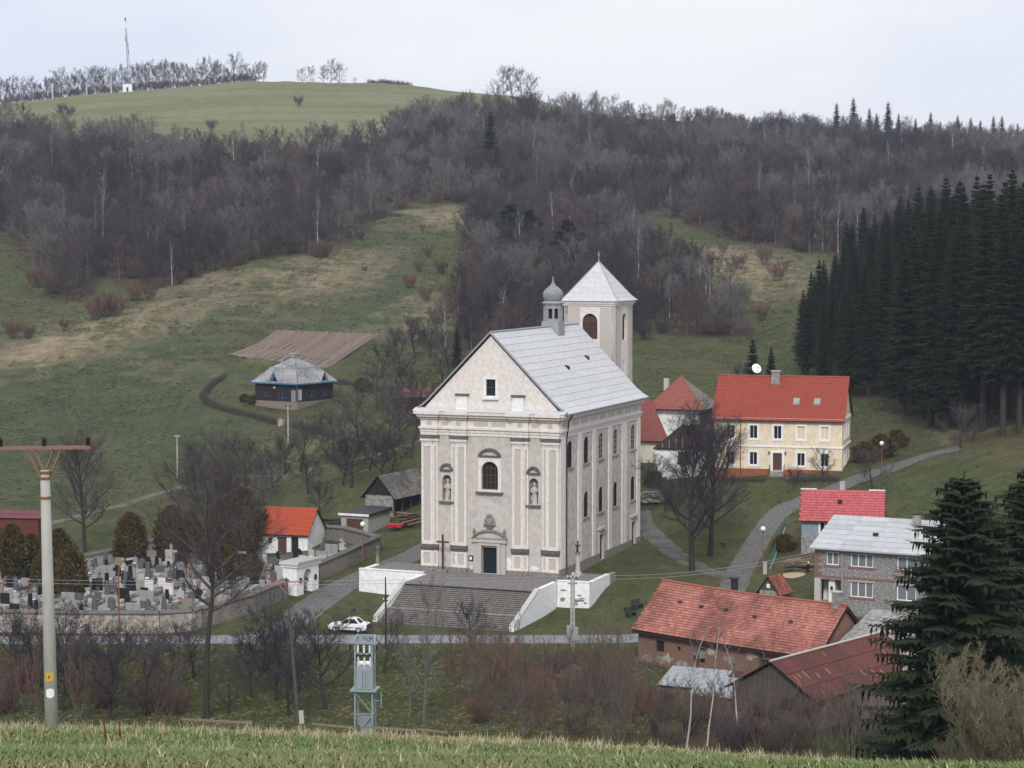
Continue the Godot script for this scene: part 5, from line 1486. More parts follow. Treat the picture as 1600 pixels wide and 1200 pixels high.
	for k in 13:      # remains of render clinging to the brick
		var o := PackedVector2Array()
		var m := Vector2(-9.4 + k * 1.5 + dice.randf_range(-0.5, 0.5), dice.randf_range(0.4, 3.2))
		for i in 9:
			o.append(m + Vector2(cos(TAU * i / 9), sin(TAU * i / 9) * 0.6) * dice.randf_range(0.35, 0.95))
		s = sh()
		s.prism(o, -0.05, 0.012 + 0.001 * k)
		part("render_patch", s, [M.grey_plaster, M.sandstone, M.rubble_wall][k % 3], h)
	slab(h, "wall_plate", Vector3(-10.4, 3.7, 0.0), Vector3(10.4, 3.95, 0.25), M.dark_wood)
	rf = saddle(h, -10.4, 10.4, 8.4, 4.1, 7.8, 0.55, 0.4, M.dark_wood)
	for back in [false, true]:
		sl = slope_pts(-10.4, 10.4, 8.4, 4.3, 8.0, 0.55, 0.4, back)
		tiles(rf, sl[0], sl[1], sl[2], sl[3], 20, 84, Color(0.285, 0.100, 0.076), Color(0.385, 0.170, 0.135), 0.12, null, 0.06, 0.16)
	pipe(rf, "ridge_tiles", [Vector3(-10.8, 8.06, -4.2), Vector3(-5.4, 7.93, -4.2), Vector3(0, 7.87, -4.2), Vector3(5.4, 7.94, -4.2), Vector3(10.8, 8.05, -4.2)], 0.13, mat("ridge_clay", lin(0.38, 0.13, 0.09), 0.9, "strong"))
	s = sh()
	for q in [[-7.2, 0.58], [-4.5, 0.55], [-1.6, 0.56], [1.9, 0.5], [6.0, 0.5]]:
		s.xf = Transform3D(Basis(Vector3.RIGHT, 0.72), Vector3(q[0], 4.3 + 3.7 * q[1] + 0.06, -4.2 * q[1]))
		s.span(Vector3(-0.2, -0.02, -0.12), Vector3(0.2, 0.1, 0.12))
	part("vent_tiles", s, M.dark_metal, rf, false, "stuff")
	ch = slab(rf, "chimney", Vector3(9.3, 7.0, -4.5), Vector3(10.0, 9.1, -3.8), M.grey_plaster)
	slab(ch, "chimney_cap", Vector3(9.2, 9.1, -4.6), Vector3(10.1, 9.22, -3.7), M.concrete)
	ch = slab(rf, "chimney", Vector3(-3.1, 7.2, -5.6), Vector3(-2.6, 8.9, -5.1), M.dark_metal)
	slab(ch, "chimney_cap", Vector3(-3.3, 8.9, -5.7), Vector3(-2.5, 9.0, -5.0), M.dark_metal)
	# --- grey lean-to roof joining barn and stone house ---
	h = thing("grey_lean_to", "lean-to with grey felt roof between tile barn and stone house", "lean-to", Vector3(22.75, -4.4, -195.9) + Basis(Vector3.UP, deg_to_rad(-42.5)) * Vector3(10.9, 0, 4.2), deg_to_rad(-42.5))
	s = sh()
	s.hexa([Vector3(0.1, -2.0, -0.3), Vector3(9.0, -2.0, -0.3), Vector3(9.0, -2.0, -8.2), Vector3(0.1, -2.0, -8.2), Vector3(0.1, 3.6, -0.3), Vector3(9.0, 3.6, -0.3), Vector3(9.0, 6.6, -8.2), Vector3(0.1, 6.6, -8.2)])
	part("wall", s, M.grey_plaster, h)
	sheets(h, Vector3(-0.1, 3.6, 0.3), Vector3(9.3, 3.6, 0.3), Vector3(9.3, 7.2, -8.4), Vector3(-0.1, 7.2, -8.4), 5, 4, M.grey_plaster, Color.WHITE, Color.WHITE, "felt_sheet")

	# --- old barn with a rusty sheet roof ---
	h = thing("rusty_barn", "old stone and brick barn with rusty brown sheet roof", "barn", Vector3(27.45, -4.4, -178.45) + Basis(Vector3.UP, deg_to_rad(49.0)) * Vector3(0, 0, 4.1), deg_to_rad(49.0))
	holes = [[-3.0, -2.1, 1.0, 2.4], [2.6, 3.4, 1.6, 3.0], [5.6, 6.4, 2.3, 2.8]]
	block(h, -8.6, 8.6, 8.2, -3.0, 3.7, 6.1, mat("barn_stone", lin(0.25, 0.205, 0.165), 0.95, "stone", Vector3(0.35, 0.4, 0.35), 3.0), holes)
	for o in holes:
		slab(h, "shutter", Vector3(o[0], o[2], -0.3), Vector3(o[1], o[3], -0.2), M.dark_wood)
		slab(h, "lintel", Vector3(o[0] - 0.2, o[3] + 0.01, -0.05), Vector3(o[1] + 0.2, o[3] + 0.2, 0.04), M.old_wood)
	s = Sh.new()
	s.xf = Transform3D(Basis(Vector3.UP, -PI / 2), Vector3(-8.6, 0, -8.2))
	for k in 16:
		var x := 0.1 + k * 0.5
		var top := 6.0 - absf(x + 0.25 - 4.1) * 0.585
		s.span(Vector3(x, 1.6, 0.005), Vector3(x + 0.47, top, 0.04))
	part("gable_boards", s, M.old_wood, h, false, "stuff")
	rf = saddle(h, -8.6, 8.6, 8.2, 3.75, 6.2, 0.5, 0.45, M.dark_wood, 0.08)
	var rust := mat("rust_sheet", Color(1, 1, 1), 0.7, "strong", Vector3(0.5, 0.2, 0.2), 0.6, true)
	for back in [false, true]:
		sl = slope_pts(-8.6, 8.6, 8.2, 3.75, 6.2, 0.5, 0.45, back)
		sheets(rf, sl[0], sl[1], sl[2], sl[3], 3, 14, rust, Color(0.105, 0.036, 0.029), Color(0.155, 0.050, 0.038))
	s = sh()
	var bare := slope_pts(-8.6, 8.6, 8.2, 3.75, 6.2, 0.5, 0.45)
	for k in 16:      # scratched bare streaks along the fall of the sheets
		var f := dice.randf()
		var t := dice.randf() * 0.8
		var b0: Vector3 = bare[0].lerp(bare[1], f).lerp(bare[3].lerp(bare[2], f), t)
		var b1: Vector3 = bare[0].lerp(bare[1], f + 0.004).lerp(bare[3].lerp(bare[2], f + 0.004), t + 0.08 + dice.randf() * 0.14)
		s.beam(b0 + Vector3(0, 0.10, 0), b1 + Vector3(0, 0.10, 0), 0.05 + dice.randf() * 0.1, 0.008)
	part("bare_streaks", s, mat("bare_sheet", lin(0.36, 0.22, 0.16), 0.7), rf, false, "stuff")
	pipe(rf, "ridge_capping", [Vector3(-9.0, 6.27, -4.1), Vector3(9.0, 6.27, -4.1)], 0.1, M.pale_stone)

	# --- low sheds with corrugated roofs before the barn ---
	for q in [["", Vector2(16.8, -183.0), 6.4, 3.6, "low shed with pale grey corrugated roof before the brick barn", true], ["", Vector2(19.7, -178.0), 7.6, 3.6, "low shed with pale grey corrugated roof against the rusty barn", false]]:
		h = thing("low_shed", q[4], "shed", ground_at(q[1], -0.3), deg_to_rad(-24.0), "low sheds among the bushes")
		s = sh()
		s.hexa([Vector3(-q[2] / 2, -1.5, 1.8), Vector3(q[2] / 2, -1.5, 1.8), Vector3(q[2] / 2, -1.5, -1.8), Vector3(-q[2] / 2, -1.5, -1.8), Vector3(-q[2] / 2, 2.0, 1.8), Vector3(q[2] / 2, 2.0, 1.8), Vector3(q[2] / 2, 2.8, -1.8), Vector3(-q[2] / 2, 2.8, -1.8)])
		part("wall", s, M.brick, h)
		for k in 6:
			var f: float = -q[2] / 2 - 0.2 + (q[2] + 0.4) * k / 6.0
			var g: float = -q[2] / 2 - 0.2 + (q[2] + 0.4) * (k + 0.985) / 6.0
			s = sh()
			var cr := 10
			for i in cr:
				var u0 := lerpf(f, g, float(i) / cr)
				var u1 := lerpf(f, g, (i + 1.0) / cr)
				var y0 := 0.05 * (i % 2)
				var y1 := 0.05 * ((i + 1) % 2)
				s.quad(Vector3(u0, 2.03 + y0, 2.2), Vector3(u0, 2.95 + y0, -2.1), Vector3(u1, 2.95 + y1, -2.1), Vector3(u1, 2.03 + y1, 2.2))
			part("roof_sheet", s, mat("white_sheet", lin(0.36, 0.375, 0.385), 0.6, "strong", Vector3(0.2, 0.2, 0.2)) if k < 5 else M.iron_rust, h)

	# --- little kennel-like hut with tile roof ---
	h = thing("tiled_hut", "tiny hut with dark gable and mossy red tile roof", "hut", ground_at(Vector2(28.6, -222.0)), deg_to_rad(55.0))
	s = sh()
	s.prism(PackedVector2Array([Vector2(-0.02, -1.0), Vector2(2.6, -1.0), Vector2(2.6, 1.4), Vector2(-0.02, 1.4)]), -2.2, 0.0)
	part("wall", s, M.grey_plaster, h)
	s = Sh.new()
	s.xf = Transform3D(Basis(Vector3.UP, -PI / 2), Vector3(0, 0, -2.2))
	s.prism(PackedVector2Array([Vector2(-0.1, 1.4), Vector2(2.3, 1.4), Vector2(1.1, 2.9)]), -0.1, 0.06)
	part("gable", s, M.old_wood, h)
	s = Sh.new()
	s.xf = Transform3D(Basis(Vector3.UP, -PI / 2), Vector3(0, 0, -2.2))
	s.wall(0.8, 1.4, 1.55, 2.2, 0.05, [[0.92, 1.28, 1.67, 2.08]])
	s.xf = s.xf * shift(0, 0, 0.1)
	s.span(Vector3(0.9, 1.65, -0.03), Vector3(1.3, 2.1, -0.01))
	part("gable_window", s, M.limewash, h)
	rf = saddle(h, 0.0, 2.6, 2.2, 1.4, 2.9, 0.35, 0.3, M.dark_wood, 0.08)
	for back in [false, true]:
		sl = slope_pts(0.0, 2.6, 2.2, 1.4, 2.9, 0.35, 0.3, back)
		tiles(rf, sl[0], sl[1], sl[2], sl[3], 8, 13, Color(0.26, 0.085, 0.06), Color(0.36, 0.13, 0.09), 0.25)

	# --- mortuary in the cemetery ---
	h = thing("cemetery_house", "small white house with bright orange-red roof inside the cemetery", "house", ground_at(Vector2(-28.9, -258.5), 0.0), deg_to_rad(-17.0))
	holes = [[-1.75, -1.25, 1.1, 1.9], [-0.45, 0.75, 0.0, 2.0], [1.35, 2.35, 0.0, 2.05]]
	block(h, -3.6, 3.6, 5.6, -1.2, 2.6, 5.3, M.limewash, holes)
	slab(h, "window", Vector3(-1.75, 1.1, -0.2), Vector3(-1.25, 1.9, -0.14), M.pane)
	slab(h, "door", Vector3(-0.45, -0.1, -0.22), Vector3(0.75, 2.0, -0.14), M.shutter)
	slab(h, "door", Vector3(1.35, -0.1, -0.3), Vector3(2.35, 2.05, -0.24), M.dark_wood)
	rf = saddle(h, -3.6, 3.6, 5.6, 2.65, 5.4, 0.35, 0.25, M.dark_wood)
	for back in [false, true]:
		sl = slope_pts(-3.6, 3.6, 5.6, 2.65, 5.4, 0.35, 0.25, back)
		tiles(rf, sl[0], sl[1], sl[2], sl[3], 14, 34, Color(0.37, 0.068, 0.032), Color(0.42, 0.084, 0.042))
	# --- garage and wooden barn behind the lane ---
	h = thing("garage", "grey concrete garage with brown door and flat dark roof", "garage", ground_at(Vector2(-20.1, -264.0)), deg_to_rad(-24.0))
	block(h, -1.95, 1.95, 6.0, -0.8, 2.5, 0.0, M.concrete, [[-1.2, 1.2, 0.0, 2.05]])
	for k in 6:
		slab(h, "door_board", Vector3(-1.2 + k * 0.4, -0.1, -0.18), Vector3(-0.82 + k * 0.4, 2.05, -0.12), M.shutter)
	s = sh()
	s.hexa([Vector3(-2.2, 2.5, 0.3), Vector3(2.2, 2.5, 0.3), Vector3(2.2, 2.5, -6.3), Vector3(-2.2, 2.5, -6.3), Vector3(-2.2, 2.72, 0.3), Vector3(2.2, 2.72, 0.3), Vector3(2.2, 3.0, -6.3), Vector3(-2.2, 3.0, -6.3)])
	rf = part("roof", s, M.dark_metal, h)
	slab(rf, "fascia", Vector3(-2.22, 2.45, 0.303), Vector3(2.22, 2.74, 0.34), M.limewash)
	h = thing("wooden_barn", "dark weathered wooden barn with grey tile roof behind the garage", "barn", ground_at(Vector2(-15.7, -273.0)), deg_to_rad(64.0))
	# its gable looks at the lane, so the length runs away to the right
	s = Sh.new()
	s.xf = Transform3D(Basis(Vector3.UP, -PI / 2), Vector3(0, 0, -4.2))
	s.wall(0.0, 4.2, -1.0, 2.9, 0.2)
	part("end_wall", s, M.grey_plaster, h)
	for k in 10:
		s = Sh.new()
		s.xf = Transform3D(Basis(Vector3.UP, -PI / 2), Vector3(-0.05, 0, -4.2))
		var x := k * 0.42
		s.span(Vector3(x, 2.85, 0.0), Vector3(x + 0.40, 5.2 - absf(x + 0.2 - 2.1) * 1.14, 0.06))
		part("gable_board", s, M.dark_wood, h)
	for k in 5:
		slab(h, "post", Vector3(0.2 + k * 2.4, -1.0, -0.25), Vector3(0.42 + k * 2.4, 3.0, -0.02), M.old_wood)
	slab(h, "back_wall", Vector3(0.2, -1.0, -4.2), Vector3(10.0, 3.0, -4.0), M.dark_wood)
	slab(h, "board_wall", Vector3(0.2, -1.0, -1.4), Vector3(10.0, 3.0, -1.3), M.dark_wood)
	rf = saddle(h, 0.0, 10.0, 4.2, 2.95, 5.4, 0.5, 0.45, M.dark_wood, 0.08)
	for back in [false, true]:
		sl = slope_pts(0.0, 10.0, 4.2, 2.95, 5.4, 0.5, 0.45, back)
		tiles(rf, sl[0], sl[1], sl[2], sl[3], 12, 40, Color(0.11, 0.10, 0.09), Color(0.18, 0.165, 0.145), 0.1)

	# --- dark timber cottage in the hedged garden ---
	var corner: Vector2 = Vector2(-37.3, -360.5)
	h = thing("timber_cottage", "dark timber cottage with grey mansard roof and blue trim", "cottage", ground_at(corner, 0.1), deg_to_rad(-35.0))
	var A := 9.8
	slab(h, "stone_base", Vector3(-A, -1.6, -A), Vector3(0, 1.3, 0), mat("base_stone", lin(0.30, 0.255, 0.21), 0.95, "stone", Vector3(0.4, 0.5, 0.4), 2.0))
	holes = [[-7.6, -6.3, 2.0, 2.9], [-4.4, -2.6, 1.9, 2.9], [-1.5, -0.4, 1.35, 3.4]]
	s = sh()
	s.wall(-A + 0.05, -0.05, 1.303, 4.5, 0.2, holes)
	part("front_wall", s, M.dark_wood, h)
	s = Sh.new()
	s.xf = Transform3D(Basis(Vector3.UP, PI / 2), Vector3(-0.05, 0, -0.06))
	s.wall(0.0, A - 0.1, 1.303, 4.5, 0.2, [[0.3, 1.1, 1.6, 3.5], [3.2, 4.6, 2.0, 3.0], [6.4, 7.8, 2.0, 3.0]])
	part("right_wall", s, M.dark_wood, h)
	s = sh()
	s.span(Vector3(-A + 0.1, 1.31, -A + 0.1), Vector3(-0.4, 4.4, -0.4))
	part("inner_room", s, M.dark_wood, h)
	for o in holes.slice(0, 2):
		window_unit(h, shift((o[0] + o[1]) / 2, o[2], -0.12), o[1] - o[0], o[3] - o[2], 0.0, mat("blue_trim", lin(0.05, 0.17, 0.30), 0.6), M.pane, 2, 1, "window", 0.08)
	slab(h, "pale_door", Vector3(-1.5, 1.35, -0.16), Vector3(-0.4, 3.4, -0.1), mat("door_grey", lin(0.30, 0.27, 0.27), 0.8, "grain"))
	slab(h, "white_shutter", Vector3(-0.09, 1.6, -1.2), Vector3(-0.03, 3.5, -0.4), M.pale_stone)
	for x in [3.9, 7.1]:
		window_unit(h, side_shift(-0.05, x + 0.06, 2.0, 0.12), 1.4, 1.0, 0.0, M.blue_trim, M.pane, 2, 1, "window", 0.08)
	slab(h, "corner_post", Vector3(-0.14, 1.31, -0.14), Vector3(0.02, 4.5, 0.02), M.blue_trim)
	slab(h, "wall_lamp", Vector3(-5.35, 3.55, 0.0), Vector3(-5.1, 3.8, 0.16), M.globe)
	var c0 := Vector3(-A / 2, 0, -A / 2)
	var rim := []
	var brk := []
	var cap := []
	for k in 4:
		var d := Vector3([-1, 1, 1, -1][k], 0, [1, 1, -1, -1][k])
		rim.append(c0 + d * (A / 2 + 0.55) + Vector3(0, 4.5, 0))
		brk.append(c0 + d * (A / 2 - 1.9) + Vector3(0, 7.0, 0))
		cap.append(c0 + d * 0.5 + Vector3(0, 8.55, 0))
	s = sh()
	for k in 4:
		var j := (k + 1) % 4
		s.quad(rim[k], brk[k], brk[j], rim[j])
		s.quad(brk[k], cap[k], cap[j], brk[j])
		s.quad(rim[k] - Vector3(0, 0.12, 0), rim[k], rim[j], rim[j] - Vector3(0, 0.12, 0))
	rf = part("roof", s, M.dark_wood, h)
	for k in 4:
		var j := (k + 1) % 4
		tiles(rf, rim[k], rim[j], brk[j], brk[k], 11, 26, Color(0.25, 0.25, 0.25), Color(0.34, 0.34, 0.335), 0.05)
		tiles(rf, brk[k], brk[j], cap[j], cap[k], 8, 16, Color(0.25, 0.25, 0.25), Color(0.34, 0.34, 0.335), 0.05)
		s = sh()
		s.beam(rim[k] + Vector3(0, -0.06, 0), rim[j] + Vector3(0, -0.06, 0), 0.1, 0.26)
		part("eaves_board", s, M.blue_trim, rf)
		s = sh()
		s.beam(brk[k] + Vector3(0, 0.06, 0), brk[j] + Vector3(0, 0.06, 0), 0.2, 0.14)
		part("roof_band", s, M.zinc, rf)
	ch = slab(rf, "chimney", c0 + Vector3(-0.5, 8.4, -0.4), c0 + Vector3(0.5, 9.4, 0.4), M.grey_plaster)
	slab(ch, "chimney_cap", c0 + Vector3(-0.65, 9.4, -0.55), c0 + Vector3(0.65, 9.52, 0.55), M.concrete)
	for k in 2:      # triangular dormers, one on each visible side
		var dm := Node3D.new()
		dm.name = "dormer" if k == 0 else "dormer_001"
		rf.add_child(dm)
		dm.transform = Transform3D(Basis(Vector3.UP, PI / 2 * k), Vector3(-4.9 if k == 0 else 0.0, 4.55, 0.35 if k == 0 else -6.7) + (Vector3.ZERO if k == 0 else Vector3(0.35, 0, 0)))
		s = sh()
		s.prism(PackedVector2Array([Vector2(-1.0, 0), Vector2(1.0, 0), Vector2(0, 1.75)]), -1.3, 0.0)
		part("gable", s, M.blue_trim, dm)
		s = sh()
		s.prism(PackedVector2Array([Vector2(-0.55, 0.25), Vector2(0.55, 0.25), Vector2(0, 1.2)]), 0.0, 0.02)
		part("pane", s, M.pane, dm)
		s = sh()
		for q in [-1, 1]:
			s.quad(Vector3(q * 1.15, -0.15, 0.25), Vector3(0, 1.9, 0.25), Vector3(0, 1.9, -2.2), Vector3(q * 1.15, -0.15, -1.6))
		part("dormer_roof", s, M.zinc, dm)

	# --- sheds at the edges ---
	h = thing("red_shed", "low red-brown shed with flat sheet roof above the orchard", "shed", ground_at(Vector2(-16.5, -351.0)), deg_to_rad(-12.0))
	block(h, -2.6, 2.6, 4.0, -1.0, 2.3, 0.0, mat("red_boards", lin(0.16, 0.05, 0.035), 0.9, "strong", Vector3(1.5, 0.2, 1.5)), [[-0.6, 0.6, 0.0, 1.9]])
	slab(h, "door", Vector3(-0.6, -0.1, -0.2), Vector3(0.6, 1.9, -0.12), M.dark_wood)
	sheets(h, Vector3(-3.0, 2.2, 0.8), Vector3(3.2, 2.2, 0.8), Vector3(3.2, 3.5, -4.4), Vector3(-3.0, 3.5, -4.4), 2, 5, rust, Color(0.15, 0.05, 0.045), Color(0.19, 0.07, 0.06))
	h = thing("maroon_shed", "maroon boarded shed behind the cemetery conifers", "shed", ground_at(Vector2(-65.4, -272.0)), deg_to_rad(-8.0))
	block(h, -3.6, 3.2, 3.2, -1.0, 2.9, 0.0, M.red_boards, [])
	sheets(h, Vector3(-3.9, 2.9, 0.3), Vector3(3.5, 2.9, 0.3), Vector3(3.5, 3.5, -3.5), Vector3(-3.9, 3.5, -3.5), 2, 6, rust, Color(0.17, 0.045, 0.055), Color(0.2, 0.06, 0.065))
	h = thing("ruined_brick_wall", "broken red brick wall standing among the bushes", "wall", ground_at(Vector2(6.7, -188.0)), deg_to_rad(18.0))
	for k in 14:
		var x := -3.4 + k * 0.5
		s = sh()
		s.span(Vector3(x, -0.8, -0.2), Vector3(x + 0.49, 1.0 + 0.9 * sin(k * 0.45) + dice.randf() * 0.5, 0.2))
		part("brick_pier", s, M.brick, h)

# ---------- cemetery ----------
const NTH := ["first", "second", "third", "fourth", "fifth", "sixth", "seventh", "eighth", "ninth", "tenth", "eleventh", "twelfth", "thirteenth", "fourteenth", "fifteenth", "sixteenth", "seventeenth", "eighteenth", "nineteenth", "twentieth", "twenty-first", "twenty-second", "twenty-third", "twenty-fourth", "twenty-fifth", "twenty-sixth", "twenty-seventh", "twenty-eighth", "twenty-ninth", "thirtieth"]

# a wall that follows the ground along a line
func wall_run(t: Node3D, pts: Array, h: float, w: float, m: Material, cm: Material) -> void:
	var s := sh()
	var cs := sh()
	for i in pts.size() - 1:
		var a: Vector2 = pts[i]
		var b: Vector2 = pts[i + 1]
		var n := maxi(1, int(a.distance_to(b) / 3.0))
		var o := (b - a).normalized().orthogonal() * w * 0.5
		for k in n:
			var p := a.lerp(b, float(k) / n)
			var q := a.lerp(b, (k + 1.0) / n)
			var py := land(p.x, p.y)
			var qy := land(q.x, q.y)
			var f := func(v: Vector2, y: float) -> Vector3: return Vector3(v.x, y, v.y)
			s.hexa([f.call(p + o, py - 1.0), f.call(q + o, qy - 1.0), f.call(q - o, qy - 1.0), f.call(p - o, py - 1.0), f.call(p + o, py + h), f.call(q + o, qy + h), f.call(q - o, qy + h), f.call(p - o, py + h)])
			var c := o * 1.7
			var z := Vector2.ZERO
			cs.hexa([f.call(p + c, py + h), f.call(q + c, qy + h), f.call(q - c, qy + h), f.call(p - c, py + h), f.call(p + c, py + h + 0.10), f.call(q + c, qy + h + 0.10), f.call(q - c, qy + h + 0.10), f.call(p - c, py + h + 0.10)])
			cs.quad(f.call(p + c, py + h + 0.101), f.call(p + z, py + h + 0.36), f.call(q + z, qy + h + 0.36), f.call(q + c, qy + h + 0.101))
			cs.quad(f.call(p - c, py + h + 0.101), f.call(q - c, qy + h + 0.101), f.call(q + z, qy + h + 0.36), f.call(p + z, py + h + 0.36))
	part("masonry", s, m, t)
	part("coping", cs, cm, t)

func make_cemetery() -> void:
	var t := thing("cemetery_wall", "long plastered cemetery wall with dark coping beside the road", "wall")
	wall_run(t, [Vector2(-62.7, -212.3), Vector2(-52.7, -212.0), Vector2(-44.0, -211.3), Vector2(-36.1, -211.2), Vector2(-33.0, -212.2), Vector2(-32.4, -213.7)], 2.0, 0.5, M.rubble_wall, M.coping)
	t = thing("cemetery_side_wall", "grey stone cemetery wall climbing along the lane to the gate", "wall")
	wall_run(t, [Vector2(-32.3, -214.0), Vector2(-27.7, -220.0), Vector2(-25.0, -228.5)], 1.9, 0.5, mat("side_rubble", lin(0.25, 0.225, 0.195), 0.95, "strong", Vector3(0.2, 0.25, 0.2), 2.0), M.coping)
	for q in [Vector2(-31.0, -216.1), Vector2(-27.6, -220.6), Vector2(-26.4, -224.0), Vector2(-25.4, -227.3)]:
		var s := sh()
		var g := ground_at(q + Vector2(0.32, 0.12), -0.3)
		s.span(g, g + Vector3(0.16, 2.0, 0.16))
		part("buttress", s, M.coping, t)
	t = thing("cemetery_upper_wall", "grey stone cemetery wall running uphill beyond the white gate", "wall")
	wall_run(t, [Vector2(-22.7, -236.3), Vector2(-19.5, -241.5), Vector2(-16.1, -249.1)], 1.9, 0.5, M.side_rubble, M.coping)
	t = thing("cemetery_rear_wall", "low grey wall closing the far side of the cemetery", "wall")
	wall_run(t, [Vector2(-16.1, -250.0), Vector2(-20.9, -260.0), Vector2(-25.3, -265.3)], 1.6, 0.5, M.side_rubble, M.coping)
	t = thing("cemetery_back_wall", "pale rendered wall behind the tall graves of the cemetery", "wall")
	wall_run(t, [Vector2(-51.5, -247.9), Vector2(-48.4, -253.7), Vector2(-45.2, -260.4), Vector2(-39.1, -268.5)], 1.7, 0.45, M.pale_stone, M.coping)
	# white arched gate
	var gp: Vector2 = Vector2(-23.7, -231.9)
	t = thing("cemetery_gate", "white arched gatehouse in the cemetery wall", "gate", ground_at(gp, 0.1) + Vector3(0, 0, 0), deg_to_rad(62.0))
	var s := sh(Vector3(0, 0, 0.9))
	s.wall(-2.2, 2.2, -1.2, 3.3, 1.8, [[-0.85, 0.85, -0.2, 2.6, 0.85]])
	s.xf = Transform3D(Basis(), Vector3(0, 0, -0.9))
	s.wall(-2.2, 2.2, -1.2, 3.3, 0.01, [[-0.85, 0.85, -0.2, 2.6, 0.85]])
	part("arch_wall", s, M.limewash, t)
	s = sh()
	s.span(Vector3(-2.4, 3.0, -1.1), Vector3(2.4, 3.3, 1.1))
	part("cornice", s, M.white_paint, t)
	s = sh()
	s.prism(PackedVector2Array([Vector2(-2.6, 3.303), Vector2(2.6, 3.303), Vector2(2.3, 3.6), Vector2(-2.3, 3.6)]), -1.25, 1.25)
	part("roof", s, M.concrete, t)
	for q in [-1, 1]:
		s = sh()
		for k in 5:
			s.rod(Vector3(q * (0.12 + k * 0.16), 0.0, 0.2), Vector3(q * (0.12 + k * 0.16), 1.6, 0.2), 0.02, 0.02, 4)
		s.span(Vector3(minf(q * 0.08, q * 0.82), 0.3, 0.18), Vector3(maxf(q * 0.08, q * 0.82), 0.36, 0.22))
		s.span(Vector3(minf(q * 0.08, q * 0.82), 1.3, 0.18), Vector3(maxf(q * 0.08, q * 0.82), 1.36, 0.22))
		part("iron_leaf", s, M.dark_metal, t)
		s = sh()
		s.span(Vector3(q * 1.5 - 0.2, 1.2, 0.9), Vector3(q * 1.5 + 0.2, 1.75, 1.0))
		part("notice_board", s, M.dark_metal, t)
	make_graves()

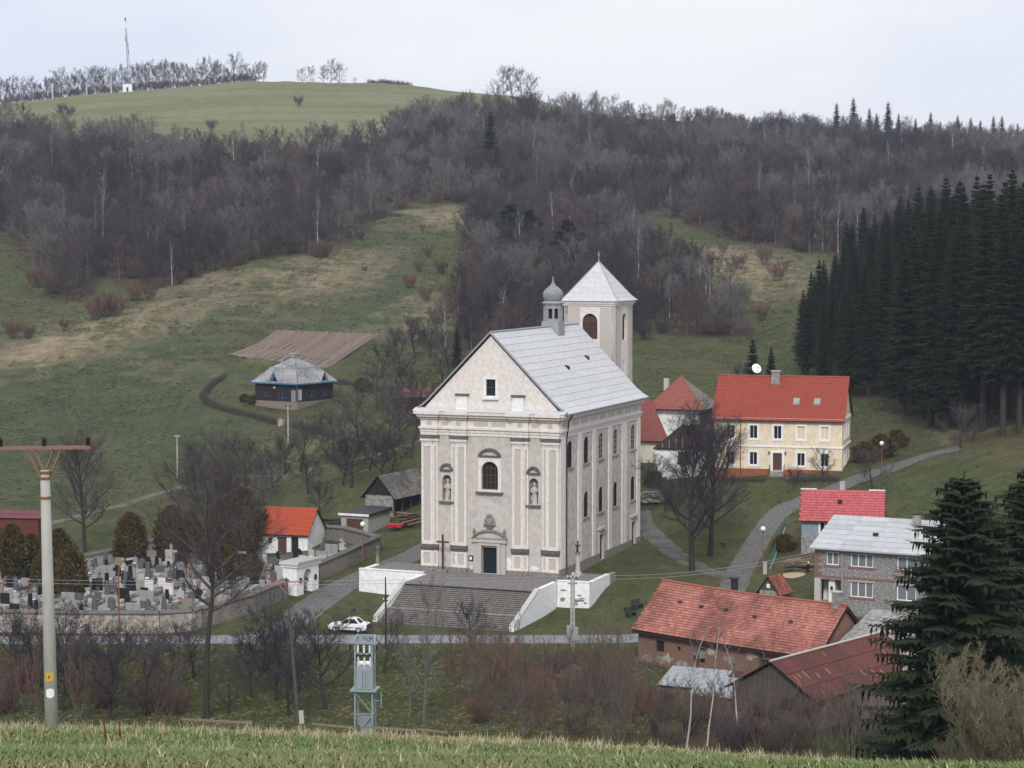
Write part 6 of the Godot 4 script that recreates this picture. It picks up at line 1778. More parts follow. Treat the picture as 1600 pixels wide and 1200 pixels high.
func make_graves() -> void:
	var rng := RandomNumberGenerator.new()
	rng.seed = 40
	var stones := [["white marble", lin(0.66, 0.66, 0.64), 0.5], ["pale grey stone", lin(0.42, 0.41, 0.39), 0.8], ["polished black", lin(0.022, 0.023, 0.026), 0.18], ["dark grey granite", lin(0.11, 0.115, 0.12), 0.35], ["brown sandstone", lin(0.26, 0.215, 0.17), 0.9], ["weathered grey", lin(0.30, 0.295, 0.28), 0.9]]
	var shapes := ["upright slab", "arched", "cross-topped", "wide double", "tall tapered"]
	var proto := []
	for k in 20:
		var st: Array = stones[[1, 3, 3, 5, 3, 2, 5, 4, 0, 3, 1, 2, 2, 5, 4, 3, 5, 1, 3, 2][k]]
		var shp: int = [0, 1, 2, 3, 4, 0, 3, 1, 0, 3, 2, 1, 4, 3, 0, 4, 2, 0, 1, 0][k]
		var m := mat("grave_" + st[0].replace(" ", "_"), st[1], st[2], "blotch", Vector3(0.5, 0.5, 0.5), 0.4)
		var body := mat("slab_" + st[0].replace(" ", "_"), st[1] if k % 3 == 0 else stones[[5, 1, 3, 1][k % 4]][1], 0.75, "strong", Vector3(0.4, 0.4, 0.4), 0.6)
		var g := Node3D.new()
		g.set_meta("look", "%s %s headstone" % [shapes[shp], st[0]])
		var w := 1.9 if shp == 3 else 1.0 + 0.25 * (k % 3)
		var s := sh()      # kerb frame
		for q in [[Vector3(-w / 2, -0.4, -1.0), Vector3(-w / 2 + 0.15, 0.28, 1.0)], [Vector3(w / 2 - 0.15, -0.4, -1.0), Vector3(w / 2, 0.28, 1.0)], [Vector3(-w / 2 + 0.152, -0.4, 0.85), Vector3(w / 2 - 0.152, 0.277, 1.0)], [Vector3(-w / 2 - 0.1, -0.4, -1.35), Vector3(w / 2 + 0.1, 0.36, -1.003)]]:
			s.span(q[0], q[1])
		part("kerb", s, M.concrete if k % 2 else M.grey_plaster, g)
		s = sh()
		s.span(Vector3(-w / 2 + 0.155, -0.4, -0.99), Vector3(w / 2 - 0.155, 0.2 if k % 3 else 0.34, 0.84))
		part("slab" if k % 4 != 2 else "planted_bed", s, body if k % 4 != 2 else M.bark, g)
		s = sh()
		var hh: float = [1.0, 1.15, 0.8, 1.0, 1.7][shp] + 0.15 * (k % 3)
		match shp:
			0: s.span(Vector3(-w * 0.4, 0.363, -1.28), Vector3(w * 0.4, 0.36 + hh, -1.08))
			1: s.prism(s.arch(-w * 0.38, w * 0.38, 0.363, 0.36 + hh, w * 0.38), -1.3, -1.1)
			2:
				s.span(Vector3(-w * 0.3, 0.363, -1.3), Vector3(w * 0.3, 0.36 + hh, -1.06))
				s.span(Vector3(-0.08, 0.362 + hh, -1.24), Vector3(0.08, 1.2 + hh, -1.1))
				s.span(Vector3(-0.32, 0.8 + hh, -1.236), Vector3(0.32, 0.95 + hh, -1.104))
			3:
				s.span(Vector3(-w * 0.42, 0.363, -1.28), Vector3(-0.02, 0.36 + hh, -1.1))
				s.span(Vector3(0.02, 0.363, -1.28), Vector3(w * 0.42, 0.36 + hh, -1.1))
			4: s.hexa([Vector3(-0.32, 0.363, -1.06), Vector3(0.32, 0.363, -1.06), Vector3(0.32, 0.363, -1.32), Vector3(-0.32, 0.363, -1.32), Vector3(-0.2, 0.36 + hh, -1.1), Vector3(0.2, 0.36 + hh, -1.1), Vector3(0.2, 0.36 + hh, -1.28), Vector3(-0.2, 0.36 + hh, -1.28)])
		part("headstone", s, m, g)
		if k % 2 == 0:
			s = sh()
			for q in 5:
				var a := TAU * q / 5
				s.lathe(Vector3(cos(a) * 0.16 + 0.1, 0.36, -0.75 + sin(a) * 0.12), [[0.0, 0.0], [0.1, 0.08], [0.08, 0.2], [0.0, 0.26]], 5)
			part("flowers", s, mat(["flower_red", "flower_white", "flower_pink"][k % 3], [lin(0.42, 0.06, 0.05), lin(0.7, 0.68, 0.62), lin(0.5, 0.2, 0.22)][k % 3], 0.8), g)
			s = sh()
			s.rod(Vector3(-w * 0.25, 0.2, -0.7), Vector3(-w * 0.25, 0.62, -0.7), 0.07, 0.07, 7)
			part("grave_lantern", s, M.dark_metal if k % 4 else M.red_plinth, g)
		proto.append(g)
	var corner: Vector2 = Vector2(-32.9, -214.6)
	var back := Vector2(0.388, -0.922)
	var keep := Geometry2D.offset_polygon(graveyard, -1.8)[0]
	var row := 0
	var u := 1.6
	while u < 54.0 and row < 24:
		var v := 1.5 + rng.randf()
		var n := 0
		while v < 58.0 and n < 30:
			var p := corner + back * u + Vector2(-1.0, 0.02) * v
			p += Vector2(rng.randf_range(-0.35, 0.35), rng.randf_range(-0.45, 0.45))
			var away: bool = p.distance_to(Vector2(-28.6, -256.0)) > 6.5 and p.distance_to(Vector2(-29.2, -261.0)) > 6.5 and p.distance_to(Vector2(-23.7, -231.9)) > 4.0
			if Geometry2D.is_point_in_polygon(p, keep) and away and absf(p.x / p.y) < 0.258 and rng.randf() < 0.86:
				var src: Node3D = proto[rng.randi() % proto.size()]
				var o: Node3D = src.duplicate()
				o.name = numbered("grave")
				add_child(o)
				o.position = ground_at(p)
				o.rotation.y = deg_to_rad(-18.0) + rng.randf_range(-0.08, 0.08)
				o.scale = Vector3.ONE * rng.randf_range(0.75, 1.08)
				o.remove_meta("look")
				tag(o, "grave with %s, %s row from road, %s from lane" % [src.get_meta("look"), NTH[row], NTH[n]], "grave", "graves in the village cemetery")
				n += 1
			v += rng.randf_range(1.75, 2.5)
		u += 2.75
		row += 1
	for g in proto:
		g.free()
	# a tall white calvary cross of the graveyard
	var t := thing("calvary_cross", "tall pale stone cross rising among the graves near the thuja", "cross", ground_at(Vector2(-39.8, -241.4)), deg_to_rad(-20.0))
	slab(t, "pedestal", Vector3(-0.6, -0.3, -0.6), Vector3(0.6, 1.3, 0.6), M.grey_plaster)
	slab(t, "shaft", Vector3(-0.14, 1.3, -0.14), Vector3(0.14, 4.2, 0.14), M.pale_stone)
	slab(t, "arms", Vector3(-0.75, 3.2, -0.12), Vector3(0.75, 3.46, 0.12), M.pale_stone)

# ---------- lamps and poles ----------
func globe_lamp(p: Vector2, h: float, label: String, lean := 0.0) -> void:
	var t := thing("globe_lamp", label, "street lamp", ground_at(p), 0.0, "globe street lamps")
	t.rotation.z = lean
	var s := sh()
	s.tube(PackedVector3Array([Vector3(0, -0.3, 0), Vector3(0, h * 0.3, 0), Vector3(0, h - 0.35, 0)]), PackedFloat32Array([0.085, 0.075, 0.05]), 8, true)
	part("post", s, M.rust_pole, t)
	s = sh()
	s.rod(Vector3(0, h - 0.5, 0), Vector3(0, h - 0.32, 0), 0.06, 0.13, 8)
	part("collar", s, M.dark_metal, t)
	s = sh()
	s.lathe(Vector3(0, h - 0.05, 0), [[0.0, -0.3], [0.15, -0.27], [0.27, -0.14], [0.3, 0.0], [0.27, 0.14], [0.15, 0.27], [0.0, 0.3]], 14)
	part("globe", s, M.globe, t, true)

func insulator(parent: Node3D, at: Vector3, h: float, r: float, m: Material) -> void:
	var s := sh()
	var prof := [[0.0, 0.0], [r * 0.5, 0.0]]
	for k in 4:
		prof.append([r, h * (0.12 + 0.2 * k)])
		prof.append([r * 0.62, h * (0.22 + 0.2 * k)])
	prof.append([r * 0.6, h * 0.95])
	prof.append([0.0, h])
	s.lathe(at, prof, 9)
	part("insulator", s, m, parent)

func make_poles() -> void:
	globe_lamp(Vector2(-17.6, -243.7), 4.6, "globe street lamp on rusty post beside the cemetery wall")
	globe_lamp(Vector2(28.9, -237.9), 5.0, "globe street lamp at the side road by the garden fence")
	globe_lamp(Vector2(47.7, -267.2), 4.3, "globe street lamp at the corner of the cream house")
	# near concrete pole with steel crossarm
	var base: Vector2 = Vector2(-10.6, -47.3)
	var t := thing("power_pole", "near concrete power pole with rusty crossarm and three insulators", "power pole", ground_at(base), 0.0)
	t.rotation.z = 0.012
	var s := sh()
	s.tube(PackedVector3Array([Vector3(0, -0.6, 0), Vector3(0, 3.0, 0), Vector3(0, 6.05, 0)]), PackedFloat32Array([0.155, 0.135, 0.105]), 20, true)
	part("shaft", s, M.concrete, t, true)
	s = sh()
	s.span(Vector3(-1.06, 6.52, -0.05), Vector3(1.06, 6.60, 0.05))
	part("crossarm", s, mat("faded_rust", lin(0.30, 0.17, 0.13), 0.85, "strong", Vector3(3, 3, 3)), t)
	for q in [[-0.40, -0.02], [0.40, 0.02], [-0.22, 0.0], [0.22, 0.0]]:
		s = sh()
		s.beam(Vector3(q[1], 5.75 if absf(q[0]) > 0.3 else 6.0, 0.06 if q[0] < 0 else -0.06), Vector3(q[0], 6.55, 0.0), 0.05, 0.035)
		part("brace", s, M.faded_rust, t)
	s = sh()
	for y in [5.4, 5.85, 5.98]:
		s.rod(Vector3(0, y, 0), Vector3(0, y + 0.05, 0), 0.135, 0.135, 16)
	part("clamp", s, M.rust_pole, t, false, "stuff")
	for x in [-1.0, 0.0, 1.0]:
		insulator(t, Vector3(x, 6.6, 0), 0.22, 0.075, M.insulator)
	s = Sh.new()
	s.xf = Transform3D(Basis(), Vector3(0, 1.30, 0))
	for k in 6:
		var a := 0.95 + k * 0.2
		s.box(Vector3(cos(a) * 0.151, 0, sin(a) * 0.151), Vector3(0.006, 0.2, 0.033), Basis(Vector3.UP, -a))
	var plate := part("warning_plate", s, mat("plate_yellow", lin(0.62, 0.36, 0.04), 0.6), t)
	s = Sh.new()
	s.xf = Transform3D(Basis(), Vector3(0, 1.30, 0))
	s.prism(PackedVector2Array([Vector2(-0.012, -0.05), Vector2(0.006, 0.0), Vector2(0.03, 0.0), Vector2(0.0, 0.07), Vector2(0.008, 0.015), Vector2(-0.016, 0.015)]), 0.155, 0.162)
	part("lightning_mark", s, M.dark_metal, plate)
	s = sh(Vector3(0.0, 0.92, 0))
	for k in 6:
		var a := 0.95 + k * 0.2
		var hh := 0.22 * sqrt(1.0 - pow((k - 2.5) / 3.6, 2.0))
		s.box(Vector3(cos(a) * 0.154, 0, sin(a) * 0.154), Vector3(0.006, hh, 0.033), Basis(Vector3.UP, -a))
	part("number_disc", s, M.white_paint, t)
	# timber pole with crossarm down the slope
	t = thing("timber_pole", "tall leaning timber pole with pale red crossarm before the cemetery gate", "power pole", ground_at(Vector2(-18.0, -173.1)), 0.0)
	t.rotation.z = 0.075
	s = sh()
	s.tube(PackedVector3Array([Vector3(0, -0.5, 0), Vector3(0, 6, 0), Vector3(0, 11.2, 0)]), PackedFloat32Array([0.17, 0.14, 0.1]), 10, true)
	part("shaft", s, M.old_wood, t)
	s = sh()
	s.span(Vector3(-1.9, 12.0, -0.06), Vector3(1.9, 12.1, 0.06))
	part("crossarm", s, mat("pale_red", lin(0.42, 0.15, 0.12), 0.7), t)
	for q in [-1, 1]:
		s = sh()
		s.beam(Vector3(0, 11.0, 0.05), Vector3(q * 0.7, 12.0, 0.05), 0.08, 0.05)
		part("brace", s, M.pale_red, t)
	for x in [-1.75, 0.0, 1.75]:
		insulator(t, Vector3(x, 12.1, 0), 0.25, 0.08, M.insulator)
	slab(t, "concrete_stub", Vector3(0.12, -0.8, -0.16), Vector3(0.5, 1.1, 0.16), M.pale_stone)
	# twin concrete pole by the road with two boxes
	t = thing("twin_pole", "slim twin concrete pole with grey boxes beside the road", "power pole", ground_at(Vector2(6.0, -203.9)), 0.0)
	for x in [-0.14, 0.14]:
		s = sh()
		s.tube(PackedVector3Array([Vector3(x, -0.5, 0), Vector3(x * 0.9, 7.2, 0)]), PackedFloat32Array([0.12, 0.09]), 8, true)
		part("shaft", s, M.concrete, t)
	s = sh()
	for k in 11:
		s.span(Vector3(-0.14, 0.5 + k * 0.62, -0.06), Vector3(0.14, 0.66 + k * 0.62, 0.06))
	part("rungs", s, M.concrete, t, false, "stuff")
	for q in [[-0.42, 0.9], [0.38, 0.7]]:
		s = sh()
		s.span(Vector3(q[0] - 0.17, q[1], -0.05), Vector3(q[0] + 0.17, q[1] + 1.3, 0.22))
		part("meter_box", s, M.zinc, t)
	s = sh()
	s.span(Vector3(-0.55, 6.85, -0.06), Vector3(0.55, 6.95, 0.06))
	s.span(Vector3(-0.45, 6.3, -0.06), Vector3(0.45, 6.38, 0.06))
	part("crossarm", s, M.dark_metal, t)
	for x in [-0.5, 0.5, -0.2, 0.2]:
		insulator(t, Vector3(x, 6.95, 0), 0.22, 0.07, M.porcelain)
	insulator(t, Vector3(0.0, 7.2, 0), 0.3, 0.09, M.porcelain)
	# thin dark pole near the foot of the steps
	t = thing("wooden_pole", "thin dark wooden pole standing at the foot of the church steps", "pole", ground_at(Vector2(-12.5, -203.9)), 0.0)
	s = sh()
	s.tube(PackedVector3Array([Vector3(0, -0.4, 0), Vector3(0.02, 3.2, 0), Vector3(0, 7.0, 0)]), PackedFloat32Array([0.11, 0.09, 0.065]), 8, true)
	part("shaft", s, M.dark_wood, t)
	s = sh()
	s.span(Vector3(-0.22, 4.6, -0.08), Vector3(0.22, 4.72, 0.08))
	part("bracket", s, M.dark_metal, t)
	insulator(t, Vector3(-0.2, 4.72, 0), 0.2, 0.06, M.porcelain)
	# tall lamp with a bent neck by the cemetery wall
	t = thing("bent_neck_lamp", "tall orange-rusted lamp post with bent neck before the cemetery", "street lamp", ground_at(Vector2(-38.8, -203.7)), 0.0)
	s = sh()
	s.tube(PackedVector3Array([Vector3(0, -0.3, 0), Vector3(-0.03, 3, 0), Vector3(-0.05, 7.2, 0), Vector3(0.05, 8.1, 0), Vector3(0.35, 8.65, 0), Vector3(0.8, 8.85, 0)]), PackedFloat32Array([0.1, 0.09, 0.07, 0.065, 0.06, 0.055]), 8, true)
	part("post", s, M.rust_pole, t)
	s = sh()
	s.hexa([Vector3(0.75, 8.72, 0.14), Vector3(1.5, 8.84, 0.14), Vector3(1.5, 8.84, -0.14), Vector3(0.75, 8.72, -0.14), Vector3(0.75, 8.92, 0.1), Vector3(1.45, 9.0, 0.1), Vector3(1.45, 9.0, -0.1), Vector3(0.75, 8.92, -0.1)])
	part("lamp_head", s, M.zinc, t)
	# field poles
	for q in [[Vector2(-51.2, -316.8), 6.6, "slim concrete pole in the green field beside the track", false], [Vector2(-36.4, -337.0), 6.3, "concrete pole with street light below the timber cottage", true]]:
		t = thing("field_pole", q[2], "pole", ground_at(q[0]), 0.0, "slim concrete poles in the fields")
		s = sh()
		s.tube(PackedVector3Array([Vector3(0, -0.5, 0), Vector3(0, q[1], 0)]), PackedFloat32Array([0.15, 0.11]), 8, true)
		part("shaft", s, M.concrete, t)
		s = sh()
		s.span(Vector3(-0.45, q[1] - 0.25, -0.08), Vector3(0.45, q[1] - 0.05, 0.08))
		part("crossarm", s, M.dark_metal if q[3] else M.concrete, t)
		if q[3]:
			s = sh()
			s.tube(PackedVector3Array([Vector3(0, q[1] - 1.0, 0), Vector3(0.4, q[1] - 0.75, 0.1), Vector3(0.75, q[1] - 0.7, 0.15)]), PackedFloat32Array([0.04, 0.05, 0.1]), 6, true)
			part("lamp_arm", s, M.zinc, t)
	# overhead wires along the road
	var a := Vector3(Vector2(6.0, -203.9).x, land(Vector2(6.0, -203.9).x, Vector2(6.0, -203.9).y) + 7.1, Vector2(6.0, -203.9).y)
	var ends := [[Vector3(-75, 4.6, -203), "upper overhead wire spanning from the cemetery to the twin pole", 0.0], [Vector3(-75, 4.25, -203), "lower overhead wire spanning from the cemetery to the twin pole", -0.35], [Vector3(31.3, 5.2, -212.2), "overhead wire from the twin pole to the stone house", 0.0], [Vector3(31.3, 4.9, -212.2), "slack lower wire from the twin pole to the stone house", -0.35]]
	for e in ends:
		s = sh()
		var pts := PackedVector3Array()
		var rr := PackedFloat32Array()
		for k in 25:
			var f := k / 24.0
			pts.append((a + Vector3(0, e[2], 0)).lerp(e[0], f) - Vector3(0, sin(f * PI) * 0.8, 0))
			rr.append(0.018)
		s.tube(pts, rr, 4)
		tag(part("overhead_wire", s, M.zinc, self), e[1], "wire", "overhead wires")
	# transformer on a steel trestle
	t = thing("transformer_tower", "blue-grey steel trestle carrying a transformer and insulators", "transformer", ground_at(Vector2(-10.0, -140.0)), deg_to_rad(-8.0))
	var top := 10.6
	for q in [[-0.62, 0.5], [0.62, 0.5], [0.62, -0.5], [-0.62, -0.5]]:
		s = sh()
		s.beam(Vector3(q[0], -0.6, q[1]), Vector3(q[0] * 0.94, top - 0.6, q[1] * 0.94), 0.11, 0.11)
		part("leg", s, M.steel_blue, t)
	s = sh()
	for k in 4:
		var y0 := 0.4 + k * 1.5
		var f := 1 if k % 2 == 0 else -1
		for z in [0.5, -0.5]:
			s.beam(Vector3(-0.62 * f, y0, z), Vector3(0.62 * f, y0 + 1.5, z), 0.05, 0.05)
		for x in [-0.62, 0.62]:
			s.beam(Vector3(x, y0, -0.5 * f), Vector3(x, y0 + 1.5, 0.5 * f), 0.05, 0.05)
			s.beam(Vector3(x, y0, -0.5), Vector3(x, y0, 0.5), 0.06, 0.06)
		s.beam(Vector3(-0.62, y0, 0.5), Vector3(0.62, y0, 0.5), 0.06, 0.06)
	part("bracing", s, M.steel_blue, t, false, "stuff")
	slab(t, "cabinet", Vector3(-0.48, 2.4, -0.3), Vector3(0.48, 4.6, 0.3), mat("cabinet_grey", lin(0.22, 0.28, 0.29), 0.6, "grain"))
	slab(t, "platform", Vector3(-0.9, 6.45, -0.75), Vector3(0.9, 6.57, 0.75), M.steel_blue)
	var tank := slab(t, "transformer_tank", Vector3(-0.55, 6.6, -0.38), Vector3(0.55, 8.1, 0.38), mat("tank_grey", lin(0.36, 0.39, 0.41), 0.5, "grain"))
	for k in 3:
		slab(tank, "cooling_fin", Vector3(-0.2 + k * 0.19, 6.8, 0.38), Vector3(-0.1 + k * 0.19, 7.95, 0.52), M.tank_grey)
	s = sh()
	s.rod(Vector3(-0.5, 8.3, 0.05), Vector3(0.5, 8.3, 0.05), 0.15, 0.15, 12)
	part("oil_vessel", s, M.white_paint, tank)
	for x in [-0.40, 0.02, 0.42]:
		insulator(tank, Vector3(x, 8.1, 0.28), 0.75, 0.075, M.porcelain)
		insulator(t, Vector3(x, 9.05, 0.42), 0.62, 0.085, M.porcelain)
		insulator(t, Vector3(x, 8.86, 0.45), 0.2, 0.10, M.insulator)
		s = sh()
		s.rod(Vector3(x, 9.65, 0.42), Vector3(x + 0.1, 9.75, 0.3), 0.02, 0.02, 5)
		part("jumper", s, M.insulator, t)
	slab(t, "fuse_beam", Vector3(-0.66, 8.98, 0.34), Vector3(0.66, 9.05, 0.5), M.steel_blue)
	slab(t, "top_beam", Vector3(-0.95, 9.7, 0.42), Vector3(0.95, 9.85, 0.58), M.steel_blue)
	slab(t, "top_beam", Vector3(-0.6, 10.0, -0.62), Vector3(0.6, 10.15, -0.48), M.steel_blue)
	for x in [-0.75, 0.75]:
		s = sh()
		s.beam(Vector3(x, 9.72, 0.5), Vector3(x * 0.8, 10.15, -0.55), 0.1, 0.1)
		part("outrigger", s, M.steel_blue, t)
	insulator(t, Vector3(-0.92, 9.3, 0.5), 0.38, 0.09, M.insulator)
	insulator(t, Vector3(0.92, 9.3, 0.5), 0.38, 0.09, M.insulator)
	s = sh()
	s.rod(Vector3(1.15, 5.3, 0.2), Vector3(1.15, 6.4, 0.2), 0.04, 0.04, 6)
	s.beam(Vector3(0.62, 5.8, 0.2), Vector3(1.15, 5.8, 0.2), 0.04, 0.04)
	part("switch_rod", s, M.steel_blue, t)
	# mast and hut on the skyline
	var mp := Vector2((207.0 - 800.0) / 3250.0 * 1178.0, -1178.0)
	t = thing("radio_mast", "slender lattice radio mast with red tip on the skyline meadow", "mast", ground_at(mp, -0.3), 0.3)
	t.rotation.z = 0.05
	var hm := 41.0
	for k in 3:
		var an := TAU * k / 3
		s = sh()
		s.rod(Vector3(cos(an), 0, sin(an)) * 1.25, Vector3(cos(an) * 0.35, hm - 5.0, sin(an) * 0.35), 0.12, 0.10, 5)
		part("leg", s, mat("mast_grey", lin(0.20, 0.23, 0.25), 0.6), t)
	s = sh()
	for k in 24:
		var f := k / 24.0
		var g := (k + 1) / 24.0
		for j in 3:
			var a0 := TAU * j / 3
			var a1 := TAU * (j + 1) / 3
			s.beam(Vector3(cos(a0), 0, sin(a0)) * lerpf(1.25, 0.35, f) + Vector3(0, (hm - 5.0) * f, 0), Vector3(cos(a1), 0, sin(a1)) * lerpf(1.25, 0.35, g) + Vector3(0, (hm - 5.0) * g, 0), 0.09, 0.09)
	part("lattice", s, M.mast_grey, t, false, "stuff")
	for q in [[0.0, 2.0, "white_paint"], [2.0, 4.0, "white_paint"], [4.0, 6.0, ""]]:
		s = sh()
		s.rod(Vector3(0, hm - 5.0 + q[0], 0), Vector3(0, hm - 5.003 + q[1], 0), 0.42, 0.38, 8)
		part("antenna_drum", s, M.white_paint if q[2] else mat("signal_red", lin(0.50, 0.045, 0.04), 0.5), t)
	s = sh()
	for q in [[0.5, 27.0], [-0.6, 30.0], [0.6, 23.0]]:
		s.box(Vector3(q[0], q[1], 0.5), Vector3(0.5, 2.6, 0.5))
	part("panel_antennas", s, M.mast_grey, t, false, "stuff")
	t = thing("mast_hut", "small white equipment hut at the foot of the radio mast", "hut", ground_at(mp + Vector2(0.3, 9.0)), 0.1)
	slab(t, "body", Vector3(-2.4, -0.5, -1.6), Vector3(2.6, 4.4, 1.6), M.white_paint)
	slab(t, "roof", Vector3(-2.6, 4.4, -1.8), Vector3(2.8, 4.65, 1.8), M.zinc)
	slab(t, "door", Vector3(-0.4, 0.2, 1.6), Vector3(0.7, 2.5, 1.66), M.dark_metal)
	for q in [[87.0, 160.0, 8.5, "leftmost white post standing on the skyline meadow"], [178.0, 150.0, 9.0, "white post standing on the meadow just beside the radio mast"], [140.0, 154.0, 7.0, "pale post between the two white skyline posts"]]:
		var pp := Vector2((q[0] - 800.0) / 3250.0 * 1150.0, -1150.0)
		t = thing("skyline_post", q[3], "post", ground_at(pp), 0.0, "posts on the skyline meadow")
		s = sh()
		s.tube(PackedVector3Array([Vector3(0, -0.5, 0), Vector3(0, q[2], 0)]), PackedFloat32Array([0.5, 0.35]), 8, true)
		part("shaft", s, M.pale_stone, t)
		slab(t, "cap", Vector3(-0.7, q[2], -0.2), Vector3(0.7, q[2] + 0.3, 0.2), M.concrete)

# ---------- monuments by the church ----------
func make_monuments() -> void:
	var B := Basis(Vector3.UP, CHURCH_TURN)
	var at := Vector3(-2.46, 0, -230.55)
	var t := thing("mission_cross", "tall rusty iron cross standing before the church front", "cross", at + B * Vector3(-5.15, 0.06, 1.35), CHURCH_TURN)
	slab(t, "stone_foot", Vector3(-0.45, -0.1, -0.35), Vector3(0.45, 0.35, 0.35), M.sandstone)
	slab(t, "upright", Vector3(-0.09, 0.35, -0.09), Vector3(0.09, 4.3, 0.09), M.iron_rust)
	slab(t, "arms", Vector3(-0.75, 3.35, -0.08), Vector3(0.75, 3.52, 0.08), M.iron_rust)
	t = thing("crucifix_column", "weathered stone column with crucifix at the church corner", "column", ground_at(Vector2(7.3, -229.2)), CHURCH_TURN)
	slab(t, "base", Vector3(-0.45, -0.4, -0.45), Vector3(0.45, 1.1, 0.45), M.pale_stone)
	var s := sh()
	s.tube(PackedVector3Array([Vector3(0, 1.1, 0), Vector3(0, 1.3, 0), Vector3(0, 1.35, 0), Vector3(0, 3.2, 0)]), PackedFloat32Array([0.38, 0.36, 0.27, 0.2]), 10, true)
	part("shaft", s, M.pale_stone, t)
	slab(t, "capital", Vector3(-0.26, 3.2, -0.26), Vector3(0.26, 3.42, 0.26), M.sandstone)
	slab(t, "cross_upright", Vector3(-0.06, 3.42, -0.06), Vector3(0.06, 4.75, 0.06), M.dark_metal)
	slab(t, "cross_arms", Vector3(-0.3, 4.15, -0.05), Vector3(0.3, 4.3, 0.05), M.dark_metal)
	statue(t, Vector3(0, 3.43, 0.1), 0.95, "figure", M.dark_metal, 1.0)
	t = thing("lantern_pillar", "small dark stone pillar beside the lane above the white wall", "column", ground_at(Vector2(-15.5, -238.3)), CHURCH_TURN)
	slab(t, "base", Vector3(-0.4, -0.4, -0.4), Vector3(0.4, 0.9, 0.4), M.sandstone)
	slab(t, "plinth_cap", Vector3(-0.48, 0.9, -0.48), Vector3(0.48, 1.05, 0.48), M.coping)
	s = sh()
	s.tube(PackedVector3Array([Vector3(0, 1.05, 0), Vector3(0, 2.3, 0)]), PackedFloat32Array([0.26, 0.2]), 8, true)
	part("shaft", s, M.sandstone, t)
	s = sh()
	s.lathe(Vector3(0, 2.3, 0), [[0.3, 0.0], [0.32, 0.15], [0.2, 0.25], [0.24, 0.6], [0.32, 0.68], [0.12, 0.85], [0.0, 1.05]], 8)
	part("finial", s, M.coping, t)
	# peeled patches on the white wall
	var wall := thing("peeled_plaster", "dark peeled patches scattered on the white terrace wall", "plaster patch", at, CHURCH_TURN)
	var rng := RandomNumberGenerator.new()
	rng.seed = 9
	for q in [[9.9, -0.75, 0.42, 0.10], [9.9, -1.75, 0.3, 0.26], [11.7, -1.2, 0.3, 0.09], [12.1, -1.5, 0.4, 0.08], [11.4, -1.8, 0.42, 0.2], [11.95, -1.75, 0.34, 0.16], [11.35, -2.15, 0.3, 0.18], [12.45, -2.0, 0.2, 0.12]]:
		s = sh()
		var o := PackedVector2Array()
		for k in 9:
			var a := TAU * k / 9
			var r := 0.75 + rng.randf() * 0.4
			o.append(Vector2(q[0] + cos(a) * q[2] * r, q[1] + sin(a) * q[3] * r))
		s.xf = Transform3D(Basis(Vector3.RIGHT, -0.034), Vector3(0, 0, 3.41))
		s.prism(o, -0.04, 0.012)
		part("patch", s, M.sandstone, wall)

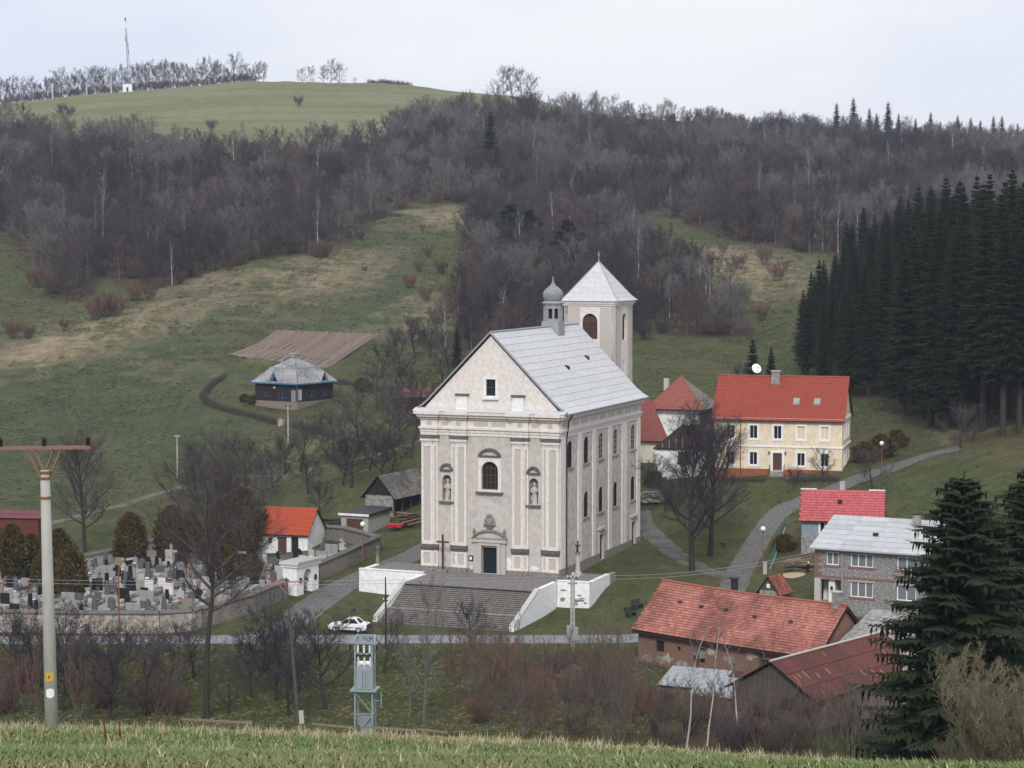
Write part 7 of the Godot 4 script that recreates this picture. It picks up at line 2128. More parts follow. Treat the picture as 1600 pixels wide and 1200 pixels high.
# ---------- the white saloon car ----------
func make_car() -> void:
	var t := thing("white_car", "old white three-box saloon car parked beside the church steps", "car", ground_at(Vector2(-16.7, -211.6), 0.1), deg_to_rad(-14.0))
	var half := 0.8
	# side outline: nose at -x, tail at +x
	var low := PackedVector2Array([Vector2(-2.08, 0.36), Vector2(-1.72, 0.26), Vector2(1.75, 0.26), Vector2(2.05, 0.38), Vector2(2.1, 0.66), Vector2(2.04, 0.86), Vector2(1.9, 0.92), Vector2(1.35, 0.95), Vector2(-0.85, 0.92), Vector2(-1.5, 0.86), Vector2(-1.95, 0.78), Vector2(-2.1, 0.68)])
	var s := sh()
	var rings := []
	for k in 5:
		var z: float = [-half, -half * 0.94, 0.0, half * 0.94, half][k]
		var in_: float = [0.05, 0.0, 0.0, 0.0, 0.05][k]
		var r := []
		for p in low:
			r.append(Vector3(p.x * (1.0 - in_ * 0.4), lerpf(p.y, 0.6, in_ * 2.0), z))
		rings.append(r)
	for k in 4:
		for i in low.size():
			var j := (i + 1) % low.size()
			s.quad(rings[k][i], rings[k + 1][i], rings[k + 1][j], rings[k][j])
	for k in [0, 4]:
		var idx := Geometry2D.triangulate_polygon(low)
		for i in range(0, idx.size(), 3):
			s.tri(rings[k][idx[i]], rings[k][idx[i + 1]], rings[k][idx[i + 2]])
	var body := part("body", s, M.car_white, t)
	# cabin: sills at 0.93, roof at 1.4
	s = sh()
	var lo := [Vector3(-0.82, 0.92, 0.72), Vector3(1.32, 0.94, 0.72)]
	var hi := [Vector3(-0.12, 1.38, 0.56), Vector3(0.86, 1.38, 0.56)]
	var f := func(v: Vector3, sg: float) -> Vector3: return Vector3(v.x, v.y, v.z * sg)
	s.hexa([f.call(hi[0], 1), f.call(hi[1], 1), f.call(hi[1], -1), f.call(hi[0], -1), Vector3(-0.02, 1.44, 0.5), Vector3(0.78, 1.44, 0.5), Vector3(0.78, 1.44, -0.5), Vector3(-0.02, 1.44, -0.5)])
	for sg in [-1.0, 1.0]:
		for q in [[lo[0], hi[0]], [lo[0].lerp(lo[1], 0.42), hi[0].lerp(hi[1], 0.42)], [lo[1], hi[1]]]:
			s.beam(f.call(q[0], sg), f.call(q[1], sg), 0.09 if q[0] != lo[1] else 0.2, 0.06)
	part("roof", s, M.car_white, t)
	for sg in [-1.0, 1.0]:
		for q in [[0.06, 0.39], [0.45, 0.93]]:
			s = sh()
			s.quad(f.call(lo[0].lerp(lo[1], q[0]), sg), f.call(hi[0].lerp(hi[1], q[0]), sg), f.call(hi[0].lerp(hi[1], q[1]), sg), f.call(lo[0].lerp(lo[1], q[1]), sg))
			part("side_window", s, M.pane, t)
	for k in 2:
		s = sh()
		s.quad(f.call(lo[k], 0.94), f.call(hi[k], 0.94), f.call(hi[k], -0.94), f.call(lo[k], -0.94))
		part("windscreen" if k == 0 else "rear_window", s, M.pane, t)
	for q in [[-1.28, 1], [1.22, 1], [-1.28, -1], [1.22, -1]]:
		s = sh()
		s.rod(Vector3(q[0], 0.3, q[1] * 0.83), Vector3(q[0], 0.3, q[1] * 0.62), 0.31, 0.31, 18)
		var wh := part("wheel", s, M.rubber, t)
		s = sh()
		s.rod(Vector3(q[0], 0.3, q[1] * 0.845), Vector3(q[0], 0.3, q[1] * 0.8), 0.18, 0.2, 14)
		part("rim", s, M.pale_stone, wh)
	slab(t, "front_bumper", Vector3(-2.18, 0.38, -0.76), Vector3(-2.05, 0.52, 0.76), M.dark_metal)
	slab(t, "rear_bumper", Vector3(2.06, 0.4, -0.76), Vector3(2.18, 0.54, 0.76), M.dark_metal)
	slab(t, "tail_panel", Vector3(2.08, 0.58, -0.7), Vector3(2.115, 0.84, 0.7), M.rubber)
	for z in [-0.6, 0.6]:
		slab(t, "tail_light", Vector3(2.11, 0.6, z - 0.14), Vector3(2.14, 0.82, z + 0.14), mat("tail_red", lin(0.30, 0.02, 0.02), 0.3))
		slab(t, "headlight", Vector3(-2.13, 0.58, z - 0.12), Vector3(-2.09, 0.74, z + 0.12), M.zinc)
	for q in [-0.78, 0.08]:
		s = sh()
		s.span(Vector3(q, 0.34, 0.801), Vector3(q + 0.02, 0.9, 0.807))
		part("door_seam", s, M.rubber, body)
	slab(body, "rub_strip", Vector3(-1.6, 0.5, 0.801), Vector3(1.7, 0.54, 0.82), M.dark_metal)

# ---------- things lying about ----------
func timber(called: String, label: String, at: Vector3, turn: float, n: int, size: Vector3, m: Array, category := "timber pile") -> Node3D:
	var t := thing(called, label, category, at, turn)
	for k in n:
		var s := sh()
		var l := size.x * dice.randf_range(0.5, 1.0)
		var y := size.y * (float(k) / n)
		s.box(Vector3(dice.randf_range(-0.25, 0.25) * size.x, y + 0.06, dice.randf_range(-0.5, 0.5) * size.z), Vector3(l, dice.randf_range(0.07, 0.18), dice.randf_range(0.12, 0.3)), Basis.from_euler(Vector3(dice.randf_range(-0.1, 0.1), dice.randf_range(-0.5, 0.5), dice.randf_range(-0.16, 0.16))))
		part("board", s, m[k % m.size()], t)
	return t

func bench(p: Vector2, turn: float, label: String) -> void:
	var t := thing("park_bench", label, "bench", ground_at(p), turn, "dark benches on the lawn")
	for k in 4:
		slab(t, "seat_slat", Vector3(-0.75, 0.42, -0.05 + k * 0.12), Vector3(0.75, 0.46, 0.05 + k * 0.12), M.dark_metal)
	for k in 4:
		var s := Sh.new()
		s.xf = Transform3D(Basis(Vector3.RIGHT, -0.25), Vector3(0, 0.55 + k * 0.12, -0.12 - k * 0.03))
		s.span(Vector3(-0.75, -0.05, -0.02), Vector3(0.75, 0.05, 0.02))
		part("back_slat", s, M.dark_metal, t)
	for x in [-0.6, 0.6]:
		slab(t, "leg_frame", Vector3(x - 0.06, -0.15, -0.1), Vector3(x + 0.06, 0.42, 0.4), M.dark_metal)
		slab(t, "back_post", Vector3(x - 0.04, 0.42, -0.2), Vector3(x + 0.04, 1.0, -0.14), M.dark_metal)

func make_clutter() -> void:
	bench(Vector2(12.5, -219.1), 0.9, "dark bench on the lawn, the lower of the two")
	bench(Vector2(13.4, -221.8), 0.9, "dark bench on the lawn, the upper of the two")
	var t := thing("litter_bin", "round dark red litter bin under the bare trees", "litter bin", ground_at(Vector2(25.4, -247.8)), 0.0)
	var s := sh()
	s.lathe(Vector3(0, 0.35, 0), [[0.0, 0.0], [0.2, 0.0], [0.3, 0.2], [0.3, 0.45], [0.24, 0.55], [0.0, 0.55]], 12)
	part("drum", s, mat("bin_red", lin(0.16, 0.02, 0.02), 0.6), t)
	s = sh()
	s.rod(Vector3(0, -0.2, 0), Vector3(0, 0.4, 0), 0.05, 0.05, 6)
	part("stand", s, M.dark_metal, t)
	var wood := [M.raw_wood, M.old_wood, M.pale_stone]
	timber("board_pile", "pile of pale boards between cemetery house and garage", ground_at(Vector2(-24.1, -265.9)), -0.2, 16, Vector3(3.4, 1.2, 1.6), wood)
	timber("scrap_pile", "jumble of planks and branches before the wooden barn", ground_at(Vector2(-13.3, -267.5)), 0.5, 26, Vector3(3.6, 1.7, 2.4), [M.raw_wood, M.old_wood, M.red_plinth, M.dark_wood])
	timber("firewood_pile", "heap of split firewood with pale sheeting behind the church", ground_at(Vector2(18.7, -271.8)), 0.1, 22, Vector3(3.0, 1.4, 2.0), [M.raw_wood, M.pale_stone, M.zinc])
	timber("beam_pile", "dark beams stacked behind the board pile", ground_at(Vector2(-24.0, -272.3)), 0.1, 12, Vector3(4.0, 0.9, 1.2), [M.old_wood, M.dark_wood])
	timber("sawn_timber", "low stack of sawn timber on sawdust beside the stone house", ground_at(Vector2(32.8, -237.1)), -0.15, 20, Vector3(3.2, 1.0, 1.2), [M.raw_wood, M.raw_wood, M.old_wood])
	s = sh()
	s.lathe(ground_at(Vector2(32.4, -234.5)), [[0.0, -0.1], [2.0, -0.05], [1.5, 0.12], [0.5, 0.2], [0.0, 0.21]], 14, Vector3(1, 1, 1))
	s = sh(ground_at(Vector2(32.4, -234.5)))
	s.lathe(Vector3.ZERO, [[2.1, -0.2], [1.5, 0.1], [0.6, 0.2], [0.0, 0.22]], 16, Vector3(1, 1, 0.7))
	tag(part("sawdust_heap", s, mat("sawdust", lin(0.48, 0.36, 0.24), 0.95, "strong", Vector3(0.5, 0.5, 0.5), 1.5), self, true), "pale sawdust spread before the sawn timber", "sawdust")
	t = thing("red_trailer", "small bright red trailer parked before the scrap pile", "trailer", ground_at(Vector2(-14.9, -264.7)), -0.2)
	s = sh()
	s.hexa([Vector3(-0.8, 0.4, 0.5), Vector3(0.8, 0.4, 0.5), Vector3(0.8, 0.4, -0.5), Vector3(-0.8, 0.4, -0.5), Vector3(-1.0, 0.85, 0.6), Vector3(1.0, 0.85, 0.6), Vector3(1.0, 0.85, -0.6), Vector3(-1.0, 0.85, -0.6)])
	part("tub", s, mat("trailer_red", lin(0.48, 0.03, 0.03), 0.5), t)
	for z in [-0.62, 0.62]:
		s = sh()
		s.rod(Vector3(0, 0.28, z - 0.06), Vector3(0, 0.28, z + 0.06), 0.28, 0.28, 12)
		part("wheel", s, M.rubber, t)
	s = sh()
	s.rod(Vector3(0.8, 0.45, 0), Vector3(1.8, 0.3, 0), 0.04, 0.04, 6)
	part("drawbar", s, M.dark_metal, t)
	t = thing("red_tarpaulin", "bright red tarpaulin over a crate behind the cemetery house", "tarpaulin", ground_at(Vector2(-25.6, -272.1)), 0.2)
	s = sh()
	s.hexa([Vector3(-0.9, -0.2, 0.6), Vector3(0.9, -0.2, 0.6), Vector3(0.9, -0.2, -0.6), Vector3(-0.9, -0.2, -0.6), Vector3(-0.7, 0.9, 0.3), Vector3(0.5, 1.05, 0.35), Vector3(0.55, 1.1, -0.4), Vector3(-0.65, 0.95, -0.35)])
	part("cover", s, M.trailer_red, t)
	t = thing("hedge_pillar", "white rendered pillar at the gap in the cottage hedge", "pillar", ground_at(Vector2(-39.0, -350.5)), -0.3)
	slab(t, "shaft", Vector3(-0.45, -0.4, -0.4), Vector3(0.45, 1.3, 0.4), M.pale_stone)
	slab(t, "cap", Vector3(-0.55, 1.3, -0.5), Vector3(0.55, 1.45, 0.5), M.coping)
	# garden fence with green mesh
	var a: Vector2 = Vector2(29.8, -238.6)
	var b: Vector2 = Vector2(33.6, -254.5)
	t = thing("garden_fence", "green mesh fence on a concrete kerb along the side road", "fence")
	var n := 6
	for k in n + 1:
		var p := a.lerp(b, float(k) / n)
		s = sh()
		s.rod(ground_at(p, -0.3), ground_at(p, 1.55), 0.035, 0.035, 6)
		part("post", s, mat("fence_green", lin(0.05, 0.15, 0.12), 0.6), t)
		if k < n:
			var q := a.lerp(b, (k + 1.0) / n)
			s = sh()
			for i in 17:
				var r := p.lerp(q, i / 16.0)
				s.spike(ground_at(r, 0.2), ground_at(r, 1.5), 0.022)
			for y in [0.25, 0.6, 0.95, 1.3, 1.48]:
				s.rod(ground_at(p, y), ground_at(q, y), 0.014, 0.014, 3)
			part("mesh_panel", s, M.fence_green, t)
			s = sh()
			s.beam(ground_at(p, 0.05), ground_at(q, 0.05), 0.16, 0.35)
			part("kerb", s, M.concrete, t)
	t = thing("concrete_post", "short pale concrete post at the end of the garden fence", "post", ground_at(Vector2(29.0, -236.8)), 0.2)
	slab(t, "shaft", Vector3(-0.2, -0.3, -0.15), Vector3(0.2, 1.3, 0.15), M.pale_stone)
	slab(t, "cap", Vector3(-0.24, 1.3, -0.19), Vector3(0.24, 1.4, 0.19), M.concrete)
	# low rail along the brow of the near meadow
	t = thing("meadow_rail", "low weathered timber rail along the brow of the near meadow", "fence")
	var rail := [Vector2(-9.2, -57.0), Vector2(-7.2, -57.0), Vector2(-5.6, -57.3), Vector2(-4.3, -57.6), Vector2(-2.7, -58.0), Vector2(-1.8, -58.3)]
	for k in rail.size():
		s = sh()
		s.rod(ground_at(rail[k], -0.3), ground_at(rail[k], 0.66), 0.03, 0.028, 6)
		part("post", s, M.old_wood, t)
		if k > 0 and k != 2:
			s = sh()
			s.beam(ground_at(rail[k - 1], 0.62), ground_at(rail[k], 0.57), 0.035, 0.055)
			part("rail", s, mat("grey_rail", lin(0.26, 0.21, 0.16), 0.9, "strong", Vector3(2, 2, 2)), t)
	for q in [[Vector2(-6.9, -34.8), 0.62, "taller rust-red dock stalk standing in the near meadow"], [Vector2(-7.7, -40.3), 0.42, "shorter rust-red dock stalk standing in the near meadow"]]:
		t = thing("dock_stalk", q[2], "plant", ground_at(q[0]), 0.4, "dock stalks")
		s = sh()
		s.tube(PackedVector3Array([Vector3(0, -0.05, 0), Vector3(0.02, q[1] * 0.5, 0), Vector3(-0.02, q[1], 0)]), PackedFloat32Array([0.014, 0.012, 0.004]), 5)
		part("stem", s, mat("dock_red", lin(0.17, 0.055, 0.03), 0.9), t)
		s = sh()
		for k in 60:
			var y := dice.randf_range(0.35, 1.0) * float(q[1])
			var a2 := dice.randf() * TAU
			s.spike(Vector3(0, y, 0), Vector3(cos(a2) * 0.035, y + 0.03, sin(a2) * 0.035), 0.008)
		part("seed_head", s, M.dock_red, t, false, "stuff")
	make_person()

# ---------- a crouching person: one smooth surface round a posed skeleton ----------
func make_person() -> void:
	var t := thing("person", "person in dark clothes with pale cap crouching beside the sawn timber", "person", ground_at(Vector2(33.6, -234.7)), 0.7)
	var bones := [      # from, to, radii
		[Vector3(-0.12, 0.06, 0.08), Vector3(-0.14, 0.42, 0.22), 0.055, 0.075], [Vector3(-0.14, 0.42, 0.22), Vector3(-0.09, 0.34, -0.16), 0.08, 0.10],
		[Vector3(0.12, 0.06, 0.08), Vector3(0.15, 0.44, 0.22), 0.055, 0.075], [Vector3(0.15, 0.44, 0.22), Vector3(0.09, 0.34, -0.16), 0.08, 0.10],
		[Vector3(-0.12, 0.05, 0.05), Vector3(-0.13, 0.04, 0.24), 0.045, 0.04], [Vector3(0.12, 0.05, 0.05), Vector3(0.13, 0.04, 0.24), 0.045, 0.04],
		[Vector3(0, 0.36, -0.16), Vector3(0, 0.78, 0.06), 0.155, 0.165], [Vector3(-0.17, 0.82, 0.08), Vector3(0.17, 0.82, 0.08), 0.085, 0.085],
		[Vector3(-0.21, 0.82, 0.08), Vector3(-0.25, 0.56, 0.16), 0.062, 0.05], [Vector3(-0.25, 0.56, 0.16), Vector3(-0.13, 0.42, 0.42), 0.05, 0.038],
		[Vector3(0.21, 0.82, 0.08), Vector3(0.27, 0.56, 0.18), 0.062, 0.05], [Vector3(0.27, 0.56, 0.18), Vector3(0.12, 0.40, 0.42), 0.05, 0.038],
		[Vector3(0, 0.86, 0.09), Vector3(0, 0.95, 0.13), 0.06, 0.055]]
	part("body", net(bones, 0.03), mat("dark_clothes", lin(0.016, 0.016, 0.019), 0.9), t, true)
	part("head", net([[Vector3(0, 1.0, 0.14), Vector3(0, 1.07, 0.16), 0.085, 0.092], [Vector3(0, 1.0, 0.23), Vector3(0, 1.04, 0.245), 0.02, 0.014], [Vector3(-0.095, 1.03, 0.15), Vector3(-0.098, 1.06, 0.15), 0.018, 0.018], [Vector3(0.095, 1.03, 0.15), Vector3(0.098, 1.06, 0.15), 0.018, 0.018]], 0.014), mat("skin", lin(0.46, 0.27, 0.19), 0.7), t, true)
	part("cap", net([[Vector3(0, 1.1, 0.15), Vector3(0, 1.13, 0.14), 0.1, 0.095], [Vector3(0, 1.1, 0.2), Vector3(0, 1.09, 0.28), 0.04, 0.03]], 0.016), mat("cap_cloth", lin(0.70, 0.70, 0.68), 0.9), t, true)
	for sg in [-1.0, 1.0]:
		var hand := [[Vector3(sg * 0.13, 0.41, 0.43), Vector3(sg * 0.11, 0.38, 0.50), 0.034, 0.036]]
		for k in 4:
			var x: float = sg * (0.075 + k * 0.022)
			hand.append([Vector3(x, 0.375, 0.51), Vector3(x, 0.345, 0.56 - absf(k - 1.5) * 0.01), 0.0105, 0.009])
		hand.append([Vector3(sg * 0.085, 0.40, 0.47), Vector3(sg * 0.06, 0.37, 0.52), 0.012, 0.010])
		part("hand", net(hand, 0.008), M.skin, t, true)

func capsule(p: Vector3, a: Vector3, b: Vector3, r0: float, r1: float) -> float:
	var ab := b - a
	var k := clampf((p - a).dot(ab) / ab.length_squared(), 0.0, 1.0)
	return p.distance_to(a + ab * k) - lerpf(r0, r1, k)

func net(bones: Array, cell: float) -> Sh:      # surface nets of the smoothly joined bones
	var lo := Vector3.INF
	var hi := -Vector3.INF
	for b in bones:
		for q in [b[0], b[1]]:
			lo = lo.min(q - Vector3.ONE * (maxf(b[2], b[3]) + cell * 2.0))
			hi = hi.max(q + Vector3.ONE * (maxf(b[2], b[3]) + cell * 2.0))
	var n := Vector3i(((hi - lo) / cell).ceil()) + Vector3i.ONE
	var f := PackedFloat32Array()
	f.resize(n.x * n.y * n.z)
	for z in n.z:
		for y in n.y:
			for x in n.x:
				var p := lo + Vector3(x, y, z) * cell
				var d := 10.0
				for b in bones:
					var e := capsule(p, b[0], b[1], b[2], b[3])
					var k := cell * 1.2
					var hmix := clampf(0.5 + 0.5 * (d - e) / k, 0.0, 1.0)
					d = lerpf(d, e, hmix) - k * hmix * (1.0 - hmix)
				f[x + n.x * (y + n.y * z)] = d
	var at := {}
	var step := [1, n.x, n.x * n.y]
	for z in n.z - 1:
		for y in n.y - 1:
			for x in n.x - 1:
				var i := x + n.x * (y + n.y * z)
				var m := Vector3.ZERO
				var c := 0
				for ax in 3:
					for u in 2:
						for v in 2:
							var j: int = i + u * step[(ax + 1) % 3] + v * step[(ax + 2) % 3]
							var a := f[j]
							var b: float = f[j + step[ax]]
							if (a < 0.0) != (b < 0.0):
								var q := Vector3.ZERO
								q[ax] = a / (a - b)
								q[(ax + 1) % 3] = u
								q[(ax + 2) % 3] = v
								m += q
								c += 1
				if c:
					at[i] = lo + (Vector3(x, y, z) + m / c) * cell
	var s := sh()
	for z in range(1, n.z - 1):
		for y in range(1, n.y - 1):
			for x in range(1, n.x - 1):
				var i := x + n.x * (y + n.y * z)
				for ax in 3:
					var a := f[i]
					var b: float = f[i + step[ax]]
					if (a < 0.0) == (b < 0.0):
						continue
					var u: int = step[(ax + 1) % 3]
					var v: int = step[(ax + 2) % 3]
					if a < 0.0:
						s.quad(at[i], at[i - v], at[i - u - v], at[i - u])
					else:
						s.quad(at[i], at[i - u], at[i - u - v], at[i - v])
	return s

# ---------- plants ----------
var made := {}        # name of a plant -> [trunk mesh, crown mesh]

func limb(s: Sh, rng: RandomNumberGenerator, a: Vector3, dir: Vector3, length: float, r0: float, r1: float, segs: int, sides: int, wob: float, up: float) -> PackedVector3Array:
	var pts := PackedVector3Array([a])
	var rad := PackedFloat32Array([r0])
	var d := dir.normalized()
	for k in segs:
		d = (d + Vector3(rng.randf_range(-wob, wob), up + rng.randf_range(-wob, wob) * 0.5, rng.randf_range(-wob, wob))).normalized()
		pts.append(pts[k] + d * length / segs)
		rad.append(lerpf(r0, r1, (k + 1.0) / segs))
	s.tube(pts, rad, sides)
	return pts

func along(pts: PackedVector3Array, u: float) -> Vector3:
	var f := clampf(u, 0.0, 0.999) * (pts.size() - 1)
	return pts[int(f)].lerp(pts[int(f) + 1], f - int(f))

func aside(d: Vector3, rng: RandomNumberGenerator, open: float) -> Vector3:      # a direction that leaves d by about this angle
	var r := Vector3(rng.randf_range(-1, 1), rng.randf_range(-1, 1), rng.randf_range(-1, 1))
	return (d * cos(open) + (r - d * r.dot(d)).normalized() * sin(open)).normalized()

# a leafless tree. o: height, spread, start of the limbs, limbs, branches, twigs, ends, twig thickness, uplift, trunk thickness
func grow(called: String, seed_: int, o: Dictionary, tm: Material, cm: Material) -> void:
	var rng := RandomNumberGenerator.new()
	rng.seed = seed_
	var tr := sh()
	var cr := sh()
	var H: float = o.h
	var stems: int = o.get("stems", 1)
	for st in stems:
		var lean := Vector3.UP
		var top: float = H * o.get("lead", 0.82)
		if stems > 1:
			var a := TAU * (st + rng.randf() * 0.6) / stems
			lean = Vector3(cos(a) * o.fan, 1.0, sin(a) * o.fan)
			top *= rng.randf_range(0.7, 1.05)
		var root := Vector3(lean.x, 0, lean.z) * 0.25 if stems > 1 else Vector3.ZERO
		var tk: float = H * o.get("thick", 0.02) / sqrt(stems)
		tr.col = Color(1, 1, 1)
		var foot := PackedVector3Array([root - Vector3(0, 0.4, 0), root])
		tr.tube(foot, PackedFloat32Array([tk * 1.5, tk * 1.12]), 7)
		var trunk := limb(tr, rng, root, lean, top, tk * 1.12, tk * 0.22, 7, 7, o.get("crook", 0.06), 0.05)
		var n1: int = o.limbs
		for i in n1:
			var t: float = lerpf(o.start, 0.99, (i + rng.randf() * 0.7) / n1)
			var p := along(trunk, t)
			var a := i * 2.4 + rng.randf() * 0.8
			var k: float = (t - o.start) / (1.0 - o.start)
			var rise: float = lerpf(o.get("low", 0.35), o.get("high", 1.15), k) + rng.randf_range(-0.2, 0.2)
			var d := Vector3(cos(a) * cos(rise), sin(rise), sin(a) * cos(rise))
			var ln: float = o.spread * (0.55 + 0.75 * sin(PI * clampf(0.18 + k * 0.72, 0.0, 1.0))) * rng.randf_range(0.75, 1.2)
			var rr := tk * lerpf(0.55, 0.22, k)
			var g := rng.randf_range(0.78, 1.2)
			cr.col = Color(g, g, g)
			var lp := limb(cr, rng, p, d, ln, rr, rr * 0.2, 5, 4, 0.22, o.get("up", 0.12))
			for j in int(o.branches):
				var u := lerpf(0.22, 1.0, (j + rng.randf()) / o.branches)
				var q := along(lp, u)
				var dd := (along(lp, minf(u + 0.2, 1.0)) - along(lp, u - 0.05)).normalized()
				var l2 := ln * rng.randf_range(0.28, 0.5) * (1.15 - 0.5 * u)
				var d2 := aside(dd, rng, rng.randf_range(0.5, 1.0)) + Vector3(0, o.get("up", 0.12), 0)
				var bp := limb(cr, rng, q, d2, l2, maxf(rr * 0.3, o.twig * 1.6), o.twig, 3, 3, 0.25, o.get("up", 0.12))
				for m in int(o.twigs):
					var w := rng.randf_range(0.1, 1.0)
					var x := along(bp, w)
					var d3 := aside((bp[3] - bp[0]).normalized(), rng, rng.randf_range(0.4, 1.1)) + Vector3(0, o.get("up", 0.12) + o.get("hang", 0.0), 0)
					var l3: float = l2 * rng.randf_range(0.3, 0.6)
					var e := x + d3.normalized() * l3
					cr.spike(x, e, o.twig)
					for z in int(o.get("ends", 0)):
						var y := x.lerp(e, rng.randf_range(0.2, 0.95))
						cr.spike(y, y + (aside(d3.normalized(), rng, rng.randf_range(0.4, 1.0)) + Vector3(0, o.get("hang", 0.0) * 1.5, 0)).normalized() * l3 * rng.randf_range(0.35, 0.7), o.twig * 0.8)
	made[called] = [tr.mesh(tm), cr.mesh(cm)]

# a spruce: whorls of drooping boughs set with sprays of needles
func grow_spruce(called: String, seed_: int, H: float, R: float, whorls: int, per: int, sprays: int, clear: float, fine: float, hue := Color(1, 1, 1), taper := 0.82) -> void:
	var rng := RandomNumberGenerator.new()
	rng.seed = seed_
	var tr := sh()
	tr.tube(PackedVector3Array([Vector3(0, -0.5, 0), Vector3(0, H * 0.3, 0), Vector3(0, H * 0.7, 0), Vector3(0, H, 0)]), PackedFloat32Array([H * 0.016, H * 0.012, H * 0.006, 0.01]), 7)
	for k in 14:      # dead snags under the crown
		var a := rng.randf() * TAU
		var y := H * clear * rng.randf_range(0.35, 1.0)
		tr.spike(Vector3(0, y, 0), Vector3(cos(a), -0.1, sin(a)) * R * 0.5 + Vector3(0, y, 0), 0.03)
	var cr := sh()
	for w in whorls:
		var t := (w + rng.randf() * 0.6) / whorls
		var y0 := lerpf(H * clear, H * 0.985, t)
		var r := R * pow(1.0 - t, taper) * rng.randf_range(0.86, 1.1) + 0.12
		if t < 0.12:
			r *= 0.7 + t * 2.5
		for b in per:
			var a := TAU * (b + rng.randf() * 0.7) / per + w * 1.3
			var ln := r * rng.randf_range(0.72, 1.12)
			var out := Vector3(cos(a), 0, sin(a))
			var side := Vector3(-sin(a), 0, cos(a))
			var yb := y0 + rng.randf_range(-0.5, 0.5) * H * (0.9 - clear) / whorls * 2.2 * (1.0 - t)
			if rng.randf() < 0.08:
				ln *= rng.randf_range(0.3, 0.7)
			var sag := lerpf(0.34, -0.25, t) + rng.randf_range(-0.12, 0.12)
			var g := rng.randf_range(0.65, 1.35)
			var tone := Color(g * rng.randf_range(0.95, 1.25), g, g * rng.randf_range(0.8, 1.05))
			cr.col = tone * hue
			var old := Vector3(0, yb, 0)
			for k in sprays:
				var u := (k + 0.6) / sprays
				var p := Vector3(0, yb, 0) + out * ln * u - Vector3(0, sag * ln * (u * 1.5 - 0.62 * u * u * u), 0)
				cr.spike(old, p, 0.03 * fine)
				old = p
				var sl := ln * 0.36 * (1.12 - u) + 0.14 * fine
				for sd in [-1.0, 1.0]:
					var d: Vector3 = (out * rng.randf_range(0.5, 0.9) + side * sd - Vector3(0, rng.randf_range(0.15, 0.6), 0)).normalized()
					var e := p + d * sl * rng.randf_range(0.75, 1.2)
					var wv := d.cross(Vector3.UP).normalized() * (0.05 + 0.10 * sl) * fine
					var m := p.lerp(e, 0.45)
					cr.quad(p, m + wv, e, m - wv)
				if rng.randf() < 0.75:      # hanging branchlet
					var hl := (0.25 + 0.16 * ln * (1.0 - u * 0.5)) * rng.randf_range(0.7, 1.3)
					var wv := side.rotated(Vector3.UP, rng.randf_range(-0.9, 0.9)) * (0.06 + 0.05 * hl) * fine
					var e := p - Vector3(0, hl, 0) + out * 0.1 * hl
					cr.quad(p + wv * 0.4, p.lerp(e, 0.5) + wv, e, p.lerp(e, 0.5) - wv)
			# end tuft
			cr.quad(old, old + (out + side * 0.4) * 0.2 * fine, old + out * 0.42 * fine + Vector3(0, 0.05, 0), old + (out - side * 0.4) * 0.2 * fine)
	for k in 10:
		var a := rng.randf() * TAU
		var y := H * (0.93 + 0.068 * k / 10.0)
		cr.spike(Vector3(0, y, 0), Vector3(cos(a) * 0.22, y + 0.18, sin(a) * 0.22), 0.05)
	made[called] = [tr.mesh(M.bark), cr.mesh(M.needles)]

# a pine: bare red-brown stem with rounded clouds of needles
func grow_pine(called: String, seed_: int, H: float) -> void:
	var rng := RandomNumberGenerator.new()
	rng.seed = seed_
	var tr := sh()
	var trunk := limb(tr, rng, Vector3(0, -0.4, 0), Vector3.UP, H * 0.95, H * 0.016, 0.04, 6, 7, 0.05, 0.05)
	var cr := sh()
	for k in 16:
		var t := lerpf(0.45, 1.0, k / 15.0)
		var a := k * 2.4
		var c := along(trunk, t) + Vector3(cos(a), 0.15, sin(a)) * 3.0 * sin(PI * clampf(t * 1.1 - 0.15, 0.0, 1.0)) * rng.randf_range(0.4, 1.0)
		tr.spike(along(trunk, t - 0.04), c, 0.06)
		var r := rng.randf_range(0.9, 1.7)
		for i in 170:
			var d := Vector3(rng.randf_range(-1, 1), rng.randf_range(-0.6, 1), rng.randf_range(-1, 1)).normalized()
			var p := c + d * Vector3(r, r * 0.55, r) * sqrt(rng.randf())
			var e := p + (d + Vector3(0, 0.5, 0)).normalized() * rng.randf_range(0.3, 0.55)
			var w := d.cross(Vector3(0.3, 1, 0.2)).normalized() * 0.14
			var g := rng.randf_range(0.9, 1.8)
			cr.col = Color(g, g * 1.05, g)
			cr.quad(p, p.lerp(e, 0.5) + w, e, p.lerp(e, 0.5) - w)
	made[called] = [tr.mesh(M.bark), cr.mesh(M.needles)]

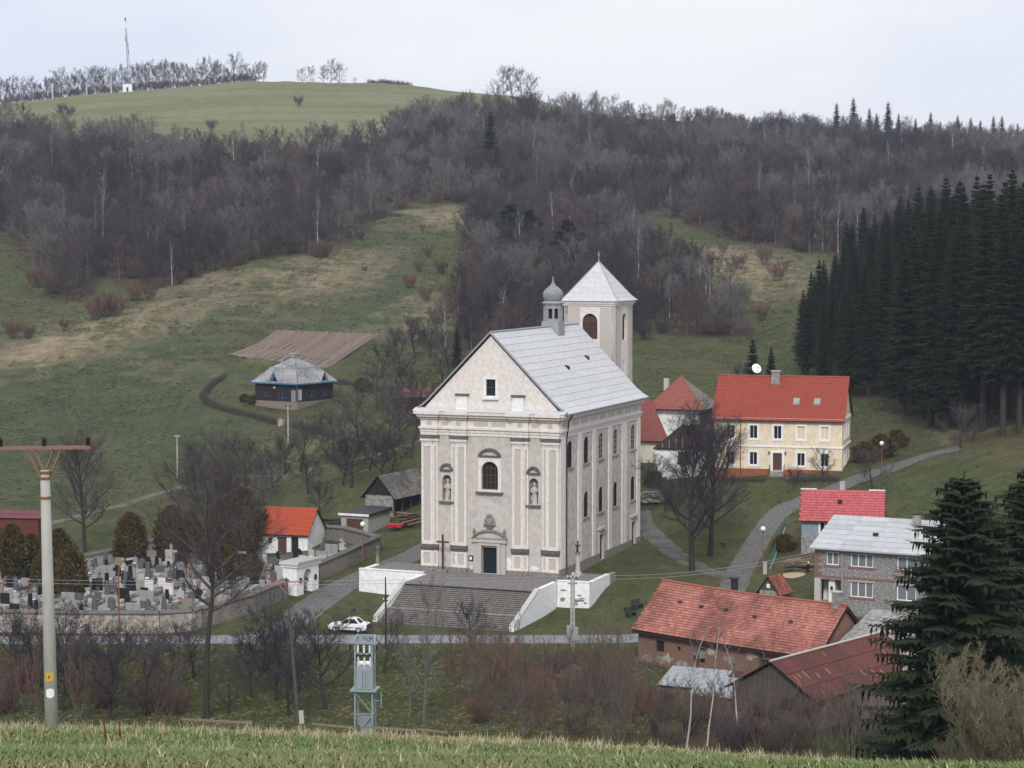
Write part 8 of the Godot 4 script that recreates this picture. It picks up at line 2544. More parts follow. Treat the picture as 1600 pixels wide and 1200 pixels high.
# an egg-shaped conifer of upright fans
func grow_thuja(called: String, seed_: int, H: float, R: float, n: int) -> void:
	var rng := RandomNumberGenerator.new()
	rng.seed = seed_
	var tr := sh()
	tr.tube(PackedVector3Array([Vector3(0, -0.4, 0), Vector3(0, H * 0.8, 0)]), PackedFloat32Array([0.12, 0.03]), 6)
	var cr := sh()
	for k in n:
		var t := pow(rng.randf(), 0.85)
		var a := rng.randf() * TAU
		var lump := 1.0 + 0.22 * sin(a * 3.0 + seed_) * sin(t * 9.0 + a) + rng.randf_range(-0.14, 0.12)
		var r := R * pow(sin(PI * clampf(0.12 + t * 0.88, 0.0, 1.0)), 0.75) * lump * sqrt(rng.randf_range(0.45, 1.0))
		var p := Vector3(cos(a) * r, t * H * 0.94, sin(a) * r)
		var d := Vector3(cos(a) * 0.55, 1.0, sin(a) * 0.55).normalized() + Vector3(rng.randf_range(-0.4, 0.4), 0, rng.randf_range(-0.4, 0.4))
		var sl := rng.randf_range(0.22, 0.5)
		var wv := Vector3(rng.randf_range(-1, 1), rng.randf_range(-0.3, 0.3), rng.randf_range(-1, 1)).normalized() * sl * 0.3
		var g := rng.randf_range(0.55, 1.35)
		cr.col = Color(g * rng.randf_range(0.8, 1.35), g, g * rng.randf_range(0.7, 1.1))
		var e := p + d * sl
		cr.quad(p, p.lerp(e, 0.55) + wv, e, p.lerp(e, 0.55) - wv)
	made[called] = [tr.mesh(M.bark), cr.mesh(M.thuja)]

var first := {}

func plant(kind: String, called: String, p: Vector2, size: float, turn: float, label: String, category: String, group := "") -> Node3D:
	var o := Node3D.new()
	o.name = numbered(called)
	add_child(o)
	for k in 2:
		var m := MeshInstance3D.new()
		m.mesh = made[kind][k]
		m.name = ["trunk", "crown"][k]
		o.add_child(m)
	o.position = ground_at(p, -0.05)
	o.rotation.y = turn
	o.scale = Vector3.ONE * size
	tag(o, label, category, group)
	return o

func make_kinds() -> void:
	for k in 3:
		grow("fruit%d" % k, 100 + k, {h = 5.6, spread = 3.0, start = 0.28, limbs = 11, branches = 9, twigs = 9, ends = 4, twig = 0.0115, low = 0.25, high = 1.0, up = 0.10, thick = 0.027, crook = 0.12, lead = 0.7}, M.bark, [M.twig_dark, M.twig_brown, M.twig_dark][k])
	for k in 2:
		grow("broad%d" % k, 120 + k, {h = 16.0, spread = 5.2, start = 0.24, limbs = 20, branches = 13, twigs = 10, ends = 5, twig = 0.0135, low = 0.35, high = 1.25, up = 0.12, thick = 0.02, crook = 0.07, lead = 0.85}, M.bark, [M.twig_dark, M.twig_brown][k])
	grow("tall", 130, {h = 21.5, spread = 5.4, start = 0.5, limbs = 22, branches = 12, twigs = 10, ends = 5, twig = 0.0135, low = 0.3, high = 1.25, up = 0.14, thick = 0.0135, crook = 0.08, lead = 0.85}, M.bark, M.twig_brown)
	grow("slim0", 140, {h = 11.0, spread = 2.5, start = 0.2, limbs = 16, branches = 7, twigs = 7, ends = 1, twig = 0.014, low = 0.8, high = 1.3, up = 0.25, thick = 0.011, lead = 0.95}, mat("grey_bark", lin(0.17, 0.15, 0.13), 0.95, "strong", Vector3(1.5, 0.5, 1.5)), M.twig_grey)
	grow("birch0", 150, {h = 14.0, spread = 2.6, start = 0.3, limbs = 18, branches = 7, twigs = 8, ends = 2, twig = 0.014, low = 0.6, high = 1.2, up = 0.12, hang = -0.35, thick = 0.010, crook = 0.09, lead = 0.97}, M.birch_bark, M.twig_grey)
	grow("birch1", 151, {h = 14.0, spread = 1.7, start = 0.42, limbs = 12, branches = 6, twigs = 6, ends = 2, twig = 0.010, low = 0.6, high = 1.2, up = 0.12, hang = -0.2, thick = 0.0075, crook = 0.2, lead = 0.97}, M.birch_bark, M.twig_grey)
	# the hillside wood
	var tints := [M.twig_dark, M.twig_dark, M.twig_brown, M.twig_red, M.twig_brown, M.twig_grey]
	for k in 6:
		var slim := k == 1 or k == 3
		grow("wood%d" % k, 160 + k, {h = 11.5, spread = 3.4 if slim else 4.3, start = 0.2 if slim else 0.1, limbs = 14, branches = 8, twigs = 8, ends = 5, twig = 0.019, low = 0.4 if slim else 0.15, high = 1.2, up = 0.12, thick = 0.015, crook = 0.07, lead = 0.88}, M.grey_bark if k % 2 else M.bark, tints[k])
	grow("woodbirch", 170, {h = 14.0, spread = 2.2, start = 0.35, limbs = 12, branches = 6, twigs = 6, ends = 1, twig = 0.024, low = 0.7, high = 1.25, up = 0.2, thick = 0.011, crook = 0.08, lead = 0.96}, M.birch_bark, M.twig_grey)
	for k in 3:
		grow("shrub%d" % k, 180 + k, {h = 2.3, stems = 17, fan = 0.85, spread = 0.85, start = 0.12, limbs = 6, branches = 4, twigs = 6, ends = 2, twig = 0.009, low = 0.6, high = 1.3, up = 0.2, thick = 0.02, crook = 0.12, lead = 0.95}, M.bark, [M.twig_warm, M.twig_russet, M.twig_brown][k])
	for k in 2:
		grow("sapling%d" % k, 186 + k, {h = 4.2, stems = 6, fan = 0.32, spread = 0.8, start = 0.3, limbs = 7, branches = 4, twigs = 5, ends = 2, twig = 0.008, low = 0.7, high = 1.35, up = 0.25, thick = 0.012, crook = 0.12, lead = 1.0}, M.grey_bark, [M.twig_warm, M.twig_russet][k])
	grow("willow", 190, {h = 5.4, stems = 44, fan = 0.75, spread = 1.2, start = 0.2, limbs = 9, branches = 5, twigs = 9, ends = 3, twig = 0.008, low = 0.7, high = 1.35, up = 0.22, thick = 0.009, crook = 0.08, lead = 1.0}, M.twig_olive, M.twig_olive)
	for k in 4:
		grow_spruce("spruce%d" % k, 200 + k, 26.0, [4.6, 3.9, 5.0, 4.2][k], 38, 8, 9, [0.2, 0.3, 0.16, 0.24][k], 1.35, [Color(1, 1, 1), Color(1.25, 1.05, 0.9), Color(0.8, 0.9, 0.85), Color(1.2, 1.25, 1.0)][k])
	grow_spruce("farspruce", 210, 20.0, 3.9, 26, 8, 6, 0.14, 2.8)
	grow_pine("pine", 211, 13.0)
	grow_spruce("nearspruce", 212, 18.0, 6.4, 46, 10, 18, 0.04, 1.2, Color(1.1, 1.1, 0.95), 0.62)
	for k in 2:
		grow_thuja("thuja%d" % k, 220 + k, 5.5, 1.7, 2600)
	grow_thuja("bush", 230, 2.0, 1.3, 900)

func make_trees() -> void:
	make_kinds()
	var rng := RandomNumberGenerator.new()
	rng.seed = 55
	var turn := func() -> float: return rng.randf() * TAU
	# single trees one can point at
	plant("tall", "lime_tree", Vector2(-26.2, -176.2), 1.0, 0.4, "tallest bare tree, its crown rising in front of the cemetery corner", "tree")
	plant("broad0", "bare_tree", Vector2(20.6, -236.1), 1.06, 1.2, "big bare tree on the lawn right of the church, the nearer of two", "tree")
	plant("broad1", "bare_tree", Vector2(23.5, -244.8), 0.95, 2.9, "big bare tree on the lawn right of the church, the farther of two", "tree")
	plant("broad1", "bare_tree", Vector2(-54.3, -262.7), 0.86, 0.2, "big bare tree standing behind the cemetery back wall", "tree")
	plant("slim0", "bare_tree", Vector2(-7.4, -172.8), 1.05, 0.0, "tall pale slender tree before the church steps", "tree")
	plant("slim0", "bare_tree", Vector2(-8.7, -174.9), 0.62, 2.0, "shorter pale tree leaning beside the tall slender one", "tree")
	plant("fruit0", "bare_tree", Vector2(-4.1, -203.7), 0.78, 0.7, "small dark round-headed tree below the church steps", "tree")
	plant("fruit1", "bare_tree", Vector2(45.5, -260.9), 0.9, 0.7, "small tree with pale trunk at the bend of the side road", "tree")
	plant("birch1", "birch_tree", Vector2(13.7, -161.2), 0.72, 0.5, "thin white birch before the brick barn, leftmost of three", "tree", "thin birches before the barn")
	plant("birch1", "birch_tree", Vector2(15.4, -161.9), 0.70, 2.1, "thin white birch before the brick barn, middle of three", "tree", "thin birches before the barn")
	plant("birch1", "birch_tree", Vector2(18.0, -161.2), 0.66, 4.0, "thin white birch before the brick barn, rightmost of three", "tree", "thin birches before the barn")
	plant("willow", "willow_bush", Vector2(20.1, -80.0), 1.22, 0.0, "large olive yellow willow bush in the lower right corner", "bush")
	plant("willow", "willow_bush", Vector2(20.1, -86.0), 0.72, 2.0, "smaller olive bush beside the large willow bush", "bush")
	plant("nearspruce", "spruce_tree", Vector2(22.7, -104.0), 1.0, 0.3, "large near spruce with drooping boughs beside the barns", "tree")
	plant("nearspruce", "spruce_tree", Vector2(29.8, -118.0), 1.12, 2.2, "large near spruce cut by the right edge of the view", "tree")
	plant("spruce0", "spruce_tree", Vector2(35.0, -302.0), 0.62, 0.3, "dark spruce whose tip shows behind the cream house roof", "tree")
	plant("spruce1", "spruce_tree", Vector2(39.7, -318.0), 0.5, 0.3, "smaller spruce beside the tip behind the cream house", "tree")
	plant("spruce2", "spruce_tree", Vector2(-10.2, -385.0), 0.36, 0.3, "small dark spruce standing left of the church gable", "tree")
	plant("farspruce", "spruce_tree", Vector2(-7.6, -731.0), 1.3, 0.3, "single dark spruce high in the bare hillside wood", "tree")
	for q in [[Vector2(-0.3, -535.0), 1.25, "dark pine in the wood above the church, the left one"], [Vector2(4.3, -539.0), 1.1, "dark pine in the wood above the church, the middle one"], [Vector2(13.5, -511.0), 1.2, "dark pine in the wood directly left of the bell tower"]]:
		plant("pine", "pine_tree", q[0], q[1], turn.call(), q[2], "tree", "pines above the church")
	for q in [[1304, 172, 0.8], [1330, 170, 0.95], [1355, 174, 0.72], [1366, 176, 0.6], [1384, 176, 0.9]]:
		plant("farspruce", "spruce_tree", Vector2((q[0] - 800.0) / 3250.0 * 1030.0, -1030.0), q[2], turn.call(), "dark ragged spruce of the five on the right skyline", "tree", "five skyline spruces")
	# orchard behind the cemetery
	var n := 0
	for q in [[Vector2(-39.8, -309.5), 1.15], [Vector2(-35.4, -294.8), 1.1], [Vector2(-35.0, -303.9), 0.9], [Vector2(-34.4, -314.6), 0.9], [Vector2(-32.0, -313.6), 1.25], [Vector2(-29.2, -296.7), 0.85], [Vector2(-26.0, -280.1), 0.75], [Vector2(-27.0, -314.1), 1.2], [Vector2(-24.2, -296.1), 0.95], [Vector2(-22.7, -293.0), 1.25], [Vector2(-23.5, -319.8), 1.3], [Vector2(-20.7, -301.6), 1.0], [Vector2(-18.6, -295.0), 0.95], [Vector2(-19.0, -316.4), 1.25], [Vector2(-17.3, -296.9), 0.85], [Vector2(-17.3, -320.9), 1.2], [Vector2(-15.0, -307.2), 1.1], [Vector2(-15.4, -337.6), 1.2], [Vector2(-13.4, -319.1), 1.0], [Vector2(-22.9, -354.0), 1.1], [Vector2(-19.0, -363.0), 1.0], [Vector2(-40.1, -292.1), 1.2], [Vector2(-43.8, -306.5), 1.3], [Vector2(-45.2, -298.0), 1.3]]:
		plant("fruit%d" % (n % 3), "fruit_tree", q[0], q[1] * 1.12, turn.call(), "bare fruit tree in the orchard behind the cemetery house, %s in the planting" % NTH[n], "tree", "orchard behind the cemetery")
		n += 1
	n = 0
	for q in [[Vector2(-43.3, -186.1), 1.1], [Vector2(-39.4, -179.6), 0.95], [Vector2(-39.2, -184.8), 1.25], [Vector2(-34.2, -174.6), 1.15], [Vector2(-31.6, -176.8), 1.15], [Vector2(-31.4, -187.4), 0.9], [Vector2(-37.1, -192.6), 0.8], [Vector2(-24.6, -178.3), 0.75], [Vector2(-23.5, -184.8), 0.9], [Vector2(-21.1, -183.5), 1.1], [Vector2(-23.6, -195.2), 1.0], [Vector2(-16.4, -180.2), 1.25], [Vector2(-20.5, -190.5), 1.0], [Vector2(-12.1, -194.7), 0.85], [Vector2(-19.2, -176.5), 0.8], [Vector2(-46.7, -192.6), 1.0], [Vector2(-29.8, -192.6), 0.8]]:
		plant("fruit%d" % (n % 3), "fruit_tree", q[0], q[1] * 1.1, turn.call(), "bare fruit tree on the slope below the road, %s from the left" % NTH[n], "tree", "fruit trees below the road")
		n += 1
	n = 0
	for q in [[Vector2(-24.1, -385.8), 1.1], [Vector2(-20.6, -386.6), 1.35], [Vector2(-18.9, -404.3), 1.1], [Vector2(-15.9, -403.9), 1.2], [Vector2(-12.1, -392.9), 1.2], [Vector2(-12.6, -370.3), 1.1], [Vector2(40.4, -363.9), 0.8], [Vector2(29.1, -277.0), 1.0], [Vector2(40.2, -268.2), 0.7], [Vector2(36.3, -266.5), 0.5], [Vector2(59.4, -274.5), 0.9], [Vector2(61.5, -276.4), 0.8], [Vector2(19.8, -267.1), 0.8], [Vector2(21.8, -268.4), 1.0], [Vector2(19.8, -278.4), 0.7]]:
		plant("fruit%d" % (n % 3), "garden_tree", q[0], q[1], turn.call(), ["bare bushy tree beside the ploughed strip", "larger bare bushy tree right of the ploughed strip", "bare tree above the orchard left of the church", "second bare tree above the orchard left of the church", "bare tree close behind the church gable", "bare tree below the gable of the church roof", "bare tree behind the cream house roof", "small bare tree before the left end of the cream house", "low bare tree before the cream house door", "sapling on the bank below the cream house", "bare tree on the grass below the spruce stand", "second bare tree on the grass below the spruce stand", "bare tree beside the firewood heap", "taller bare tree beside the white outbuilding", "small bare tree before the white outbuilding"][n], "tree")
		n += 1
	# ridge-line trees
	n = 0
	for k in 62:
		var x := -36.0 + k * 7.4 + rng.randf_range(-2.5, 2.5)
		var d := 1196.0 + rng.randf_range(-6.0, 14.0)
		plant("wood%d" % (rng.randi() % 6), "skyline_tree", Vector2((x - 800.0) / 3250.0 * d, -d), rng.randf_range(0.8, 1.4) * lerpf(1.0, 0.7, smoothstep(370.0, 430.0, x)), turn.call(), "bare rounded tree in the long row on the left skyline", "tree", "skyline row of trees")
	for q in [[474, 0.75], [488, 0.8], [508, 0.9], [519, 1.15], [532, 0.95], [556, 0.35]]:
		plant("wood%d" % (rng.randi() % 6), "skyline_tree", Vector2((q[0] - 800.0) / 3250.0 * 1200.0, -1200.0), q[1], turn.call(), "bare tree of the short skyline group beside the open meadow", "tree", "short skyline group")
	for q in [[786, 1.25], [800, 1.3], [815, 1.25], [828, 1.05]]:
		plant("wood0", "skyline_tree", Vector2((q[0] - 800.0) / 3250.0 * 1140.0, -1140.0), q[1], turn.call(), "bare tree of the dome-shaped clump where meadow meets wood", "tree", "domed skyline clump")
	for k in 44:
		var x := -30.0 + k * 10.0 + rng.randf_range(-3, 3)
		plant("shrub%d" % (k % 3), "skyline_bush", Vector2((x - 800.0) / 3250.0 * 1199.0, -1199.0), rng.randf_range(1.6, 2.8), turn.call(), "bare bush filling the foot of the left skyline row", "bush", "bushes under the skyline row")
	for k in 14:
		var x := 580.0 + k * 4.6
		plant("shrub2", "skyline_bush", Vector2((x - 800.0) / 3250.0 * 1203.0, -1203.0), rng.randf_range(1.2, 2.0), turn.call(), "low bush in the flat skyline thicket on the meadow", "bush", "skyline thicket")
	for q in [Vector2(-101.6, -997.6), Vector2(-218.6, -1017.0), Vector2(-210.1, -995.5), Vector2(-129.0, -897.0)]:
		plant("shrub2", "meadow_bush", q, 2.0, turn.call(), "lone dark bush on the hilltop meadow", "bush", "bushes on the hilltop meadow")
	make_wood(rng)
	make_stand(rng)
	make_shrubs(rng)

func make_wood(rng: RandomNumberGenerator) -> void:
	var spots := []
	var d := 330.0
	while d < 1180.0:
		var step := 4.2 + d * 0.0036
		var x := -0.30 * d
		while x < 0.29 * d:
			var p := Vector2(x + rng.randf_range(-0.5, 0.5) * step, -d + rng.randf_range(-0.5, 0.5) * step)
			var thin := 0.93 if p.x < 0.0 else lerpf(0.93, 0.5, smoothstep(850.0, 1020.0, d))
			if inside(p, woods) and rng.randf() < thin and not inside(p, clearings):
				spots.append(p)
			x += step
		d += step
	spots.sort_custom(func(a, b): return a.y > b.y)
	var bulk := {}
	var clump := FastNoiseLite.new()
	clump.seed = 31
	clump.frequency = 0.016
	var count := 0
	for p in spots:
		var c := clump.get_noise_2d(p.x, p.y)
		var kind := "wood%d" % (int(clampf((c * 1.5 + 0.5) * 6.0 + rng.randf_range(-1.2, 1.2), 0.0, 5.0)))
		if rng.randf() < (0.10 if clump.get_noise_2d(p.x * 2.0 + 700.0, p.y * 2.0) > 0.1 else 0.025):
			kind = "woodbirch"
		var size := rng.randf_range(0.6, 1.1) * (1.0 + 0.5 * clump.get_noise_2d(p.x * 1.4 + 300.0, p.y * 1.4)) * (0.8 if p.y > -480.0 else 1.0) * lerpf(1.0, 0.72, smoothstep(850.0, 1030.0, -p.y) * smoothstep(-20.0, 120.0, p.x))
		if absf(p.x / p.y) < 0.255 and count < 185:
			count += 1
			plant(kind, "woodland_birch" if kind == "woodbirch" else "woodland_tree", p, size, rng.randf() * TAU, "white-stemmed birch at the lower edge of the hillside wood" if kind == "woodbirch" else "bare brown tree at the lower edge of the hillside wood", "tree", "birches in the hillside wood" if kind == "woodbirch" else "trees at the lower edge of the wood")
		else:
			if not bulk.has(kind):
				bulk[kind] = []
			bulk[kind].append(Transform3D(Basis(Vector3.UP, rng.randf() * TAU).scaled(Vector3.ONE * size), ground_at(p, -0.1)))
	for p in spots:      # scrub between the stems
		if rng.randf() < 0.55:
			var kind := "shrub%d" % (rng.randi() % 3)
			if not bulk.has(kind):
				bulk[kind] = []
			bulk[kind].append(Transform3D(Basis(Vector3.UP, rng.randf() * TAU).scaled(Vector3.ONE * rng.randf_range(1.0, 2.0)), ground_at(p + Vector2(rng.randf_range(-3, 3), rng.randf_range(-3, 3)), -0.1)))
	var t := thing("hillside_wood", "leafless brown wood covering the upper hillside", "wood")
	t.set_meta("kind", "stuff")
	print("wood: ", spots.size())
	for kind in bulk:
		for k in 2:
			var mm := MultiMesh.new()
			mm.transform_format = MultiMesh.TRANSFORM_3D
			mm.mesh = made[kind][k]
			mm.instance_count = bulk[kind].size()
			for i in bulk[kind].size():
				mm.set_instance_transform(i, bulk[kind][i])
			var o := MultiMeshInstance3D.new()
			o.multimesh = mm
			o.name = "trunks" if k == 0 else "crowns"
			t.add_child(o, true)
			o.set_meta("kind", "stuff")
	# undergrowth along the edges and on the rough slopes
	for q in [[Vector2(-102.1, -425.2), 1.2], [Vector2(-98.5, -423.8), 0.9], [Vector2(-93.5, -434.0), 0.7], [Vector2(-88.9, -444.6), 1.4], [Vector2(-87.5, -447.6), 1.6], [Vector2(-85.4, -447.6), 1.5], [Vector2(-85.0, -468.4), 1.3], [Vector2(-81.7, -470.0), 1.2], [Vector2(-49.8, -535.4), 1.6], [Vector2(-48.2, -537.8), 1.3], [Vector2(-36.3, -513.0), 0.5], [Vector2(58.1, -573.0), 1.0], [Vector2(50.7, -541.0), 1.1], [Vector2(59.3, -543.7), 1.3], [Vector2(66.7, -523.0), 1.6], [Vector2(67.3, -555.0), 1.5], [Vector2(55.3, -492.5), 1.0], [Vector2(55.7, -464.4), 1.2], [Vector2(50.2, -563.5), 0.9], [Vector2(-25.8, -601.0), 0.6], [Vector2(-11.6, -629.6), 1.3], [Vector2(-23.0, -515.2), 1.0], [Vector2(-24.1, -490.7), 1.1], [Vector2(-22.0, -543.7), 0.9], [Vector2(-17.3, -513.0), 1.2], [Vector2(-14.6, -475.2), 1.3], [Vector2(-19.7, -474.0), 1.0], [Vector2(-16.4, -445.0), 1.2], [Vector2(-20.7, -433.0), 1.2], [Vector2(-23.4, -422.2), 1.0]]:
		plant("shrub%d" % (rng.randi() % 3), "slope_bush", q[0], q[1] * 1.25, rng.randf() * TAU, "bare bush on the rough dry slope", "bush", "bushes on the rough slopes")

func make_stand(rng: RandomNumberGenerator) -> void:
	var area := PackedVector2Array([Vector2(48.6, -355.8), Vector2(51.1, -331.2), Vector2(55.8, -309.1), Vector2(59.2, -294.9), Vector2(62.0, -275.2), Vector2(72.4, -260.3), Vector2(92.5, -333.7), Vector2(94.4, -438.3), Vector2(85.2, -477.6), Vector2(70.6, -468.7), Vector2(60.6, -437.1)])
	var lo := Vector2.INF
	var hi := -Vector2.INF
	for p in area:
		lo = lo.min(p)
		hi = hi.max(p)
	var y := hi.y
	var n := 0
	while y > lo.y:
		var x := lo.x
		while x < hi.x:
			var p := Vector2(x + rng.randf_range(-2.3, 2.3), y + rng.randf_range(-2.3, 2.3))
			if Geometry2D.is_point_in_polygon(p, area) and absf(p.x / p.y) < 0.262:
				var bear := p.x / -p.y
				var size := lerpf(0.52, 1.05, smoothstep(0.13, 0.235, bear)) * rng.randf_range(0.62, 1.2)
				plant("spruce%d" % (rng.randi() % 4), "stand_spruce", p, size, rng.randf() * TAU, "dark spruce in the dense stand on the right slope", "tree", "spruces of the dense stand")
				n += 1
			x += 5.2
		y -= 5.2
	print("stand: ", n)
	for x in [1405, 1425, 1448, 1470, 1492, 1515, 1530, 1548, 1562, 1580, 1596, 1612]:      # ragged tops on the right skyline
		plant("farspruce", "skyline_spruce", Vector2((x - 800.0) / 3250.0 * 1040.0, -1040.0 + rng.randf_range(-8, 8)), rng.randf_range(0.5, 0.85), rng.randf() * TAU, "dark spruce among bare trees on the right skyline", "tree", "spruces on the right skyline")

func make_shrubs(rng: RandomNumberGenerator) -> void:
	var n := 0
	for zone in [[[Vector2(-0.6, -188.7), Vector2(3.6, -195.2), Vector2(9.3, -187.4), Vector2(13.6, -182.3), Vector2(20.9, -176.4), Vector2(25.5, -166.7), Vector2(31.2, -172.8), Vector2(29.0, -155.0), Vector2(19.6, -157.3), Vector2(10.1, -161.2), Vector2(0.0, -167.1)], 92, "bare brown shrub in the thicket below the barns", 1.0, "shrubs below the barns"], [[Vector2(-47.9, -192.6), Vector2(-45.5, -197.8), Vector2(-38.4, -190.0), Vector2(-30.3, -183.5), Vector2(-27.7, -174.0), Vector2(-43.7, -175.2)], 40, "reddish bare shrub in the thicket behind the near pole", 1.0, "shrubs behind the near pole"], [[Vector2(-6.1, -195.2), Vector2(-0.6, -200.3), Vector2(3.0, -192.6), Vector2(1.0, -167.7), Vector2(-5.9, -170.9)], 20, "red-brown bare shrub in the thicket below the steps", 1.1, "shrubs below the church steps"], [[Vector2(3.6, -192.6), Vector2(9.8, -197.8), Vector2(12.6, -192.6), Vector2(11.2, -179.6), Vector2(4.5, -179.6)], 22, "bare shrub around the ruined brick wall", 0.9, "shrubs at the ruin"]]:
		var o := PackedVector2Array(zone[0])
		var c := Vector2.ZERO
		for p in o:
			c += p / o.size()
		var k := 0
		var tries := 0
		while k < zone[1] and tries < 4000:
			tries += 1
			var p := c + Vector2(rng.randf_range(-38, 38), rng.randf_range(-24, 24))
			if not Geometry2D.is_point_in_polygon(p, o):
				continue
			var red: bool = "red" in zone[2]
			plant((["shrub1", "sapling1", "sapling1", "sapling0"] if red else ["shrub0", "shrub2", "sapling0", "sapling1", "sapling0"])[rng.randi() % (4 if red else 5)], "thicket_shrub", p, zone[3] * rng.randf_range(0.7, 1.35), rng.randf() * TAU, zone[2], "shrub", zone[4])
			k += 1
	# conifers of the cemetery
	n = 0
	for q in [[Vector2(-60.9, -241.9), 1.2], [Vector2(-58.3, -240.5), 1.25], [Vector2(-56.4, -241.9), 1.0], [Vector2(-52.8, -240.5), 1.15], [Vector2(-48.9, -229.1), 1.05], [Vector2(-46.7, -252.8), 1.2], [Vector2(-41.9, -254.2), 1.3], [Vector2(-39.5, -252.9), 1.2], [Vector2(-36.3, -261.2), 1.35], [Vector2(-33.6, -258.0), 1.6], [Vector2(-33.8, -239.2), 0.85], [Vector2(-31.8, -236.0), 0.7], [Vector2(-30.0, -240.2), 0.55], [Vector2(-52.4, -231.1), 0.9]]:
		plant("thuja%d" % (n % 2), "thuja_tree", q[0], q[1], rng.randf() * TAU, "brownish green thuja in the cemetery, %s from the left" % NTH[n], "tree", "thujas of the cemetery")
		n += 1
	n = 0
	for q in [[Vector2(32.3, -245.5), 1.0, "orange-brown bush by the garden fence"], [Vector2(47.2, -276.8), 1.3, "dark bush right of the cream house"], [Vector2(49.8, -279.0), 1.5, "larger dark bush right of the cream house"], [Vector2(52.9, -285.2), 1.2, "dark bush below the spruce stand"], [Vector2(-45.7, -366.7), 0.8, "brown garden bush left of the timber cottage"], [Vector2(-47.5, -368.6), 0.7, "low garden bush beside the cottage hedge"], [Vector2(-26.9, -372.9), 1.2, "evergreen bush right of the timber cottage"], [Vector2(19.1, -278.6), 1.0, "dark bush between church and white outbuilding"]]:
		plant("bush", "garden_bush", q[0], q[1], rng.randf() * TAU, q[2], "bush")
	# hedges
	hedge([Vector2(-53.4, -386.8), Vector2(-54.9, -380.4), Vector2(-55.4, -371.1), Vector2(-54.0, -366.4), Vector2(-50.8, -361.8), Vector2(-44.0, -356.2), Vector2(-39.6, -351.2)], 1.2, "clipped brown hedge curving round the cottage garden", rng)
	hedge([Vector2(-37.1, -348.2), Vector2(-32.7, -341.9), Vector2(-28.8, -333.5)], 1.2, "clipped brown hedge running right from the garden pillar", rng)
	hedge([Vector2(-33.0, -382.1), Vector2(-27.9, -376.6), Vector2(-23.0, -372.2), Vector2(-18.3, -371.2)], 1.1, "brown hedge behind the timber cottage", rng)
	hedge([Vector2(27.3, -275.7), Vector2(30.3, -272.3), Vector2(33.1, -270.6)], 0.7, "low brown hedge along the left front of the cream house", rng)
	hedge([Vector2(36.3, -270.0), Vector2(39.8, -268.4), Vector2(42.3, -267.2)], 0.7, "low brown hedge along the right front of the cream house", rng)
	make_grass(rng)

func hedge(pts: Array, h: float, label: String, rng: RandomNumberGenerator) -> void:
	var s := sh()
	for i in pts.size() - 1:
		var a: Vector2 = pts[i]
		var b: Vector2 = pts[i + 1]
		var o := (b - a).normalized().orthogonal()
		for k in int(a.distance_to(b) * 130.0):
			var p := a.lerp(b, rng.randf()) + o * rng.randf_range(-0.5, 0.5)
			var y0 := rng.randf_range(0.0, h * 0.7)
			var g := ground_at(p, y0)
			s.spike(g, g + Vector3(rng.randf_range(-0.35, 0.35), rng.randf_range(0.3, 0.5) * h, rng.randf_range(-0.35, 0.35)), 0.02)
	tag(part("hedge", s, M.twig_brown, self), label, "hedge")

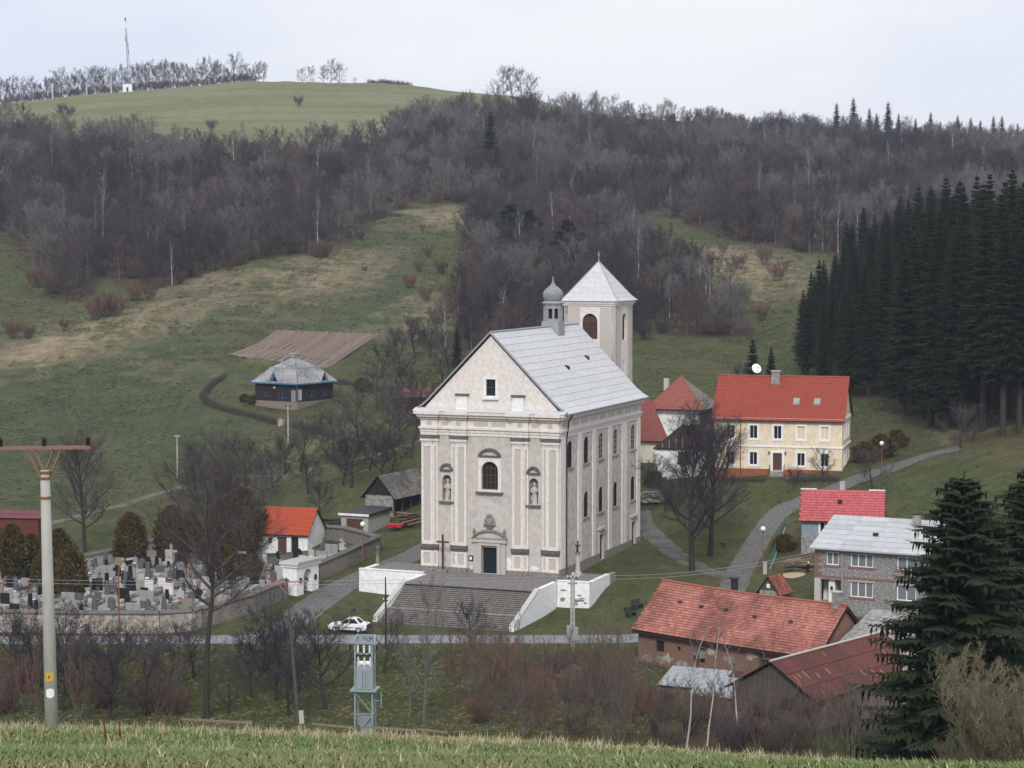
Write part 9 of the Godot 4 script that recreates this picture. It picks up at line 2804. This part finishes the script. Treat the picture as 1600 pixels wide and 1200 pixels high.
func make_grass(rng: RandomNumberGenerator) -> void:
	for kind in 2:
		var s := sh()
		for k in (16 if kind == 0 else 7):
			var a := rng.randf() * TAU
			var p := Vector3(cos(a), 0, sin(a)) * rng.randf() * 0.16
			var d := Vector3(rng.randf_range(-0.5, 0.5), 1.0, rng.randf_range(-0.5, 0.5)).normalized()
			var l := rng.randf_range(0.06, 0.15) if kind == 0 else rng.randf_range(0.14, 0.36)
			var w := Vector3(-d.z, 0, d.x + 0.3).normalized() * (0.012 if kind == 0 else 0.007)
			var m := p + d * l * 0.6
			var e := p + d * l + Vector3(d.x, -0.15, d.z) * l * 0.5
			s.quad(p - w, m - w * 0.8, m + w * 0.8, p + w)
			s.tri(m - w * 0.8, e, m + w * 0.8)
		var mm := MultiMesh.new()
		mm.transform_format = MultiMesh.TRANSFORM_3D
		mm.use_colors = true
		mm.mesh = s.mesh(M.blade)
		var list := []
		for k in (40000 if kind == 0 else 1700):
			var d := rng.randf_range(15.0, 54.0) if kind == 0 else (rng.randf_range(44.0, 56.0) if k % 3 else rng.randf_range(26.0, 56.0))
			var p := Vector2(rng.randf_range(-0.27, 0.27) * d, -d)
			list.append([p, 1.0])
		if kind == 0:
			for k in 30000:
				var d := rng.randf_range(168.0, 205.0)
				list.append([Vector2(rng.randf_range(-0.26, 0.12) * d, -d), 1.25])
		mm.instance_count = list.size()
		for i in list.size():
			var p: Vector2 = list[i][0]
			var z: float = list[i][1] * rng.randf_range(0.6, 1.3)
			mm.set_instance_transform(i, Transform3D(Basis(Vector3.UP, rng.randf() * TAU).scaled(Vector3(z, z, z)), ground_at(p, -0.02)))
			var n := rough.get_noise_2d(p.x * 5.0, p.y * 5.0)
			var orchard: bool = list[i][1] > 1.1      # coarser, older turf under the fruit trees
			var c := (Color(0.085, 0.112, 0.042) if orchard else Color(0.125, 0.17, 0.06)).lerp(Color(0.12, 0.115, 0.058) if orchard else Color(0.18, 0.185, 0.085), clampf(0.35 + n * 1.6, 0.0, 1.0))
			if kind == 1 or rng.randf() < 0.05 + 0.15 * smoothstep(42.0, 50.0, -p.y):
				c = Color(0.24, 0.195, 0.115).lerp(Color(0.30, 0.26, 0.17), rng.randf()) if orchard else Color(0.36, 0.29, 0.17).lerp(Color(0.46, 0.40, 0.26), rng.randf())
			c.a = 1.0
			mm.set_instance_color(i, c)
		var o := MultiMeshInstance3D.new()
		o.multimesh = mm
		o.name = "meadow_grass" if kind == 0 else "dry_stalks"
		add_child(o)
		tag(o, "short spring grass of the near meadow and orchard" if kind == 0 else "pale dry grass stalks along the brow of the meadow", "grass", "", "stuff")

# coarse tussocks on lawns, fields and the far meadow slopes
func make_tussocks() -> void:
	var rng := RandomNumberGenerator.new()
	rng.seed = 91
	var s := sh()
	for k in 9:
		var a := rng.randf() * TAU
		var p := Vector3(cos(a), 0, sin(a)) * rng.randf() * 0.22
		var d := Vector3(cos(a) * 0.7, rng.randf_range(0.5, 1.0), sin(a) * 0.7).normalized()
		var w := Vector3(-d.z, 0, d.x).normalized() * 0.035
		var e := p + d * rng.randf_range(0.12, 0.22)
		s.tri(p - w, e, p + w)
	var mesh := s.mesh(M.blade)
	var list := []
	for zone in [[212.0, 300.0, 42000, 0.9], [300.0, 430.0, 42000, 1.5], [430.0, 700.0, 30000, 2.4]]:
		for k in int(zone[2]):
			var d := rng.randf_range(zone[0], zone[1])
			var p := Vector2(rng.randf_range(-0.26, 0.26) * d, -d)
			if on_road.has(Vector2i((p / 2.0).round())) or on_road.has(Vector2i((p / 2.0).round()) + Vector2i(1, 0)) or on_road.has(Vector2i((p / 2.0).round()) + Vector2i(-1, 0)):
				continue
			if d < 300.0:
				if Geometry2D.is_point_in_polygon(p, graveyard):
					continue
				var q := Basis(Vector3.UP, -CHURCH_TURN) * (Vector3(p.x, 0, p.y) - Vector3(-2.46, 0, -230.55))
				if q.x > -14.8 and q.x < 13.2 and q.z < 17.5 and q.z > -42.0 and (q.z < 3.6 or absf(q.x - 1.2) < 8.2):
					continue
			list.append([p, zone[3]])
	var mm := MultiMesh.new()
	mm.transform_format = MultiMesh.TRANSFORM_3D
	mm.use_colors = true
	mm.mesh = mesh
	mm.instance_count = list.size()
	for i in list.size():
		var p: Vector2 = list[i][0]
		var z: float = list[i][1] * rng.randf_range(0.6, 1.4)
		mm.set_instance_transform(i, Transform3D(Basis(Vector3.UP, rng.randf() * TAU).scaled(Vector3(z, z * 0.55, z)), ground_at(p, -0.02)))
		var c := ground_color(p.x, p.y) * rng.randf_range(0.9, 1.25)
		c = c.lerp(Color(0.24, 0.19, 0.11), 0.35 if rng.randf() < 0.14 else 0.0)
		c.a = 1.0
		mm.set_instance_color(i, c)
	var o := MultiMeshInstance3D.new()
	o.multimesh = mm
	o.name = "field_grass"
	add_child(o)
	tag(o, "tussocky grass of the lawns, fields and lower slopes", "grass", "", "stuff")

func _ready() -> void:
	make_view()
	make_materials()
	make_ground()
	make_roads()
	make_church()
	make_forecourt()
	make_houses()
	make_cemetery()
	make_poles()
	make_monuments()
	make_car()
	make_clutter()
	make_trees()
	make_tussocks()
